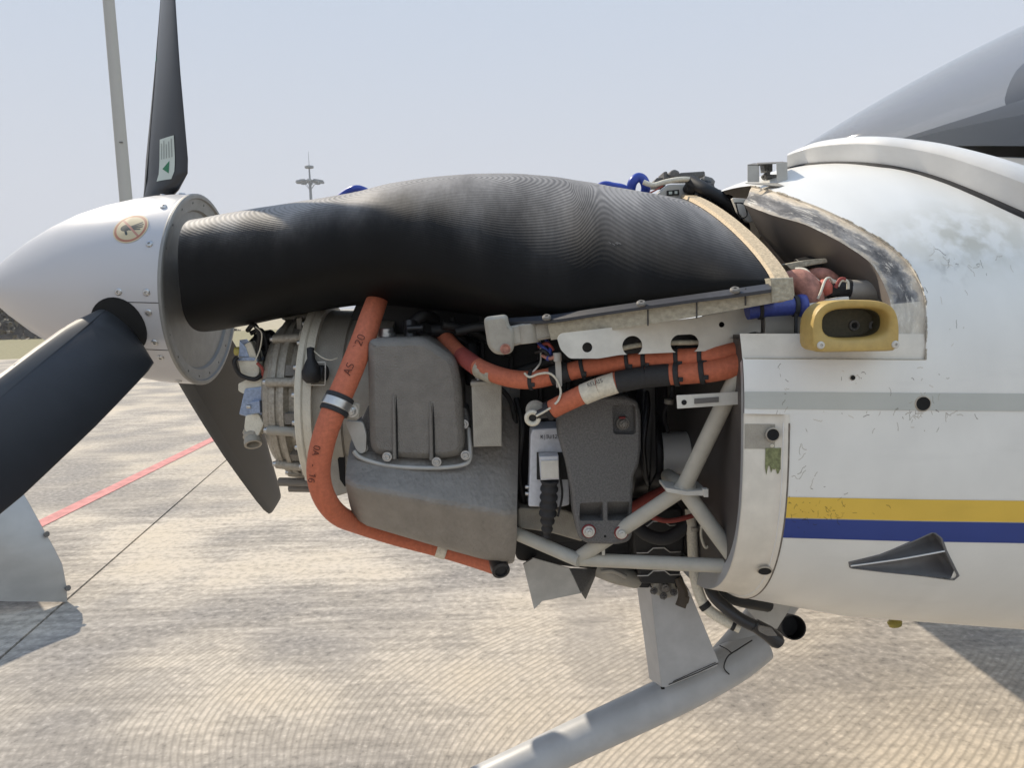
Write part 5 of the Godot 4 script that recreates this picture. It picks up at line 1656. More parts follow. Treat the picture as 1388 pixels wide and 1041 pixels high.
func build_hoses(plane: Node3D) -> void:
	# long orange hose: down past the gearbox, then back under the sump
	var path := [Vector3(-0.2208, 1.4137, 0.2000), Vector3(-0.2271, 1.3837, 0.2350), Vector3(-0.2356, 1.3470, 0.2700), Vector3(-0.2547, 1.2918, 0.3050), Vector3(-0.2746, 1.2442, 0.3250), Vector3(-0.2919, 1.1959, 0.3350), Vector3(-0.3012, 1.1501, 0.3350), Vector3(-0.2968, 1.1080, 0.3250), Vector3(-0.2848, 1.0696, 0.2900), Vector3(-0.2658, 1.0327, 0.2200), Vector3(-0.2093, 0.9935, 0.1700), Vector3(-0.1333, 0.9647, 0.1550), Vector3(-0.0803, 0.9501, 0.1650), Vector3(-0.0348, 0.9495, 0.2100)]
	var h := hose("oil_cooler_hose", path, [0.0175, 0.0185, 0.0188, 0.0188, 0.0186, 0.018, 0.0172, 0.0165, 0.016, 0.016, 0.016], m.hose_orange, plane, 24)
	h.set_meta("label", "long orange hose from the top of the engine down round the sump")
	var d := (Vector3(-0.2746, 1.2442, 0.3250) - Vector3(-0.2547, 1.2918, 0.3050)).normalized()
	var cl := Vector3(-0.2706, 1.2526, 0.3205)
	band("clamp_rubber", cl - d * 0.0145, cl + d * 0.0145, 0.0225, m.rubber, h)
	band("clamp_strap", cl - d * 0.007, cl + d * 0.007, 0.0237, m.steel, h)
	var st := sf()
	prism(st, round_poly([Vector3(-0.2591, 1.2550, 0.3150), Vector3(-0.2364, 1.2520, 0.3150), Vector3(-0.2387, 1.2290, 0.3150), Vector3(-0.2594, 1.2273, 0.3150)], 0.004), Vector3(0, 0, -0.006), 0.001)
	part("clamp_tab", st, m.alu_dull, h)
	bolt(h, Vector3(-0.2494, 1.2409, 0.3155), Vector3.BACK, 0.0068, m.steel, "hex")
	var run := Vector3(-0.1165, 0.9671, 0.2000) - Vector3(-0.1418, 0.9757, 0.2000)
	band("hose_tag", Vector3(-0.1422, 0.9684, 0.1570), Vector3(-0.1252, 0.9624, 0.1570), 0.0174, m.label_paper, h)
	var face := Vector3(-0.1, 0, 1)
	var dirs := [(Vector3(-0.2662, 1.2719, 0.3100) - Vector3(-0.2464, 1.3166, 0.3000)), (Vector3(-0.2993, 1.1663, 0.3300) - Vector3(-0.2836, 1.2234, 0.3300))]
	writing("hose_lettering", "AS", 0.012, Vector3(-0.2495, 1.3069, 0.3208), -dirs[0], Vector3(-1, 0.1, 0), m.hose_ink, h)
	writing("hose_lettering", "1020", 0.012, Vector3(-0.2389, 1.3415, 0.2965), -dirs[0], Vector3(-1, 0.1, 0), m.hose_ink, h)
	writing("hose_lettering", "0A", 0.010, Vector3(-0.2973, 1.1875, 0.3560), dirs[1], Vector3(1, 0.2, 0), m.hose_ink, h)
	writing("hose_lettering", "-", 0.010, Vector3(-0.3031, 1.1649, 0.3555), dirs[1], Vector3(1, 0.2, 0), m.hose_ink, h)
	writing("hose_lettering", "16", 0.010, Vector3(-0.3067, 1.1455, 0.3545), dirs[1], Vector3(1, 0.2, 0), m.hose_ink, h)
	# upper orange cable hose
	var up := [Vector3(-0.1160, 1.3517, 0.1800), Vector3(-0.0901, 1.3267, 0.2400), Vector3(-0.0612, 1.3087, 0.3000), Vector3(-0.0317, 1.2969, 0.3450), Vector3(-0.0019, 1.2895, 0.3700), Vector3(0.0281, 1.2879, 0.3850), Vector3(0.0623, 1.2938, 0.3900), Vector3(0.1043, 1.3041, 0.4000), Vector3(0.1627, 1.3135, 0.4200), Vector3(0.2158, 1.3175, 0.4400), Vector3(0.2617, 1.3196, 0.4600), Vector3(0.3037, 1.3269, 0.4700), Vector3(0.3365, 1.3353, 0.4600)]
	var u := hose("cable_hose", up, 0.0133, m.hose_orange, plane, 20)
	u.set_meta("label", "upper orange sleeved cable tied along the engine side")
	band("shrink_sleeve", Vector3(-0.0491, 1.3010, 0.3220), Vector3(-0.0250, 1.2929, 0.3520), 0.0142, m.rail_tan, u)
	band("shrink_sleeve", Vector3(-0.0792, 1.3184, 0.2650), Vector3(-0.0515, 1.3030, 0.3180), 0.0142, m.hose_red, u)
	band("black_sleeve", Vector3(0.0570, 1.2928, 0.3890), Vector3(0.0833, 1.2991, 0.3955), 0.0143, m.rubber, u)
	# lower orange cable hose with a paper tag, a dark wrap and a ring terminal
	var low := [Vector3(0.0520, 1.2438, 0.4000), Vector3(0.0814, 1.2592, 0.4100), Vector3(0.1132, 1.2742, 0.4200), Vector3(0.1505, 1.2867, 0.4300), Vector3(0.1900, 1.2937, 0.4400), Vector3(0.2370, 1.2980, 0.4580), Vector3(0.2754, 1.3031, 0.4720), Vector3(0.3125, 1.3135, 0.4800), Vector3(0.3432, 1.3238, 0.4700)]
	var l := hose("battery_cable", low, [0.0135, 0.0138, 0.0140, 0.0142, 0.0146, 0.0155, 0.0158, 0.0155], m.hose_orange, plane, 20)
	l.set_meta("label", "lower orange battery cable that ends in a ring terminal")
	band("paper_tag", Vector3(0.1000, 1.2678, 0.4155), Vector3(0.1223, 1.2774, 0.4225), 0.0152, m.label_paper, l)
	band("paper_tag", Vector3(0.1223, 1.2774, 0.4225), Vector3(0.1455, 1.2852, 0.4292), 0.0152, m.label_paper, l)
	writing("tag_print", "RELAIS", 0.0052, Vector3(0.1144, 1.2867, 0.4395), Vector3(0.1391, 1.2941, 0.4395) - Vector3(0.1149, 1.2862, 0.4350), Vector3(0.2, 1, 0.1), m.ink, l)
	band("dark_wrap", Vector3(0.1464, 1.2857, 0.4295), Vector3(0.1860, 1.2933, 0.4395), 0.0153, m.rubber, l)
	band("dark_wrap", Vector3(0.1860, 1.2933, 0.4395), Vector3(0.2167, 1.2963, 0.4495), 0.0156, m.rubber, l)
	for t in [[720,515,0.385,0.0138,0], [790,499.5,0.3995,0.0138,0], [847,490.5,0.419,0.0138,0], [872,488,0.428,0.0138,0]]:
		pass
	var ties := [[Vector3(0.0259, 1.2881, 0.3845), Vector3(0.0313, 1.2881, 0.3860), 0.0142, u], [Vector3(0.0990, 1.3026, 0.3990), Vector3(0.1043, 1.3038, 0.4000), 0.0142, u], [Vector3(0.1607, 1.3132, 0.4195), Vector3(0.1657, 1.3138, 0.4210), 0.0142, u], [Vector3(0.1823, 1.3152, 0.4270), Vector3(0.1881, 1.3155, 0.4290), 0.0142, u], [Vector3(0.2242, 1.3179, 0.4435), Vector3(0.2298, 1.3182, 0.4455), 0.0142, u], [Vector3(0.2545, 1.3190, 0.4565), Vector3(0.2599, 1.3193, 0.4590), 0.0142, u], [Vector3(0.2221, 1.2967, 0.4525), Vector3(0.2286, 1.2972, 0.4550), 0.0163, l], [Vector3(0.2535, 1.2998, 0.4642), Vector3(0.2600, 1.3006, 0.4665), 0.0165, l]]
	for t in ties:
		var b := band("cable_tie", t[0], t[1], t[2] + 0.0012, m.rubber, t[3])
		st = sf()
		axis_box(st, t[0].lerp(t[1], 0.5) + Vector3(0.001, -0.006, t[2]), Vector3(0.006, 0.006, 0.005), 0.001)
		part("tie_head", st, m.rubber, b)
	st = sf()
	lathe(st, Vector3(0.0333, 1.2433, 0.3850), Vector3(0, 0.1, 1), [Vector2(0, -0.012), Vector2(0.0145, -0.012), Vector2(0.0145, 0.0), Vector2(0.010, 0.004), Vector2(0, 0.004)], 22)
	var post := part("terminal_post", st, m.alu_dull, l)
	st = sf()
	lathe(st, Vector3(0.0284, 1.2344, 0.3970), Vector3(-0.05, -0.1, 1), [Vector2(0.0055, 0.001), Vector2(0.006, 0.006), Vector2(0.009, 0.0075), Vector2(0.0118, 0.006), Vector2(0.0122, 0.0), Vector2(0.006, -0.002), Vector2(0.0055, 0.001)], 24, false)
	part("ring_terminal", st, m.wire_white, post)
	st = sf()
	lathe(st, Vector3(0.0285, 1.2342, 0.3960), Vector3(-0.05, -0.1, 1), [Vector2(0, 0.002), Vector2(0.0055, 0.002)], 18)
	part("terminal_bolt", st, m.black, post)
	st = sf()
	tube(st, [Vector3(0.0338, 1.2379, 0.4000), Vector3(0.0433, 1.2411, 0.4020), Vector3(0.0551, 1.2452, 0.4030)], [0.006, 0.0075, 0.0115], 14)
	part("terminal_boot", st, m.black_gloss, l)
	band("terminal_clip", Vector3(0.0498, 1.2428, 0.4005), Vector3(0.0562, 1.2462, 0.4030), 0.0146, m.black, l)
	hose("bonding_wire", [Vector3(0.0334, 1.2383, 0.4100), Vector3(0.0450, 1.2449, 0.4140), Vector3(0.0533, 1.2505, 0.4180)], 0.0016, m.wire_white, l, 8)
	hose("bonding_wire", [Vector3(0.0185, 1.2988, 0.3950), Vector3(0.0256, 1.2939, 0.4020), Vector3(0.0383, 1.2981, 0.4050), Vector3(0.0530, 1.2989, 0.4070), Vector3(0.0631, 1.2904, 0.4100), Vector3(0.0687, 1.2739, 0.4150), Vector3(0.0650, 1.2620, 0.4200), Vector3(0.0595, 1.2561, 0.4220)], 0.0017, m.wire_white, l, 8)
	# tangle of small blue and red cores with a steel clip above the cable
	var tangle := [[Vector3(0.0383, 1.3443, 0.3800), Vector3(0.0448, 1.3366, 0.4000), Vector3(0.0551, 1.3279, 0.4000), Vector3(0.0629, 1.3195, 0.3900)], [Vector3(0.0399, 1.3362, 0.3900), Vector3(0.0523, 1.3406, 0.4000), Vector3(0.0605, 1.3309, 0.4000)], [Vector3(0.0445, 1.3239, 0.4000), Vector3(0.0544, 1.3201, 0.4100), Vector3(0.0639, 1.3240, 0.4100)], [Vector3(0.0354, 1.3278, 0.3900), Vector3(0.0474, 1.3308, 0.4100), Vector3(0.0600, 1.3129, 0.4000)], [Vector3(0.0512, 1.3460, 0.3800), Vector3(0.0563, 1.3342, 0.4000), Vector3(0.0512, 1.3181, 0.4100)]]
	for k in tangle.size():
		hose("thin_wire", tangle[k], 0.0026, [m.blue_silicone, m.hose_red, m.hose_pink, m.black, m.blue_silicone][k], u, 8)
	hose("thin_wire", [Vector3(0.0430, 1.3436, 0.3700), Vector3(0.0430, 1.3162, 0.3800), Vector3(0.0370, 1.3064, 0.3900), Vector3(0.0238, 1.2939, 0.3900)], 0.0014, m.perforated, u, 6)
	st = sf()
	prism(st, round_poly([Vector3(0.0619, 1.3219, 0.4080), Vector3(0.0703, 1.3237, 0.4080), Vector3(0.0710, 1.3069, 0.4080), Vector3(0.0714, 1.2794, 0.4080), Vector3(0.0630, 1.2775, 0.4080), Vector3(0.0625, 1.3050, 0.4080)], 0.002), Vector3(0, 0, -0.004), 0.0006)
	cyl(st, Vector3(0.0651, 1.3282, 0.4100), Vector3(0.0658, 1.3156, 0.4100), 0.006, 12)
	part("cable_clip", st, m.sheet_grey, u)

func build_rail(plane: Node3D) -> void:
	# tan rail under the duct flange
	var st := sf()
	var top := [Vector3(0.0518, 1.3717, 0.4250), Vector3(0.1715, 1.3900, 0.4900), Vector3(0.2328, 1.3976, 0.5200), Vector3(0.2778, 1.4034, 0.5450), Vector3(0.3165, 1.4082, 0.5650)]
	var bot := [Vector3(0.0564, 1.3469, 0.4250), Vector3(0.1712, 1.3660, 0.4900), Vector3(0.2327, 1.3753, 0.5200), Vector3(0.2778, 1.3835, 0.5450), Vector3(0.3166, 1.3905, 0.5650)]
	var rows := [[], [], [], [], []]
	for i in top.size():
		rows[0].append(top[i] + Vector3(0, 0, -0.03))
		rows[1].append(top[i] + Vector3(0, 0.0, -0.002))
		rows[2].append(top[i] + Vector3(0, -0.003, 0))
		rows[3].append(bot[i])
		rows[4].append(bot[i] + Vector3(0, 0, -0.03))
	grid(st, rows, -1)
	var rail := part("support_rail", st, m.rail_tan, plane, "tan rail under the edge of the black duct")
	st = sf()
	prism(st, [Vector3(0.3137, 1.4206, 0.5680), Vector3(0.3411, 1.4206, 0.5680), Vector3(0.3431, 1.3994, 0.5680), Vector3(0.3414, 1.3942, 0.5680), Vector3(0.3156, 1.3905, 0.5680)], Vector3(0, 0, -0.03), 0.0015)
	part("rail_end", st, m.rail_tan, rail)
	for q in [Vector3(0.1791, 1.3706, 0.4945), Vector3(0.2358, 1.3789, 0.5225), Vector3(0.2883, 1.3940, 0.5525)]:
		st = sf()
		axis_box(st, q + Vector3(0, 0.005, 0), Vector3(0.0016, 0.021, 0.002))
		part("rail_joint", st, m.soot, rail)
	st = sf()
	prism(st, round_poly([Vector3(-0.0038, 1.3669, 0.4150), Vector3(0.0233, 1.3713, 0.4150), Vector3(0.0252, 1.3681, 0.4150), Vector3(0.0544, 1.3735, 0.4150), Vector3(0.0611, 1.3494, 0.4150), Vector3(0.0267, 1.3442, 0.4150), Vector3(0.0016, 1.3387, 0.4150)], 0.003), Vector3(0, 0, -0.03), 0.003)
	cyl(st, Vector3(0.0234, 1.3700, 0.4050), Vector3(0.0258, 1.3427, 0.4050), 0.0155, 18)
	part("rail_socket", st, m.alu_dull, rail)
	st = sf()
	prism(st, round_poly([Vector3(-0.0374, 1.3814, 0.4200), Vector3(-0.0033, 1.3845, 0.4200), Vector3(-0.0017, 1.3691, 0.4200), Vector3(0.0054, 1.3637, 0.4200), Vector3(0.0045, 1.3348, 0.4200), Vector3(-0.0029, 1.3277, 0.4200), Vector3(-0.0226, 1.3283, 0.4200), Vector3(-0.0326, 1.3400, 0.4200)], 0.008, 4), Vector3(0, 0, -0.035), 0.005, true)
	var knuckle := part("rail_knuckle", st, m.alu_dull, rail)
	st = sf()
	lathe(st, Vector3(-0.0079, 1.3362, 0.4200), Vector3(0.1, 0, 1), [Vector2(0.0075, 0), Vector2(0.0072, 0.003), Vector2(0.006, 0.0035), Vector2(0.0055, 0.001), Vector2(0, 0.001)], 18)
	part("pivot", st, m.hose_pink, knuckle)
	# lightened side plate with round holes and slots
	var plate := CSGPolygon3D.new()
	var outline := round_poly([Vector3(0.0902, 1.3299, 0.0000), Vector3(0.0976, 1.3383, 0.0000), Vector3(0.3561, 1.3607, 0.0000), Vector3(0.4851, 1.3812, 0.0000), Vector3(0.4867, 1.3268, 0.0000), Vector3(0.4594, 1.3219, 0.0000), Vector3(0.4509, 1.2962, 0.0000), Vector3(0.3414, 1.2951, 0.0000), Vector3(0.2118, 1.2932, 0.0000), Vector3(0.1713, 1.2872, 0.0000), Vector3(0.1138, 1.2889, 0.0000), Vector3(0.0969, 1.3067, 0.0000)], 0.006)
	var flat := PackedVector2Array()
	for p in outline: flat.append(Vector2(p.x, p.y))
	# the outline was given at z 0: bring it to its own plane z 0.47 by the same measure
	var o0 := Vector3(0.1951, 1.3509, 0.4700)
	var s := 0.00099 / 0.00144
	var b0 := Vector3(0.2841, 1.3285, 0.0000)
	for i in flat.size(): flat[i] = Vector2(o0.x + (flat[i].x - b0.x) * s, o0.y + (flat[i].y - b0.y) * s)
	plate.polygon = flat
	plate.depth = 0.0022
	plate.position = Vector3(0, 0, 0.47)
	plate.material = m.perforated
	for hole in [[Vector3(0.1021, 1.3379, 0.4700), 0.0068, 0.0], [Vector3(0.1624, 1.3381, 0.4700), 0.0135, 0.0], [Vector3(0.2325, 1.3389, 0.4700), 0.0125, 0.013], [Vector3(0.2819, 1.3631, 0.4700), 0.0038, 0.0], [Vector3(0.3254, 1.3302, 0.4700), 0.022, 0.0]]:
		var cut := CSGPolygon3D.new()
		var ring := PackedVector2Array()
		for k in 28:
			var a := TAU * k / 28.0
			ring.append(Vector2(cos(a) * hole[1] + signf(cos(a)) * hole[2] * 0.5, sin(a) * hole[1]))
		cut.polygon = ring
		cut.depth = 0.02
		cut.position = hole[0] + Vector3(0, 0, 0.01) - Vector3(0, 0, 0.47)
		cut.operation = CSGShape3D.OPERATION_SUBTRACTION
		plate.add_child(cut)
	plate.name = numbered("perforated_plate")
	plate.set_meta("label", "pale plate with round lightening holes")
	plane.add_child(plate, true)
	st = sf()
	prism(st, [Vector3(0.0656, 1.3443, 0.4400), Vector3(0.3276, 1.3811, 0.4400), Vector3(0.3430, 1.3300, 0.4400), Vector3(0.0784, 1.3236, 0.4400)], Vector3(0, 0, -0.005))
	part("backing_panel", st, m.black, plane)
	hose("inner_rod", [Vector3(0.1430, 1.3326, 0.4520), Vector3(0.1878, 1.3395, 0.4550), Vector3(0.2672, 1.3393, 0.4580)], 0.0035, m.rail_tan, plane, 8)
	# blue silicone joint on the cream pipe, held by ties
	st = sf()
	tube(st, spline([Vector3(0.3093, 1.3811, 0.4900), Vector3(0.3363, 1.3842, 0.4900), Vector3(0.3700, 1.3851, 0.4900), Vector3(0.3864, 1.3855, 0.4900)], 5), 0.0122, 20)
	var blue := part("blue_joint", st, m.blue_silicone, plane, "blue silicone pipe joint held by black ties")
	st = sf()
	lathe(st, Vector3(0.3748, 1.3854, 0.4900), Vector3(0.3883, 1.3855, 0.4900) - Vector3(0.3748, 1.3854, 0.4900), [Vector2(0.010, 0), Vector2(0.0142, 0.0015), Vector2(0.0150, 0.006), Vector2(0.0142, 0.0105), Vector2(0.010, 0.012)], 22, false)
	part("joint_collar", st, m.blue_silicone, blue)
	for t in [[Vector3(0.3690, 1.3851, 0.4900), Vector3(0.3748, 1.3851, 0.4900)], [Vector3(0.3228, 1.3826, 0.4900), Vector3(0.3276, 1.3831, 0.4900)]]:
		band("cable_tie", t[0], t[1], 0.0142, m.rubber, blue)
	st = sf()
	prism(st, [Vector3(0.3683, 1.3823, 0.5000), Vector3(0.3721, 1.3822, 0.5000), Vector3(0.3724, 1.3498, 0.5000), Vector3(0.3686, 1.3499, 0.5000)], Vector3(0, 0, -0.003))
	part("tie_tail", st, m.rubber, blue)
	st = sf()
	cyl(st, Vector3(0.3397, 1.3608, 0.4500), Vector3(0.4200, 1.3625, 0.4500), 0.022, 26)
	part("cream_pipe", st, m.perforated, plane)

func build_top_clutter(plane: Node3D) -> void:
	# control unit on top of the engine with its loom
	var st := sf()
	prism(st, round_poly([Vector3(0.2579, 1.5633, 0.0500), Vector3(0.2690, 1.5857, 0.0500), Vector3(0.2978, 1.6089, 0.0500), Vector3(0.3346, 1.6092, 0.0500), Vector3(0.3590, 1.5964, 0.0500), Vector3(0.3931, 1.5660, 0.0500), Vector3(0.4067, 1.5442, 0.0500)], 0.004), Vector3(0, 0, -0.16), 0.003)
	var unit := part("control_unit", st, m.sheet_grey, plane, "grey control unit behind the top of the duct")
	st = sf()
	prism(st, [Vector3(0.2953, 1.5973, 0.0520), Vector3(0.3177, 1.5987, 0.0520), Vector3(0.3184, 1.5887, 0.0520), Vector3(0.2952, 1.5880, 0.0520)], Vector3(0, 0, -0.001))
	part("data_plate", st, m.ink, unit)
	st = sf()
	axis_box(st, Vector3(0.3020, 1.5931, 0.0525), Vector3(0.006, 0.005, 0.0006))
	axis_box(st, Vector3(0.3122, 1.5935, 0.0525), Vector3(0.005, 0.005, 0.0006))
	part("plate_marks", st, m.decal, unit)
	hose("loom_sleeve", [Vector3(0.2478, 1.6098, 0.0800), Vector3(0.2641, 1.6033, 0.0850), Vector3(0.2840, 1.6079, 0.0850), Vector3(0.3040, 1.6113, 0.0850), Vector3(0.3250, 1.6127, 0.0800), Vector3(0.3474, 1.6097, 0.0700)], 0.0046, m.wire_white, unit, 12)
	st = sf()
	prism(st, round_poly([Vector3(0.2899, 1.6317, 0.0500), Vector3(0.2967, 1.6329, 0.0500), Vector3(0.2993, 1.6248, 0.0500), Vector3(0.3156, 1.6243, 0.0500), Vector3(0.3211, 1.6295, 0.0500), Vector3(0.3660, 1.6309, 0.0500), Vector3(0.3673, 1.6228, 0.0500), Vector3(0.3482, 1.6167, 0.0500), Vector3(0.2911, 1.6184, 0.0500)], 0.002), Vector3(0, 0, -0.05), 0.002)
	prism(st, round_poly([Vector3(0.2996, 1.6214, 0.0550), Vector3(0.3011, 1.6319, 0.0550), Vector3(0.3092, 1.6356, 0.0550), Vector3(0.3187, 1.6314, 0.0550), Vector3(0.3199, 1.6168, 0.0550)], 0.004), Vector3(0, 0, -0.04), 0.003, true)
	prism(st, [Vector3(0.2739, 1.6165, 0.0400), Vector3(0.2795, 1.6230, 0.0400), Vector3(0.2959, 1.6225, 0.0400), Vector3(0.2958, 1.6078, 0.0400), Vector3(0.2738, 1.6084, 0.0400)], Vector3(0, 0, -0.05), 0.001)
	part("plug_row", st, m.cast_dark, unit)
	rng.seed = 9
	for q in [Vector3(0.3404, 1.6101, 0.0600), Vector3(0.3487, 1.6018, 0.0700), Vector3(0.3659, 1.6069, 0.0500), Vector3(0.3516, 1.5898, 0.0800), Vector3(0.3675, 1.5947, 0.0700), Vector3(0.3729, 1.5839, 0.0800), Vector3(0.3863, 1.5889, 0.0600), Vector3(0.3889, 1.5782, 0.0800), Vector3(0.4026, 1.5831, 0.0600), Vector3(0.4050, 1.5725, 0.0800), Vector3(0.3650, 1.5750, 0.0900), Vector3(0.3809, 1.5680, 0.0900), Vector3(0.3968, 1.5610, 0.0900), Vector3(0.4074, 1.5555, 0.0900)]:
		st = sf()
		var r := rng.randf_range(0.009, 0.014)
		lathe(st, q - Vector3(0.012, 0.004, 0), Vector3(1, rng.randf_range(-0.9, 0.3), rng.randf_range(-0.4, 0.5)), [Vector2(0, 0), Vector2(r * 0.8, 0.001), Vector2(r, 0.005), Vector2(r * 0.9, 0.011), Vector2(r, 0.014), Vector2(r * 0.85, 0.022), Vector2(0, 0.024)], 12)
		part("connector", st, m.black, unit)
	hose("loom", [Vector3(0.3340, 1.6114, 0.0700), Vector3(0.3532, 1.5921, 0.1000), Vector3(0.3768, 1.5746, 0.1100), Vector3(0.3990, 1.5559, 0.1100), Vector3(0.4191, 1.5332, 0.1000), Vector3(0.4410, 1.5108, 0.0500)], 0.011, m.black, unit, 12)
	st = sf()
	lathe(st, Vector3(0.3687, 1.6198, 0.0000), Vector3(1, -0.35, 0.1), [Vector2(0, 0), Vector2(0.010, 0.001), Vector2(0.013, 0.006), Vector2(0.013, 0.02), Vector2(0.009, 0.027), Vector2(0, 0.028)], 16)
	part("round_cap", st, m.cast_dark, unit)
	hose("thin_wire", [Vector3(0.2564, 1.5885, 0.0900), Vector3(0.2670, 1.5934, 0.0900), Vector3(0.2813, 1.6015, 0.0850)], 0.0015, m.hose_red, unit, 6)
	# blue hose that loops over the back of the engine
	hose("blue_hose", [Vector3(-0.3438, 1.6067, -0.0600), Vector3(-0.3173, 1.6247, -0.0500), Vector3(-0.2946, 1.6318, -0.0400), Vector3(-0.2764, 1.6278, -0.0500), Vector3(-0.2442, 1.6053, -0.0600)], 0.0065, m.blue_hose, plane, 12).set_meta("label", "dark blue hose just showing over the duct's front slope")
	hose("blue_hose", [Vector3(0.1438, 1.5906, 0.0200), Vector3(0.1778, 1.6140, 0.0300), Vector3(0.1999, 1.6106, 0.0400), Vector3(0.2175, 1.6046, 0.0500), Vector3(0.2255, 1.5950, 0.0500)], 0.006, m.blue_hose, plane, 12).set_meta("label", "blue hose lying along the top of the duct")
	hose("blue_hose", [Vector3(0.2282, 1.5949, 0.0500), Vector3(0.2310, 1.6120, 0.0600), Vector3(0.2405, 1.6210, 0.0600), Vector3(0.2500, 1.6180, 0.0600), Vector3(0.2552, 1.6060, 0.0600), Vector3(0.2555, 1.5941, 0.0500)], 0.0088, m.blue_hose, plane, 14).set_meta("label", "bright blue hose loop beside the control unit")
	# tin bracket with a latch on the crown of the cowl
	st = sf()
	prism(st, [Vector3(0.3834, 1.6073, 0.2500), Vector3(0.4021, 1.6057, 0.2500), Vector3(0.4022, 1.5793, 0.2500), Vector3(0.3835, 1.5798, 0.2500)], Vector3(0, 0, -0.001), 0.0003)
	prism(st, [Vector3(0.4222, 1.6050, 0.2700), Vector3(0.4395, 1.6056, 0.2700), Vector3(0.4397, 1.5763, 0.2700), Vector3(0.4235, 1.5756, 0.2700)], Vector3(0, 0, -0.001), 0.0003)
	var tin := part("latch_bracket", st, m.sheet_grey, plane, "small tin bracket with a latch on the cowl crown")
	st = sf()
	prism(st, [Vector3(0.3834, 1.6073, 0.2500), Vector3(0.4021, 1.6057, 0.2500), Vector3(0.4345, 1.6193, 0.1800), Vector3(0.4160, 1.6210, 0.1800)], Vector3(0, -0.001, 0))
	prism(st, [Vector3(0.3998, 1.6074, 0.2500), Vector3(0.4395, 1.6056, 0.2700), Vector3(0.4630, 1.6221, 0.1800), Vector3(0.4209, 1.6215, 0.1800)], Vector3(0, -0.0012, 0))
	part("bracket_lid", st, m.cast_grey, tin)
	st = sf()
	prism(st, [Vector3(0.4222, 1.6144, 0.2100), Vector3(0.4367, 1.6151, 0.2100), Vector3(0.4368, 1.6022, 0.2100), Vector3(0.4235, 1.6025, 0.2100)], Vector3(0, 0, -0.02), 0.001)
	cyl(st, Vector3(0.4203, 1.5916, 0.2200), Vector3(0.4419, 1.5910, 0.2200), 0.004, 10)
	cyl(st, Vector3(0.4263, 1.5867, 0.2200), Vector3(0.4262, 1.6031, 0.2200), 0.003, 10)
	cyl(st, Vector3(0.4183, 1.5901, 0.2150), Vector3(0.4267, 1.5969, 0.2150), 0.0045, 10)
	axis_box(st, Vector3(0.4357, 1.5892, 0.2100), Vector3(0.014, 0.008, 0.02), 0.001)
	part("latch", st, m.cast_dark, tin)
	st = sf()
	prism(st, [Vector3(0.3739, 1.5759, 0.2700), Vector3(0.4593, 1.5735, 0.2700), Vector3(0.4437, 1.5649, 0.3000), Vector3(0.4121, 1.5659, 0.3000)], Vector3(0, -0.001, 0))
	part("bracket_foot", st, m.alu_dull, tin)
	hose("latch_wire", [Vector3(0.3595, 1.5470, 0.2600), Vector3(0.3747, 1.5443, 0.2600), Vector3(0.3794, 1.5270, 0.2600), Vector3(0.3688, 1.5238, 0.2600), Vector3(0.3618, 1.5458, 0.2600)], 0.0012, m.ink, tin, 6)
	st = sf()
	prism(st, round_poly([Vector3(0.3631, 1.5583, 0.2350), Vector3(0.3989, 1.5549, 0.2350), Vector3(0.4287, 1.5365, 0.2350), Vector3(0.4347, 1.5246, 0.2350), Vector3(0.3894, 1.5177, 0.2350), Vector3(0.3727, 1.5346, 0.2350)], 0.003), Vector3(0, 0, -0.01), 0.001)
	part("tab_plate", st, m.recess_paint, plane)

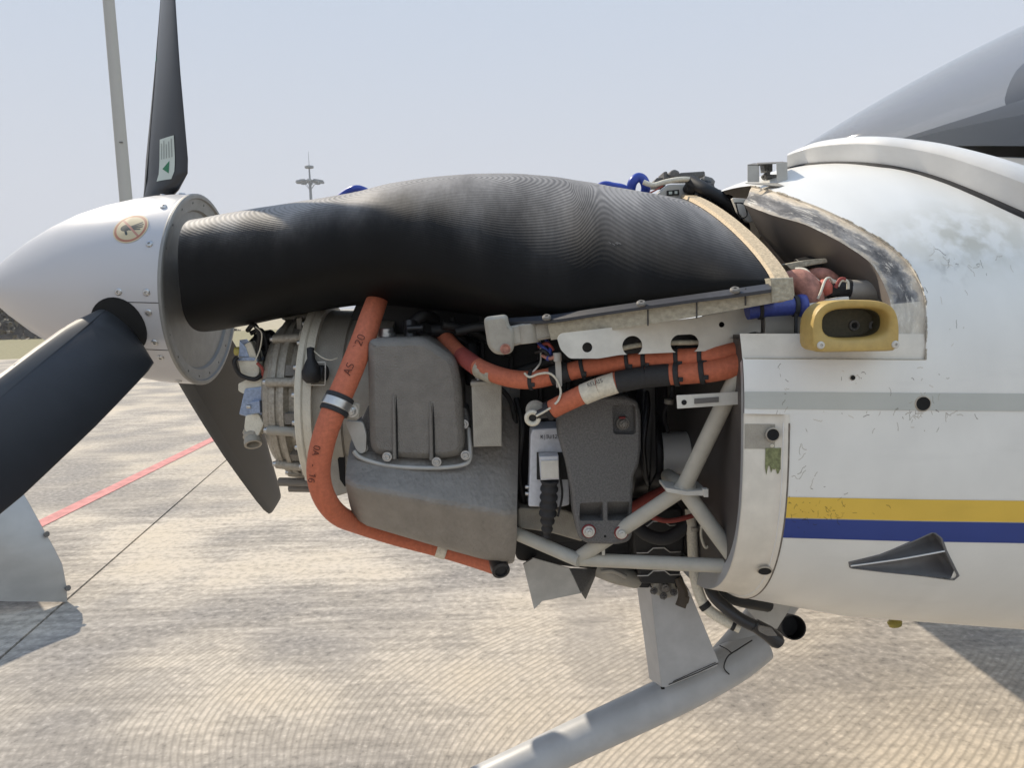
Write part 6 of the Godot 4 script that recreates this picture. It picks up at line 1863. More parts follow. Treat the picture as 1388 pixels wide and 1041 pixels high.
func build_bay(plane: Node3D) -> void:
	# hoses and fittings in the open bay
	hose("red_duct_hose", [Vector3(0.3718, 1.4144, 0.4600), Vector3(0.3869, 1.4167, 0.4700), Vector3(0.3959, 1.4007, 0.4800), Vector3(0.3961, 1.3843, 0.4800)], 0.0165, m.hose_pink, plane, 18).set_meta("label", "dusty pink hose elbow in the open bay")
	var h := hose("red_duct_hose", [Vector3(0.4046, 1.4155, 0.4200), Vector3(0.4171, 1.4239, 0.4300), Vector3(0.4293, 1.4242, 0.4400), Vector3(0.4415, 1.4159, 0.4400)], 0.011, m.hose_pink, plane, 14)
	h.set_meta("label", "thin pink hose crossing the open bay")
	var st := sf()
	lathe(st, Vector3(0.4075, 1.4062, 0.4800), Vector3(1, 0.3, 0.4), [Vector2(0, 0), Vector2(0.009, 0.001), Vector2(0.0115, 0.006), Vector2(0.0095, 0.014), Vector2(0, 0.017)], 16, false)
	mat("salmon", 0.55, 0.13, 0.09, 0.6, 0.0, noise_made.grime, 20.0)
	part("salmon_grommet", st, m.salmon, h)
	hose("cord", [Vector3(0.3872, 1.4340, 0.4500), Vector3(0.3954, 1.4324, 0.4600), Vector3(0.4015, 1.4240, 0.4700), Vector3(0.4163, 1.4119, 0.4700), Vector3(0.4251, 1.4175, 0.4700), Vector3(0.4359, 1.4133, 0.4700)], 0.0025, m.wire_white, h, 8)
	hose("cord", [Vector3(0.3977, 1.3938, 0.5000), Vector3(0.4015, 1.4022, 0.5000), Vector3(0.4110, 1.4173, 0.4900), Vector3(0.4209, 1.4202, 0.4800), Vector3(0.4268, 1.4133, 0.4800)], 0.0017, m.wire_white, h, 8)
	hose("cord", [Vector3(0.4275, 1.4092, 0.4900), Vector3(0.4322, 1.4167, 0.4900), Vector3(0.4399, 1.4146, 0.4900), Vector3(0.4410, 1.4050, 0.4900)], 0.0022, m.wire_white, h, 8)
	hose("cord", [Vector3(0.4246, 1.4074, 0.4900), Vector3(0.4303, 1.4177, 0.4900), Vector3(0.4370, 1.4175, 0.4900)], 0.0026, m.hose_red, h, 8)
	st = sf()
	cyl(st, Vector3(0.4274, 1.4059, 0.4600), Vector3(0.4571, 1.4060, 0.4600), 0.0125, 18)
	part("rubber_coupling", st, m.rubber, h)
	st = sf()
	cyl(st, Vector3(0.4551, 1.4041, 0.4600), Vector3(0.4948, 1.4020, 0.4600), 0.0135, 22)
	lathe(st, Vector3(0.4928, 1.4020, 0.4600), Vector3(0.5008, 1.4018, 0.4600) - Vector3(0.4928, 1.4020, 0.4600), [Vector2(0, 0), Vector2(0.0165, 0), Vector2(0.019, 0.003), Vector2(0.019, 0.007), Vector2(0, 0.008)], 22)
	part("grey_pipe", st, m.sheet_grey, plane)
	st = sf()
	prism(st, round_poly([Vector3(0.3768, 1.4417, 0.4400), Vector3(0.4079, 1.4468, 0.4400), Vector3(0.4330, 1.4480, 0.4400), Vector3(0.4351, 1.4420, 0.4400), Vector3(0.4110, 1.4387, 0.4400), Vector3(0.3849, 1.4335, 0.4400)], 0.003), Vector3(0, 0, -0.04), 0.001)
	part("cream_tray", st, m.rail_tan, plane)
	st = sf()
	cyl(st, Vector3(0.4152, 1.4352, 0.3800), Vector3(0.4449, 1.4406, 0.3800), 0.016, 18)
	cyl(st, Vector3(0.4398, 1.4503, 0.3600), Vector3(0.4765, 1.4513, 0.3600), 0.008, 18)
	part("black_fitting", st, m.black, plane)
	st = sf()
	prism(st, [Vector3(0.3845, 1.3875, 0.5000), Vector3(0.4378, 1.3954, 0.5000), Vector3(0.4398, 1.3878, 0.5000), Vector3(0.3998, 1.3833, 0.5000), Vector3(0.3964, 1.3491, 0.5000), Vector3(0.3868, 1.3493, 0.5000)], Vector3(0, 0, -0.03), 0.001)
	part("white_conduit", st, m.recess_paint, plane)
	# ochre moulded outlet with an oval mouth
	var outer := round_poly([Vector3(0.3498, 1.3322, 0.6050), Vector3(0.3495, 1.3648, 0.6050), Vector3(0.3528, 1.3784, 0.6050), Vector3(0.3646, 1.3899, 0.6050), Vector3(0.3833, 1.3928, 0.6050), Vector3(0.4260, 1.3907, 0.6050), Vector3(0.4433, 1.3842, 0.6050), Vector3(0.4505, 1.3687, 0.6050), Vector3(0.4531, 1.3309, 0.6050)], 0.012, 5)
	var n: int = 60
	var rim_in := []
	var c_in := Vector3(0.4009, 1.3646, 0.6050)
	var a_in := 0.03858
	var b_in := 0.01800
	# march round: outer ring resampled by angle against the oval mouth
	var outs := []
	for k in n:
		var a := TAU * k / n
		var d := Vector2(cos(a), sin(a))
		var best := 0.0
		for i in outer.size():
			var p := Vector2(outer[i].x - c_in.x, outer[i].y - c_in.y)
			var q := Vector2(outer[(i + 1) % outer.size()].x - c_in.x, outer[(i + 1) % outer.size()].y - c_in.y)
			var hit = Geometry2D.segment_intersects_segment(Vector2.ZERO, d * 0.3, p, q)
			if hit != null: best = maxf(best, hit.length())
		outs.append(c_in + Vector3(d.x * best, d.y * best, 0))
		var e := pow(pow(absf(cos(a)) , 3.0) / pow(a_in, 3.0) + pow(absf(sin(a)), 3.0) / pow(b_in, 3.0), -1.0 / 3.0)
		rim_in.append(c_in + Vector3(d.x * e, d.y * e, 0))
	st = sf()
	var rows := [[], [], [], [], [], []]
	for k in n + 1:
		var o: Vector3 = outs[k % n]
		var i: Vector3 = rim_in[k % n]
		rows[0].append(o.lerp(c_in, 0.02) + Vector3(0, 0, -0.04))
		rows[1].append(o + Vector3(0, 0, -0.004))
		rows[2].append(o.lerp(i, 0.1))
		rows[3].append(o.lerp(i, 0.78) + Vector3(0, 0, 0.001))
		rows[4].append(i + Vector3(0, 0, -0.003))
		rows[5].append(c_in + (i - c_in) * 0.94 + Vector3(0, 0, -0.018))
	grid(st, rows.slice(0, 3), 1)
	grid(st, rows.slice(2), 2)
	var outlet := part("ochre_outlet", st, m.ochre, plane, "ochre moulded outlet with an oval mouth and two screws")
	st = sf()
	rows = [[], [], []]
	for k in n + 1:
		var i: Vector3 = rim_in[k % n]
		rows[0].append(c_in + (i - c_in) * 0.94 + Vector3(0, 0, -0.018))
		rows[1].append(c_in + (i - c_in) * 0.9 + Vector3(0, 0, -0.036))
		rows[2].append(c_in + Vector3(0, 0, -0.036))
	grid(st, rows, -1)
	mat("outlet_inside", 0.075, 0.065, 0.035, 0.6, 0.0, noise_made.grime, 20.0)
	part("mouth", st, m.outlet_inside, outlet)
	for q in [Vector3(0.4141, 1.3610, 0.5695), Vector3(0.4382, 1.3603, 0.5695)]:
		st = sf()
		lathe(st, q, Vector3.BACK, [Vector2(0.0065, -0.001), Vector2(0.0062, 0.002), Vector2(0.0045, 0.0025), Vector2(0.0038, 0.001), Vector2(0, 0.001)], 16)
		var ring := part("port_ring", st, m.cast_dark, outlet)
		st = sf()
		lathe(st, q, Vector3.BACK, [Vector2(0.0036, 0.0014), Vector2(0, 0.0013)], 12)
		part("port", st, m.void, outlet)
	for q in [Vector3(0.3599, 1.3406, 0.6055), Vector3(0.4466, 1.3388, 0.6055)]:
		bolt(outlet, q, Vector3.BACK, 0.0046, m.alu, "screw", "screw")

# ---------------------------------------------------------------- nose leg and what hangs under the engine
func build_underside(plane: Node3D) -> void:
	var st := sf()
	tube(st, spline([Vector3(0.4687, 0.7211, 0.0500), Vector3(0.4223, 0.7004, 0.0700), Vector3(0.3668, 0.6806, 0.0900), Vector3(0.2705, 0.6438, 0.1100), Vector3(0.0986, 0.5842, 0.1400), Vector3(-0.0953, 0.5136, 0.1700), Vector3(-0.3104, 0.4324, 0.2000)], 5), [0.037, 0.0385, 0.0385, 0.0365, 0.035, 0.034], 36)
	var leg := part("nose_leg", st, m.leg_grey, plane, "grey tubular nose leg running forward and down")
	st = sf()
	tube(st, [Vector3(0.3790, 0.6637, 0.0600), Vector3(0.4282, 0.7103, 0.0500), Vector3(0.4780, 0.7530, 0.0300), Vector3(0.5363, 0.7909, -0.0200)], [0.036, 0.037, 0.038, 0.042], 30)
	part("leg_elbow", st, m.leg_grey, leg)
	st = sf()
	tube(st, spline([Vector3(0.4406, 0.7499, 0.0980), Vector3(0.4096, 0.7403, 0.1130), Vector3(0.3881, 0.7298, 0.1200), Vector3(0.3796, 0.7113, 0.1260), Vector3(0.3895, 0.6975, 0.1250)], 5), 0.0013, 6)
	tube(st, spline([Vector3(0.3797, 0.7401, 0.0950), Vector3(0.3910, 0.7371, 0.1050), Vector3(0.3985, 0.7319, 0.1130)], 4), 0.001, 6)
	part("leg_seam", st, m.ink, leg)
	# boxed leg fairing
	st = sf()
	prism(st, [Vector3(0.2356, 0.8878, 0.1700), Vector3(0.3055, 0.8802, 0.1700), Vector3(0.3581, 0.7448, 0.1700), Vector3(0.3554, 0.7365, 0.1700), Vector3(0.2550, 0.6963, 0.1700), Vector3(0.2537, 0.7019, 0.1700)], Vector3(0, 0, -0.10), 0.001)
	var fair := part("leg_fairing", st, m.leg_grey, leg)
	st = sf()
	quad(st, Vector3(0.2231, 0.8645, 0.1000), Vector3(0.2363, 0.8879, 0.1702), Vector3(0.2543, 0.7006, 0.1702), Vector3(0.2447, 0.6806, 0.1000))
	part("fairing_side", st, m.leg_grey, fair)
	st = sf()
	tube(st, [Vector3(0.2667, 0.7054, 0.1720), Vector3(0.3189, 0.7261, 0.1720), Vector3(0.3562, 0.7431, 0.1720)], 0.0008, 6)
	tube(st, [Vector3(0.2747, 0.7107, 0.1720), Vector3(0.3189, 0.7303, 0.1720), Vector3(0.3522, 0.7446, 0.1720)], 0.0006, 6)
	part("sealant_line", st, m.ink, fair)
	st = sf()
	axis_box(st, Vector3(0.2567, 0.6980, 0.1680), Vector3(0.006, 0.004, 0.006))
	part("drain_gap", st, m.void, fair)
	# trunnion with its bolt at the top of the fairing
	st = sf()
	prism(st, round_poly([Vector3(0.2369, 0.8935, 0.1850), Vector3(0.2448, 0.9067, 0.1850), Vector3(0.2657, 0.9088, 0.1850), Vector3(0.2761, 0.9004, 0.1850), Vector3(0.2811, 0.8786, 0.1850), Vector3(0.2641, 0.8710, 0.1850), Vector3(0.2420, 0.8798, 0.1850)], 0.005), Vector3(0, 0, -0.05), 0.003, true)
	var trunnion := part("trunnion", st, m.alu_dull, leg)
	bolt(trunnion, Vector3(0.2589, 0.8945, 0.1860), Vector3.BACK, 0.0075, m.cast_grey, "hex")
	for q in [Vector3(0.2389, 0.8878, 0.1880), Vector3(0.2553, 0.8787, 0.1900), Vector3(0.2740, 0.8841, 0.1880)]:
		bolt(trunnion, q, Vector3(0, -0.3, 1), 0.0045, m.cast_dark, "hex")
	st = sf()
	tube(st, spline([Vector3(0.2781, 0.9139, 0.2000), Vector3(0.2860, 0.8895, 0.2100), Vector3(0.2797, 0.8692, 0.2150)], 4), [0.005, 0.009, 0.0095], 12)
	cyl(st, Vector3(0.2874, 0.8756, 0.2150), Vector3(0.2900, 0.8874, 0.2150), 0.006, 10)
	mat("brown_rubber", 0.07, 0.055, 0.04, 0.7)
	part("grease_boot", st, m.brown_rubber, trunnion)
	st = sf()
	prism(st, round_poly([Vector3(0.2071, 0.9069, 0.1600), Vector3(0.2960, 0.9014, 0.1600), Vector3(0.3025, 0.8792, 0.1600), Vector3(0.2175, 0.8832, 0.1600)], 0.003), Vector3(0, 0, -0.12), 0.002)
	part("trunnion_block", st, m.black, plane)
	# cream coolant hose and the black breather pipe next to it
	var cream := hose("cream_hose", [Vector3(0.2868, 1.0538, 0.2600), Vector3(0.2879, 1.0069, 0.2700), Vector3(0.2877, 0.9604, 0.2800), Vector3(0.2923, 0.9267, 0.2900), Vector3(0.3017, 0.9031, 0.3000), Vector3(0.3217, 0.8881, 0.3100), Vector3(0.3519, 0.8742, 0.3200)], 0.0088, m.wire_white, plane, 16)
	cream.set_meta("label", "cream hose curving down beside the nose leg")
	band("hose_band", Vector3(0.2985, 0.9075, 0.2985), Vector3(0.3037, 0.9005, 0.3015), 0.0098, m.ink, cream)
	band("hose_band", Vector3(0.3401, 0.8796, 0.3160), Vector3(0.3454, 0.8772, 0.3180), 0.0098, m.ink, cream)
	hose("breather_pipe", [Vector3(0.3087, 1.0551, 0.2200), Vector3(0.3073, 1.0001, 0.2500), Vector3(0.3070, 0.9536, 0.2800), Vector3(0.3111, 0.9277, 0.3100), Vector3(0.3279, 0.9108, 0.3300), Vector3(0.3482, 0.8963, 0.3400), Vector3(0.3740, 0.8855, 0.3500)], 0.0098, m.black_gloss, plane, 16).set_meta("label", "black breather pipe with a slanted open end")
	st = sf()
	tube(st, [Vector3(0.3648, 0.8917, 0.3500), Vector3(0.3838, 0.8802, 0.3550), Vector3(0.3959, 0.8702, 0.3600), Vector3(0.4005, 0.8653, 0.3600)], [0.0105, 0.0125, 0.013, 0.010], 18)
	part("breather_end", st, m.black_gloss, plane)
	st = sf()
	prism(st, round_poly([Vector3(0.3645, 0.9001, 0.3720), Vector3(0.3848, 0.8947, 0.3720), Vector3(0.3939, 0.8827, 0.3720), Vector3(0.3781, 0.8832, 0.3720), Vector3(0.3646, 0.8907, 0.3720)], 0.003), Vector3(0, 0, -0.004))
	part("breather_mouth", st, m.cast_grey, plane)
	hose("loop_wire", [Vector3(0.2901, 1.0551, 0.3300), Vector3(0.2877, 1.0316, 0.3300), Vector3(0.2945, 1.0112, 0.3300), Vector3(0.3038, 1.0204, 0.3300), Vector3(0.3015, 1.0394, 0.3300)], 0.0022, m.wire_white, plane, 8)
	hose("black_sleeve_hose", [Vector3(0.3242, 0.9142, 0.2600), Vector3(0.3660, 0.8976, 0.2600), Vector3(0.4288, 0.8693, 0.2200)], 0.012, m.black, plane, 12)
	# grey deflector plate under the firewall and the exhaust stub beside it
	st = sf()
	prism(st, [Vector3(0.3425, 0.9013, 0.2000), Vector3(0.3837, 0.8893, 0.2000), Vector3(0.4833, 0.8662, 0.2000), Vector3(0.4526, 0.8161, 0.2000), Vector3(0.4227, 0.8264, 0.2000), Vector3(0.3967, 0.8568, 0.2000)], Vector3(0, 0, -0.004), 0.001)
	var plate := part("deflector_plate", st, m.sheet_grey, plane, "grey deflector plate under the firewall")
	st = sf()
	tube(st, [Vector3(0.4057, 0.8822, 0.2040), Vector3(0.3981, 0.8571, 0.2040)], 0.0011, 6)
	part("plate_bend", st, m.cast_dark, plate)
	st = sf()
	var pipe_a := Vector3(0.4959, 0.7588, 0.0200)
	var pipe_b := Vector3(0.4798, 0.8193, 0.2000)
	lathe(st, pipe_a, pipe_b - pipe_a, [Vector2(0.0205, 0), Vector2(0.0205, 0.17), Vector2(0.0215, 0.175), Vector2(0.0215, 0.196), Vector2(0.0195, 0.197), Vector2(0.019, 0.15), Vector2(0, 0.15)], 28)
	part("exhaust_stub", st, m.black, plane, "black exhaust stub pointing out under the fuselage")
	# sheet metal air scoop below the sump
	st = sf()
	prism(st, [Vector3(0.0100, 0.9486, 0.2000), Vector3(0.0269, 0.9587, 0.2000), Vector3(0.0894, 0.9383, 0.2000), Vector3(0.1116, 0.8924, 0.2000), Vector3(0.0416, 0.8798, 0.2000), Vector3(0.0270, 0.8655, 0.2000)], Vector3(0, 0, -0.002), 0.0004)
	var scoop := part("cooling_scoop", st, m.sheet_grey, plane, "bent sheet metal scoop hanging below the engine")
	st = sf()
	prism(st, [Vector3(0.0894, 0.9383, 0.2000), Vector3(0.1480, 0.9068, 0.1200), Vector3(0.1237, 0.8496, 0.1200), Vector3(0.1090, 0.8938, 0.2000)], Vector3(0.0015, 0, 0))
	part("scoop_side", st, m.cast_dark, scoop)
	st = sf()
	prism(st, [Vector3(0.0100, 0.9486, 0.2000), Vector3(0.0269, 0.9587, 0.2000), Vector3(0.0416, 0.9133, 0.0500), Vector3(0.0199, 0.9022, 0.0500)], Vector3(0, -0.0015, 0))
	part("scoop_top", st, m.black, scoop)
	st = sf()
	tube(st, spline([Vector3(0.1464, 0.9224, 0.1600), Vector3(0.1754, 0.9128, 0.1700), Vector3(0.2139, 0.8961, 0.1500)], 4), 0.0165, 18)
	tube(st, spline([Vector3(0.1469, 0.9263, 0.1900), Vector3(0.1657, 0.9288, 0.1950), Vector3(0.1895, 0.9156, 0.1900)], 4), 0.004, 10)
	part("cream_manifold", st, m.alu_dull, plane)
	st = sf()
	prism(st, round_poly([Vector3(-0.0126, 1.0109, 0.1200), Vector3(0.2171, 0.9761, 0.1200), Vector3(0.2162, 0.9033, 0.1200), Vector3(0.1344, 0.9058, 0.1200), Vector3(-0.0015, 0.9269, 0.1200)], 0.01), Vector3(0, 0, -0.2), 0.004)
	part("lower_block", st, m.black, plane)

# ---------------------------------------------------------------- setting
func sky_picture() -> ImageTexture:
	# hazy spring sky: paler towards the horizon, brighter in a wide veil round the sun
	var w := 512
	var h := 256
	var im := Image.create(w, h, false, Image.FORMAT_RGBF)
	for y in h:
		var el := PI / 2 - PI * (y + 0.5) / h
		for x in w:
			var az := TAU * (x + 0.5) / w
			# a panorama's middle column looks along -z
			var d := Vector3(-sin(az) * cos(el), sin(el), cos(az) * cos(el))
			var t := clampf(sin(maxf(el, 0.0)), 0, 1)
			var low := Vector3(0.63, 0.64, 0.675)
			var mid := Vector3(0.515, 0.585, 0.695)
			var high := Vector3(0.30, 0.44, 0.74)
			var c := low.lerp(mid, smoothstep(0.0, 0.45, t)).lerp(high, smoothstep(0.45, 1.0, t))
			var g := maxf(0.0, d.dot(sun_from))
			c += Vector3(0.80, 0.98, 0.95) * (0.22 * pow(g, 2.5) + 0.5 * pow(g, 14.0))
			if el < 0: c = Vector3(0.42, 0.38, 0.32)
			im.set_pixel(x, y, Color(c.x, c.y, c.z))
	return ImageTexture.create_from_image(im)

func concrete_picture() -> Array:
	var w := 2048
	var col := PackedByteArray()
	var hei := PackedByteArray()
	col.resize(w * w * 3)
	hei.resize(w * w)
	var n := FastNoiseLite.new()
	n.fractal_octaves = 5
	n.seed = 41
	n.frequency = 0.004
	var blot := n.get_seamless_image(w / 2, w / 2)
	blot.convert(Image.FORMAT_L8)
	blot.resize(w, w)
	var d0 := blot.get_data()
	n.seed = 52
	n.frequency = 0.03
	n.fractal_gain = 0.65
	var streak := n.get_seamless_image(256, w) # stretched sideways: broom streaks
	streak.convert(Image.FORMAT_L8)
	streak.resize(w, w, Image.INTERPOLATE_CUBIC)
	var d1 := streak.get_data()
	n.seed = 63
	n.frequency = 0.12
	n.fractal_octaves = 4
	var grain := n.get_seamless_image(w / 2, w / 2)
	grain.convert(Image.FORMAT_L8)
	grain.resize(w, w, Image.INTERPOLATE_NEAREST)
	var d2 := grain.get_data()
	for y in w:
		var z := float(y) / w * 6.0 - 3.5 # metres, seen from the tile's near edge
		for x in w:
			var i := y * w + x
			var xm := float(x) / w * 6.0
			var bl := d0[i] / 255.0 - 0.5
			var sk := d1[i] / 255.0 - 0.5
			var gr := d2[i] / 255.0 - 0.5
			# rake marks: nested arcs to the left, long slanting furrows to the right
			var zc := -1.12 + 0.05 * sin(xm * 1.7) + bl * 0.10
			var dz := z - zc
			var w0 := clampf((xm - 3.0 + 1.25) / 1.9, 0, 1)
			var bend := w0 * w0 * (3.0 - 2.0 * w0)
			var run := (xm - 3.0) - 0.2 * (1.9 * (w0 * w0 * w0 - 0.5 * w0 * w0 * w0 * w0) + maxf(0.0, xm - 3.0 - 0.65))
			var ph := 38.0 * run - (1.0 - bend) * 24.0 * dz * dz * (1.0 if dz > 0 else 0.8) + bend * 31.0 * dz + 0.5 * bl
			var rk := 0.5 + 0.5 * sin(TAU * ph)
			var near := smoothstep(-2.05, -1.35, z + bl * 0.9) * (1.0 - smoothstep(1.9, 2.4, z))
			var amount := near * clampf(0.62 + bl * 1.5, 0.1, 1.0)
			var groove := pow(rk, 2.5) * amount * clampf(0.75 + gr * 1.6, 0.2, 1.3)
			var patch := smoothstep(0.02, 0.16, bl + sk * 0.35) - smoothstep(0.05, 0.2, -bl - sk * 0.5 + gr * 0.2)
			var v := 0.85 + bl * 0.16 + sk * 0.15 * (1.0 - 0.75 * near) + gr * 0.30 + patch * 0.07 + (0.05 if gr > 0.27 else 0.0) - (0.06 if gr < -0.29 else 0.0)
			v -= groove * 0.165
			v = clampf(v, 0.2, 1.0)
			var warm := clampf(bl * 0.10, -0.04, 0.04)
			col[i * 3] = int(v * 255)
			col[i * 3 + 1] = int(clampf(v * (0.985 - warm * 0.3), 0, 1) * 255)
			col[i * 3 + 2] = int(clampf(v * (0.96 - warm), 0, 1) * 255)
			hei[i] = int(clampf(128.0 - groove * 90.0 + gr * 50.0 + sk * 14.0, 0, 255))
	var relief := Image.create_from_data(w, w, false, Image.FORMAT_L8, hei)
	relief.convert(Image.FORMAT_RGBA8)
	relief.bump_map_to_normal_map(2.0)
	return [ImageTexture.create_from_image(Image.create_from_data(w, w, false, Image.FORMAT_RGB8, col)), ImageTexture.create_from_image(relief)]

func build_setting() -> void:
	var prints := concrete_picture()
	var slab := StandardMaterial3D.new()
	slab.resource_name = "concrete"
	slab.albedo_color = Color(0.515, 0.473, 0.42).linear_to_srgb()
	slab.albedo_texture = prints[0]
	slab.normal_enabled = true
	slab.normal_texture = prints[1]
	slab.normal_scale = 0.5
	slab.roughness = 0.9
	var ground := sf()
	quad(ground, Vector3(-900, -0.09, 60), Vector3(900, -0.09, 60), Vector3(900, -0.09, -1200), Vector3(-900, -0.09, -1200))
	var g := part("ground", ground, m.far_grass, self)
	g.set_meta("kind", "structure")
	# apron of long slabs; joints run away from the viewer, a little to the left
	var along := (Vector3(-2.6940, 0.0000, -5.4747) - Vector3(-2.1498, 0.0000, -1.5550)).normalized()
	var across := Vector3(-along.z, 0, along.x)
	var o := Vector3(-2.1498, 0.0000, -1.5550)
	var bed := sf()
	axis_box(bed, Vector3(0, -0.055, 4.0), Vector3(90, 0.03, 57.0))
	var apron := setting("apron")
	part("joint_sealant", bed, m.joint, apron)
	var vs := [-25.0, -13.0, 3.2, 9.5]
	for i in range(-5, 6):
		for k in vs.size() - 1:
			var a0: float = i * 4.6 + 0.007
			var a1: float = (i + 1) * 4.6 - 0.007
			var b0: float = -vs[k + 1] + 0.007 
			var b1: float = -vs[k] - 0.007
			if b0 > 8.0 and absf(i) > 6: continue
			var c := [o + across * a0 + along * b0, o + across * a1 + along * b0, o + across * a1 + along * b1, o + across * a0 + along * b1]
			var st := sf()
			var uv := []
			for p in c: uv.append(Vector2((p.x + 3.0) / 6.0, (p.z + 3.5) / 6.0))
			tri(st, c[0], c[1], c[2], -1, uv[0], uv[1], uv[2])
			tri(st, c[0], c[2], c[3], -1, uv[0], uv[2], uv[3])
			for e in 4:
				var p: Vector3 = c[e]
				var q: Vector3 = c[(e + 1) % 4]
				var dn := Vector3(0, -0.035, 0)
				tri(st, p, p + dn, q + dn, -1, uv[e], uv[e], uv[(e + 1) % 4])
				tri(st, p, q + dn, q, -1, uv[e], uv[(e + 1) % 4], uv[(e + 1) % 4])
			part("concrete_slab", st, slab, apron)
	# red line painted on the apron
	var line := sf()
	var r0 := Vector3(-3.2269, 0.0000, -3.4884)
	var r1 := Vector3(-3.3207, -0.0000, -6.9809)
	var dir := (r1 - r0).normalized()
	var wide := Vector3(-dir.z, 0, dir.x) * 0.06
	var far := r0 + dir * 23.0
	var back := r0 - dir * 8.0
	quad(line, back - wide + Vector3(0, 0.004, 0), back + wide + Vector3(0, 0.004, 0), far + wide + Vector3(0, 0.004, 0), far - wide + Vector3(0, 0.004, 0))
	part("red_line", line, m.red_line, apron)
	# verge of rough grass behind the apron
	var verge := sf()
	var rows := []
	rng.seed = 4
	for i in 9:
		var row := []
		for j in 61:
			row.append(Vector3(-70.0 + j * 2.4, -0.05 + 0.04 * i + rng.randf_range(0, 0.06), -24.3 - i * 2.2 + rng.randf_range(-0.1, 0.1)))
		rows.append(row)
	grid(verge, rows, 0)
	part("verge", verge, m.grass, self).set_meta("kind", "structure")
	var bank := sf()
	rows = []
	for i in 9:
		var row := []
		for j in 46:
			var t := i / 8.0
			row.append(Vector3(-62.0 + j * 1.05, 3.0 * smoothstep(0.0, 1.0, t) * smoothstep(0.0, 0.25, (45 - j) / 45.0) + rng.randf_range(-0.12, 0.12) * t - 0.1, -38.5 - 4.5 * t + rng.randf_range(-0.2, 0.2)))
		rows.append(row)
	grid(bank, rows, 0)
	part("earth_bank", bank, m.bank, self).set_meta("kind", "structure")
	build_scrub()
	build_poles()
	build_cowl()

func build_scrub() -> void:
	# dry scrub over the bank, too far away to tell one bush from the next
	rng.seed = 61
	var st := sf()
	for q in 7000:
		var x := rng.randf_range(-58.0, -14.0)
		var t := sqrt(rng.randf())
		var fade := smoothstep(-14.0, -24.0, x)
		var p := Vector3(x, 3.0 * smoothstep(0.0, 1.0, t) * fade + rng.randf_range(0.0, 0.55) * fade, -38.5 - 4.5 * t)
		var u := Vector3(rng.randfn(), rng.randfn(), rng.randfn()).normalized() * rng.randf_range(0.10, 0.28)
		var v := u.cross(Vector3(rng.randfn(), rng.randfn(), rng.randfn())).normalized() * 0.09
		tri(st, p - u, p + v, p + u)
		tri(st, p - u, p + u, p - v)
	var o := part("scrub", st, m.leaf_dry, self)
	o.set_meta("kind", "stuff")
	o.set_meta("label", "dry brown scrub covering the bank beyond the apron")
	o.set_meta("category", "scrub")

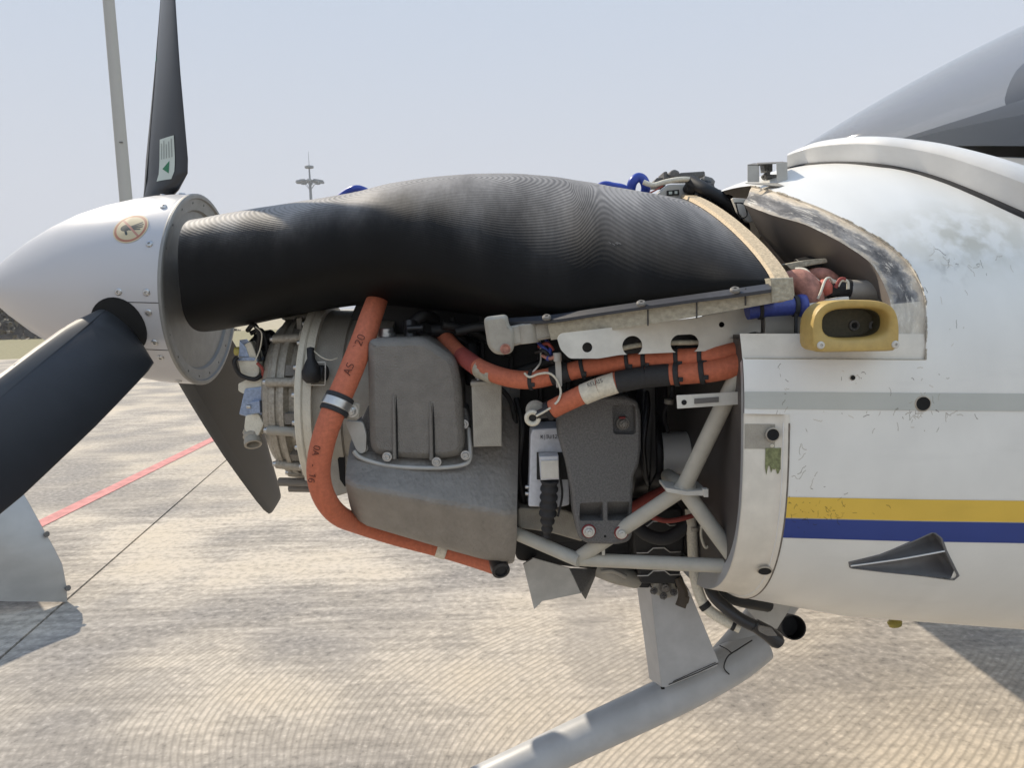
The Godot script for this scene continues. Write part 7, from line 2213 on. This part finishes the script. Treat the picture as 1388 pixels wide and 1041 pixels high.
func build_poles() -> void:
	# tall plain pole close behind the spinner
	var foot := Vector3(-16.3470, 0.0000, -31.9152)
	var t := thing("lamp_pole", "tall plain grey pole rising behind the white spinner", "pole", foot)
	var top := Vector3(-14.6914, 14.2878, -29.0000)
	var scale := (1.5 - foot.z) / 30.5
	top = Vector3(-0.7338, 1.3372, 0.0000) + (top - Vector3(-0.7338, 1.3372, 0.0000))
	var st := sf()
	var up := (Vector3(-14.7861, 13.4950, -29.0000) - Vector3(-14.7317, 5.6469, -29.0000))
	up = up.normalized()
	var mid := Vector3(-14.7317, 5.6469, -29.0000)
	var len0 := (mid.y) / up.y
	var base := mid - up * len0
	t.position = base
	tube(st, [Vector3.ZERO, up * len0, up * (len0 + 9.5), up * (len0 + 14.0)], [0.26, 0.235, 0.2, 0.17], 24)
	var shaft := part("shaft", st, m.pole, t)
	st = sf()
	lathe(st, Vector3.ZERO, up, [Vector2(0.5, -0.02), Vector2(0.5, 0.05), Vector2(0.3, 0.06), Vector2(0.27, 0.4)], 20)
	part("base_flange", st, m.cast_grey, t)
	st = sf()
	axis_box(st, up * (len0 + 2.3) + Vector3(0.1, 0, 0.2), Vector3(0.12, 0.05, 0.06))
	part("inspection_plate", st, m.cast_dark, shaft)
	# floodlight mast far away
	var z := -175.0
	var crown := Vector3(-43.8429, 29.8017, -175.0000)
	var g := Vector3(crown.x, 0, z)
	t = thing("light_mast", "distant airfield floodlight mast with a ring of lamps", "light mast", g)
	st = sf()
	tube(st, [Vector3.ZERO, Vector3(0, crown.y * 0.5, 0), Vector3(0, crown.y + 0.6, 0)], [0.55, 0.42, 0.28], 14)
	part("column", st, m.mast, t)
	st = sf()
	for r in [2.2, 1.2]:
		var ring := []
		for k in 25: ring.append(Vector3(cos(TAU * k / 24.0) * r, crown.y, sin(TAU * k / 24.0) * r))
		tube(st, ring, 0.10, 6, false)
	for k in 6:
		var a := TAU * k / 6.0
		tube(st, [Vector3(0, crown.y, 0), Vector3(cos(a) * 2.2, crown.y, sin(a) * 2.2)], 0.09, 6)
		tube(st, [Vector3(0, crown.y - 2.0, 0), Vector3(cos(a) * 1.6, crown.y, sin(a) * 1.6)], 0.05, 6)
	part("lamp_ring", st, m.mast, t)
	for k in 10:
		var a := TAU * k / 10.0
		st = sf()
		var c := Vector3(cos(a) * 2.5, crown.y - 0.1, sin(a) * 2.5)
		var out := Vector3(cos(a), 0, sin(a))
		prism(st, [c - out * 0.55 + Vector3(0, 0.4, 0), c + out * 0.55 + Vector3(0, 0.2, 0), c + out * 0.6 + Vector3(0, -0.25, 0), c - out * 0.4 + Vector3(0, -0.3, 0)], out.cross(Vector3.UP) * 0.7, 0.05)
		part("floodlight", st, m.mast, t)
	st = sf()
	tube(st, [Vector3(0, crown.y, 0), Vector3(0, crown.y + 3.2, 0)], [0.22, 0.16], 10)
	cyl(st, Vector3(0, crown.y + 2.9, 0), Vector3(0, crown.y + 3.4, 0), 1.0, 14, 0.1)
	tube(st, [Vector3(0, crown.y + 3.3, 0), Vector3(0, crown.y + 6.6, 0)], [0.07, 0.03], 6)
	part("head_frame", st, m.mast, t)

func build_cowl() -> void:
	# the removed cowling half, stood on the apron
	var right := [Vector3(-2.2200, -0.0004, -2.1700), Vector3(-2.2155, 0.0390, -2.1650), Vector3(-2.2112, 0.0746, -2.1600), Vector3(-2.2103, 0.1418, -2.1500), Vector3(-2.2100, 0.2010, -2.1400), Vector3(-2.2357, 0.2862, -2.1300), Vector3(-2.2714, 0.3643, -2.1300), Vector3(-2.3486, 0.5070, -2.1500), Vector3(-2.4408, 0.6219, -2.2000), Vector3(-2.5559, 0.7191, -2.2800), Vector3(-2.7394, 0.8079, -2.4000)]
	var t := thing("engine_cowling", "white removed engine cowling stood on the concrete by the propeller", "cowling", Vector3(right[0].x - 0.6, 0, right[0].z))
	var o := t.position
	var st := sf()
	var rows := []
	for i in right.size():
		var row := []
		for j in 21:
			var u := j / 20.0
			var p: Vector3 = right[i]
			var lift := 0.11 * (1.0 - exp(-6.0 * u))
			var q := p + Vector3(-1.15 * u, lerpf(lift, 0.42 * smoothstep(0.0, 0.5, u), i / 10.0), 0.25 * (1.0 - exp(-6.0 * u)) - 0.3 * u * u)
			row.append(q - o)
		rows.append(row)
	var last: Array = rows[-1]
	for s in [[-0.10, 0.055], [-0.25, 0.07], [-0.42, 0.03], [-0.55, -0.12], [-0.62, -0.35], [-0.64, -0.60]]:
		var row := []
		for p in last: row.append(p + Vector3(s[0] * 0.8, s[1], s[0]))
		rows.append(row)
	grid(st, rows, 0)
	var shell := part("shell", st, m.cowl, t)
	var inner := []
	for row in rows:
		var r2 := []
		for j in row.size(): r2.append(row[j] + Vector3(-0.003 if j == 0 else 0.0, 0.0, -0.006))
		inner.append(r2)
	st = sf()
	grid(st, inner, 0)
	var edge := [[], []]
	for i in rows.size():
		edge[0].append(rows[i][0])
		edge[1].append(inner[i][0])
	grid(st, edge, 1)
	grid(st, [rows[0], inner[0]], 2)
	part("lining", st, m.cast_grey, t)
	for q in [Vector3(-2.2689, 0.3584, -2.1250), Vector3(-2.2082, 0.0764, -2.1550)]:
		st = sf()
		lathe(st, q - o, Vector3(0.9, 0.1, 0.4), [Vector2(0.0, -0.01), Vector2(0.006, -0.01), Vector2(0.006, 0.006), Vector2(0.014, 0.007), Vector2(0.014, 0.014), Vector2(0, 0.016)], 12)
		part("quarter_turn_fastener", st, m.cast_dark, shell)

var sun_from := Vector3(-0.54, 0.695, -0.475).normalized()

func _ready() -> void:
	var cam := Camera3D.new()
	cam.name = "camera"
	cam.fov = 53.0
	cam.near = 0.02
	cam.far = 3000.0
	var pitch := deg_to_rad(6.0)
	var roll := deg_to_rad(1.7)
	var fwd := Vector3(0, -sin(pitch), -cos(pitch))
	var up0 := Vector3(0, cos(pitch), -sin(pitch))
	var rt := Vector3(cos(roll), 0, 0) - up0 * sin(roll)
	var up := Vector3(sin(roll), 0, 0) + up0 * cos(roll)
	cam.transform = Transform3D(Basis(rt, up, -fwd), Vector3(0, 1.4, 1.5))
	add_child(cam)
	var we := WorldEnvironment.new()
	var env := Environment.new()
	env.background_mode = Environment.BG_SKY
	var sky := Sky.new()
	var pano := PanoramaSkyMaterial.new()
	pano.panorama = sky_picture()
	sky.sky_material = pano
	env.sky = sky
	env.tonemap_mode = Environment.TONE_MAPPER_LINEAR
	env.tonemap_exposure = 1.13
	env.fog_enabled = true
	env.fog_density = 0.0010
	env.fog_light_color = Color(0.86, 0.88, 0.92)
	env.sdfgi_enabled = true
	env.ssao_enabled = true
	env.ssil_enabled = true
	we.environment = env
	we.name = "environment"
	add_child(we)
	var sun := DirectionalLight3D.new()
	sun.name = "sun"
	sun.light_color = Color(1.0, 0.95, 0.87)
	sun.light_energy = 1.5
	sun.light_angular_distance = 0.8
	sun.shadow_enabled = true
	add_child(sun)
	sun.look_at_from_position(Vector3.ZERO, -sun_from, Vector3.UP)

	make_materials()
	build_setting()
	var plane := thing("aeroplane", "white propeller aeroplane parked with its engine cowling off", "aeroplane")
	build_fuselage(plane)
	build_propeller(plane)
	build_duct(plane)
	build_engine(plane)
	build_underside(plane)
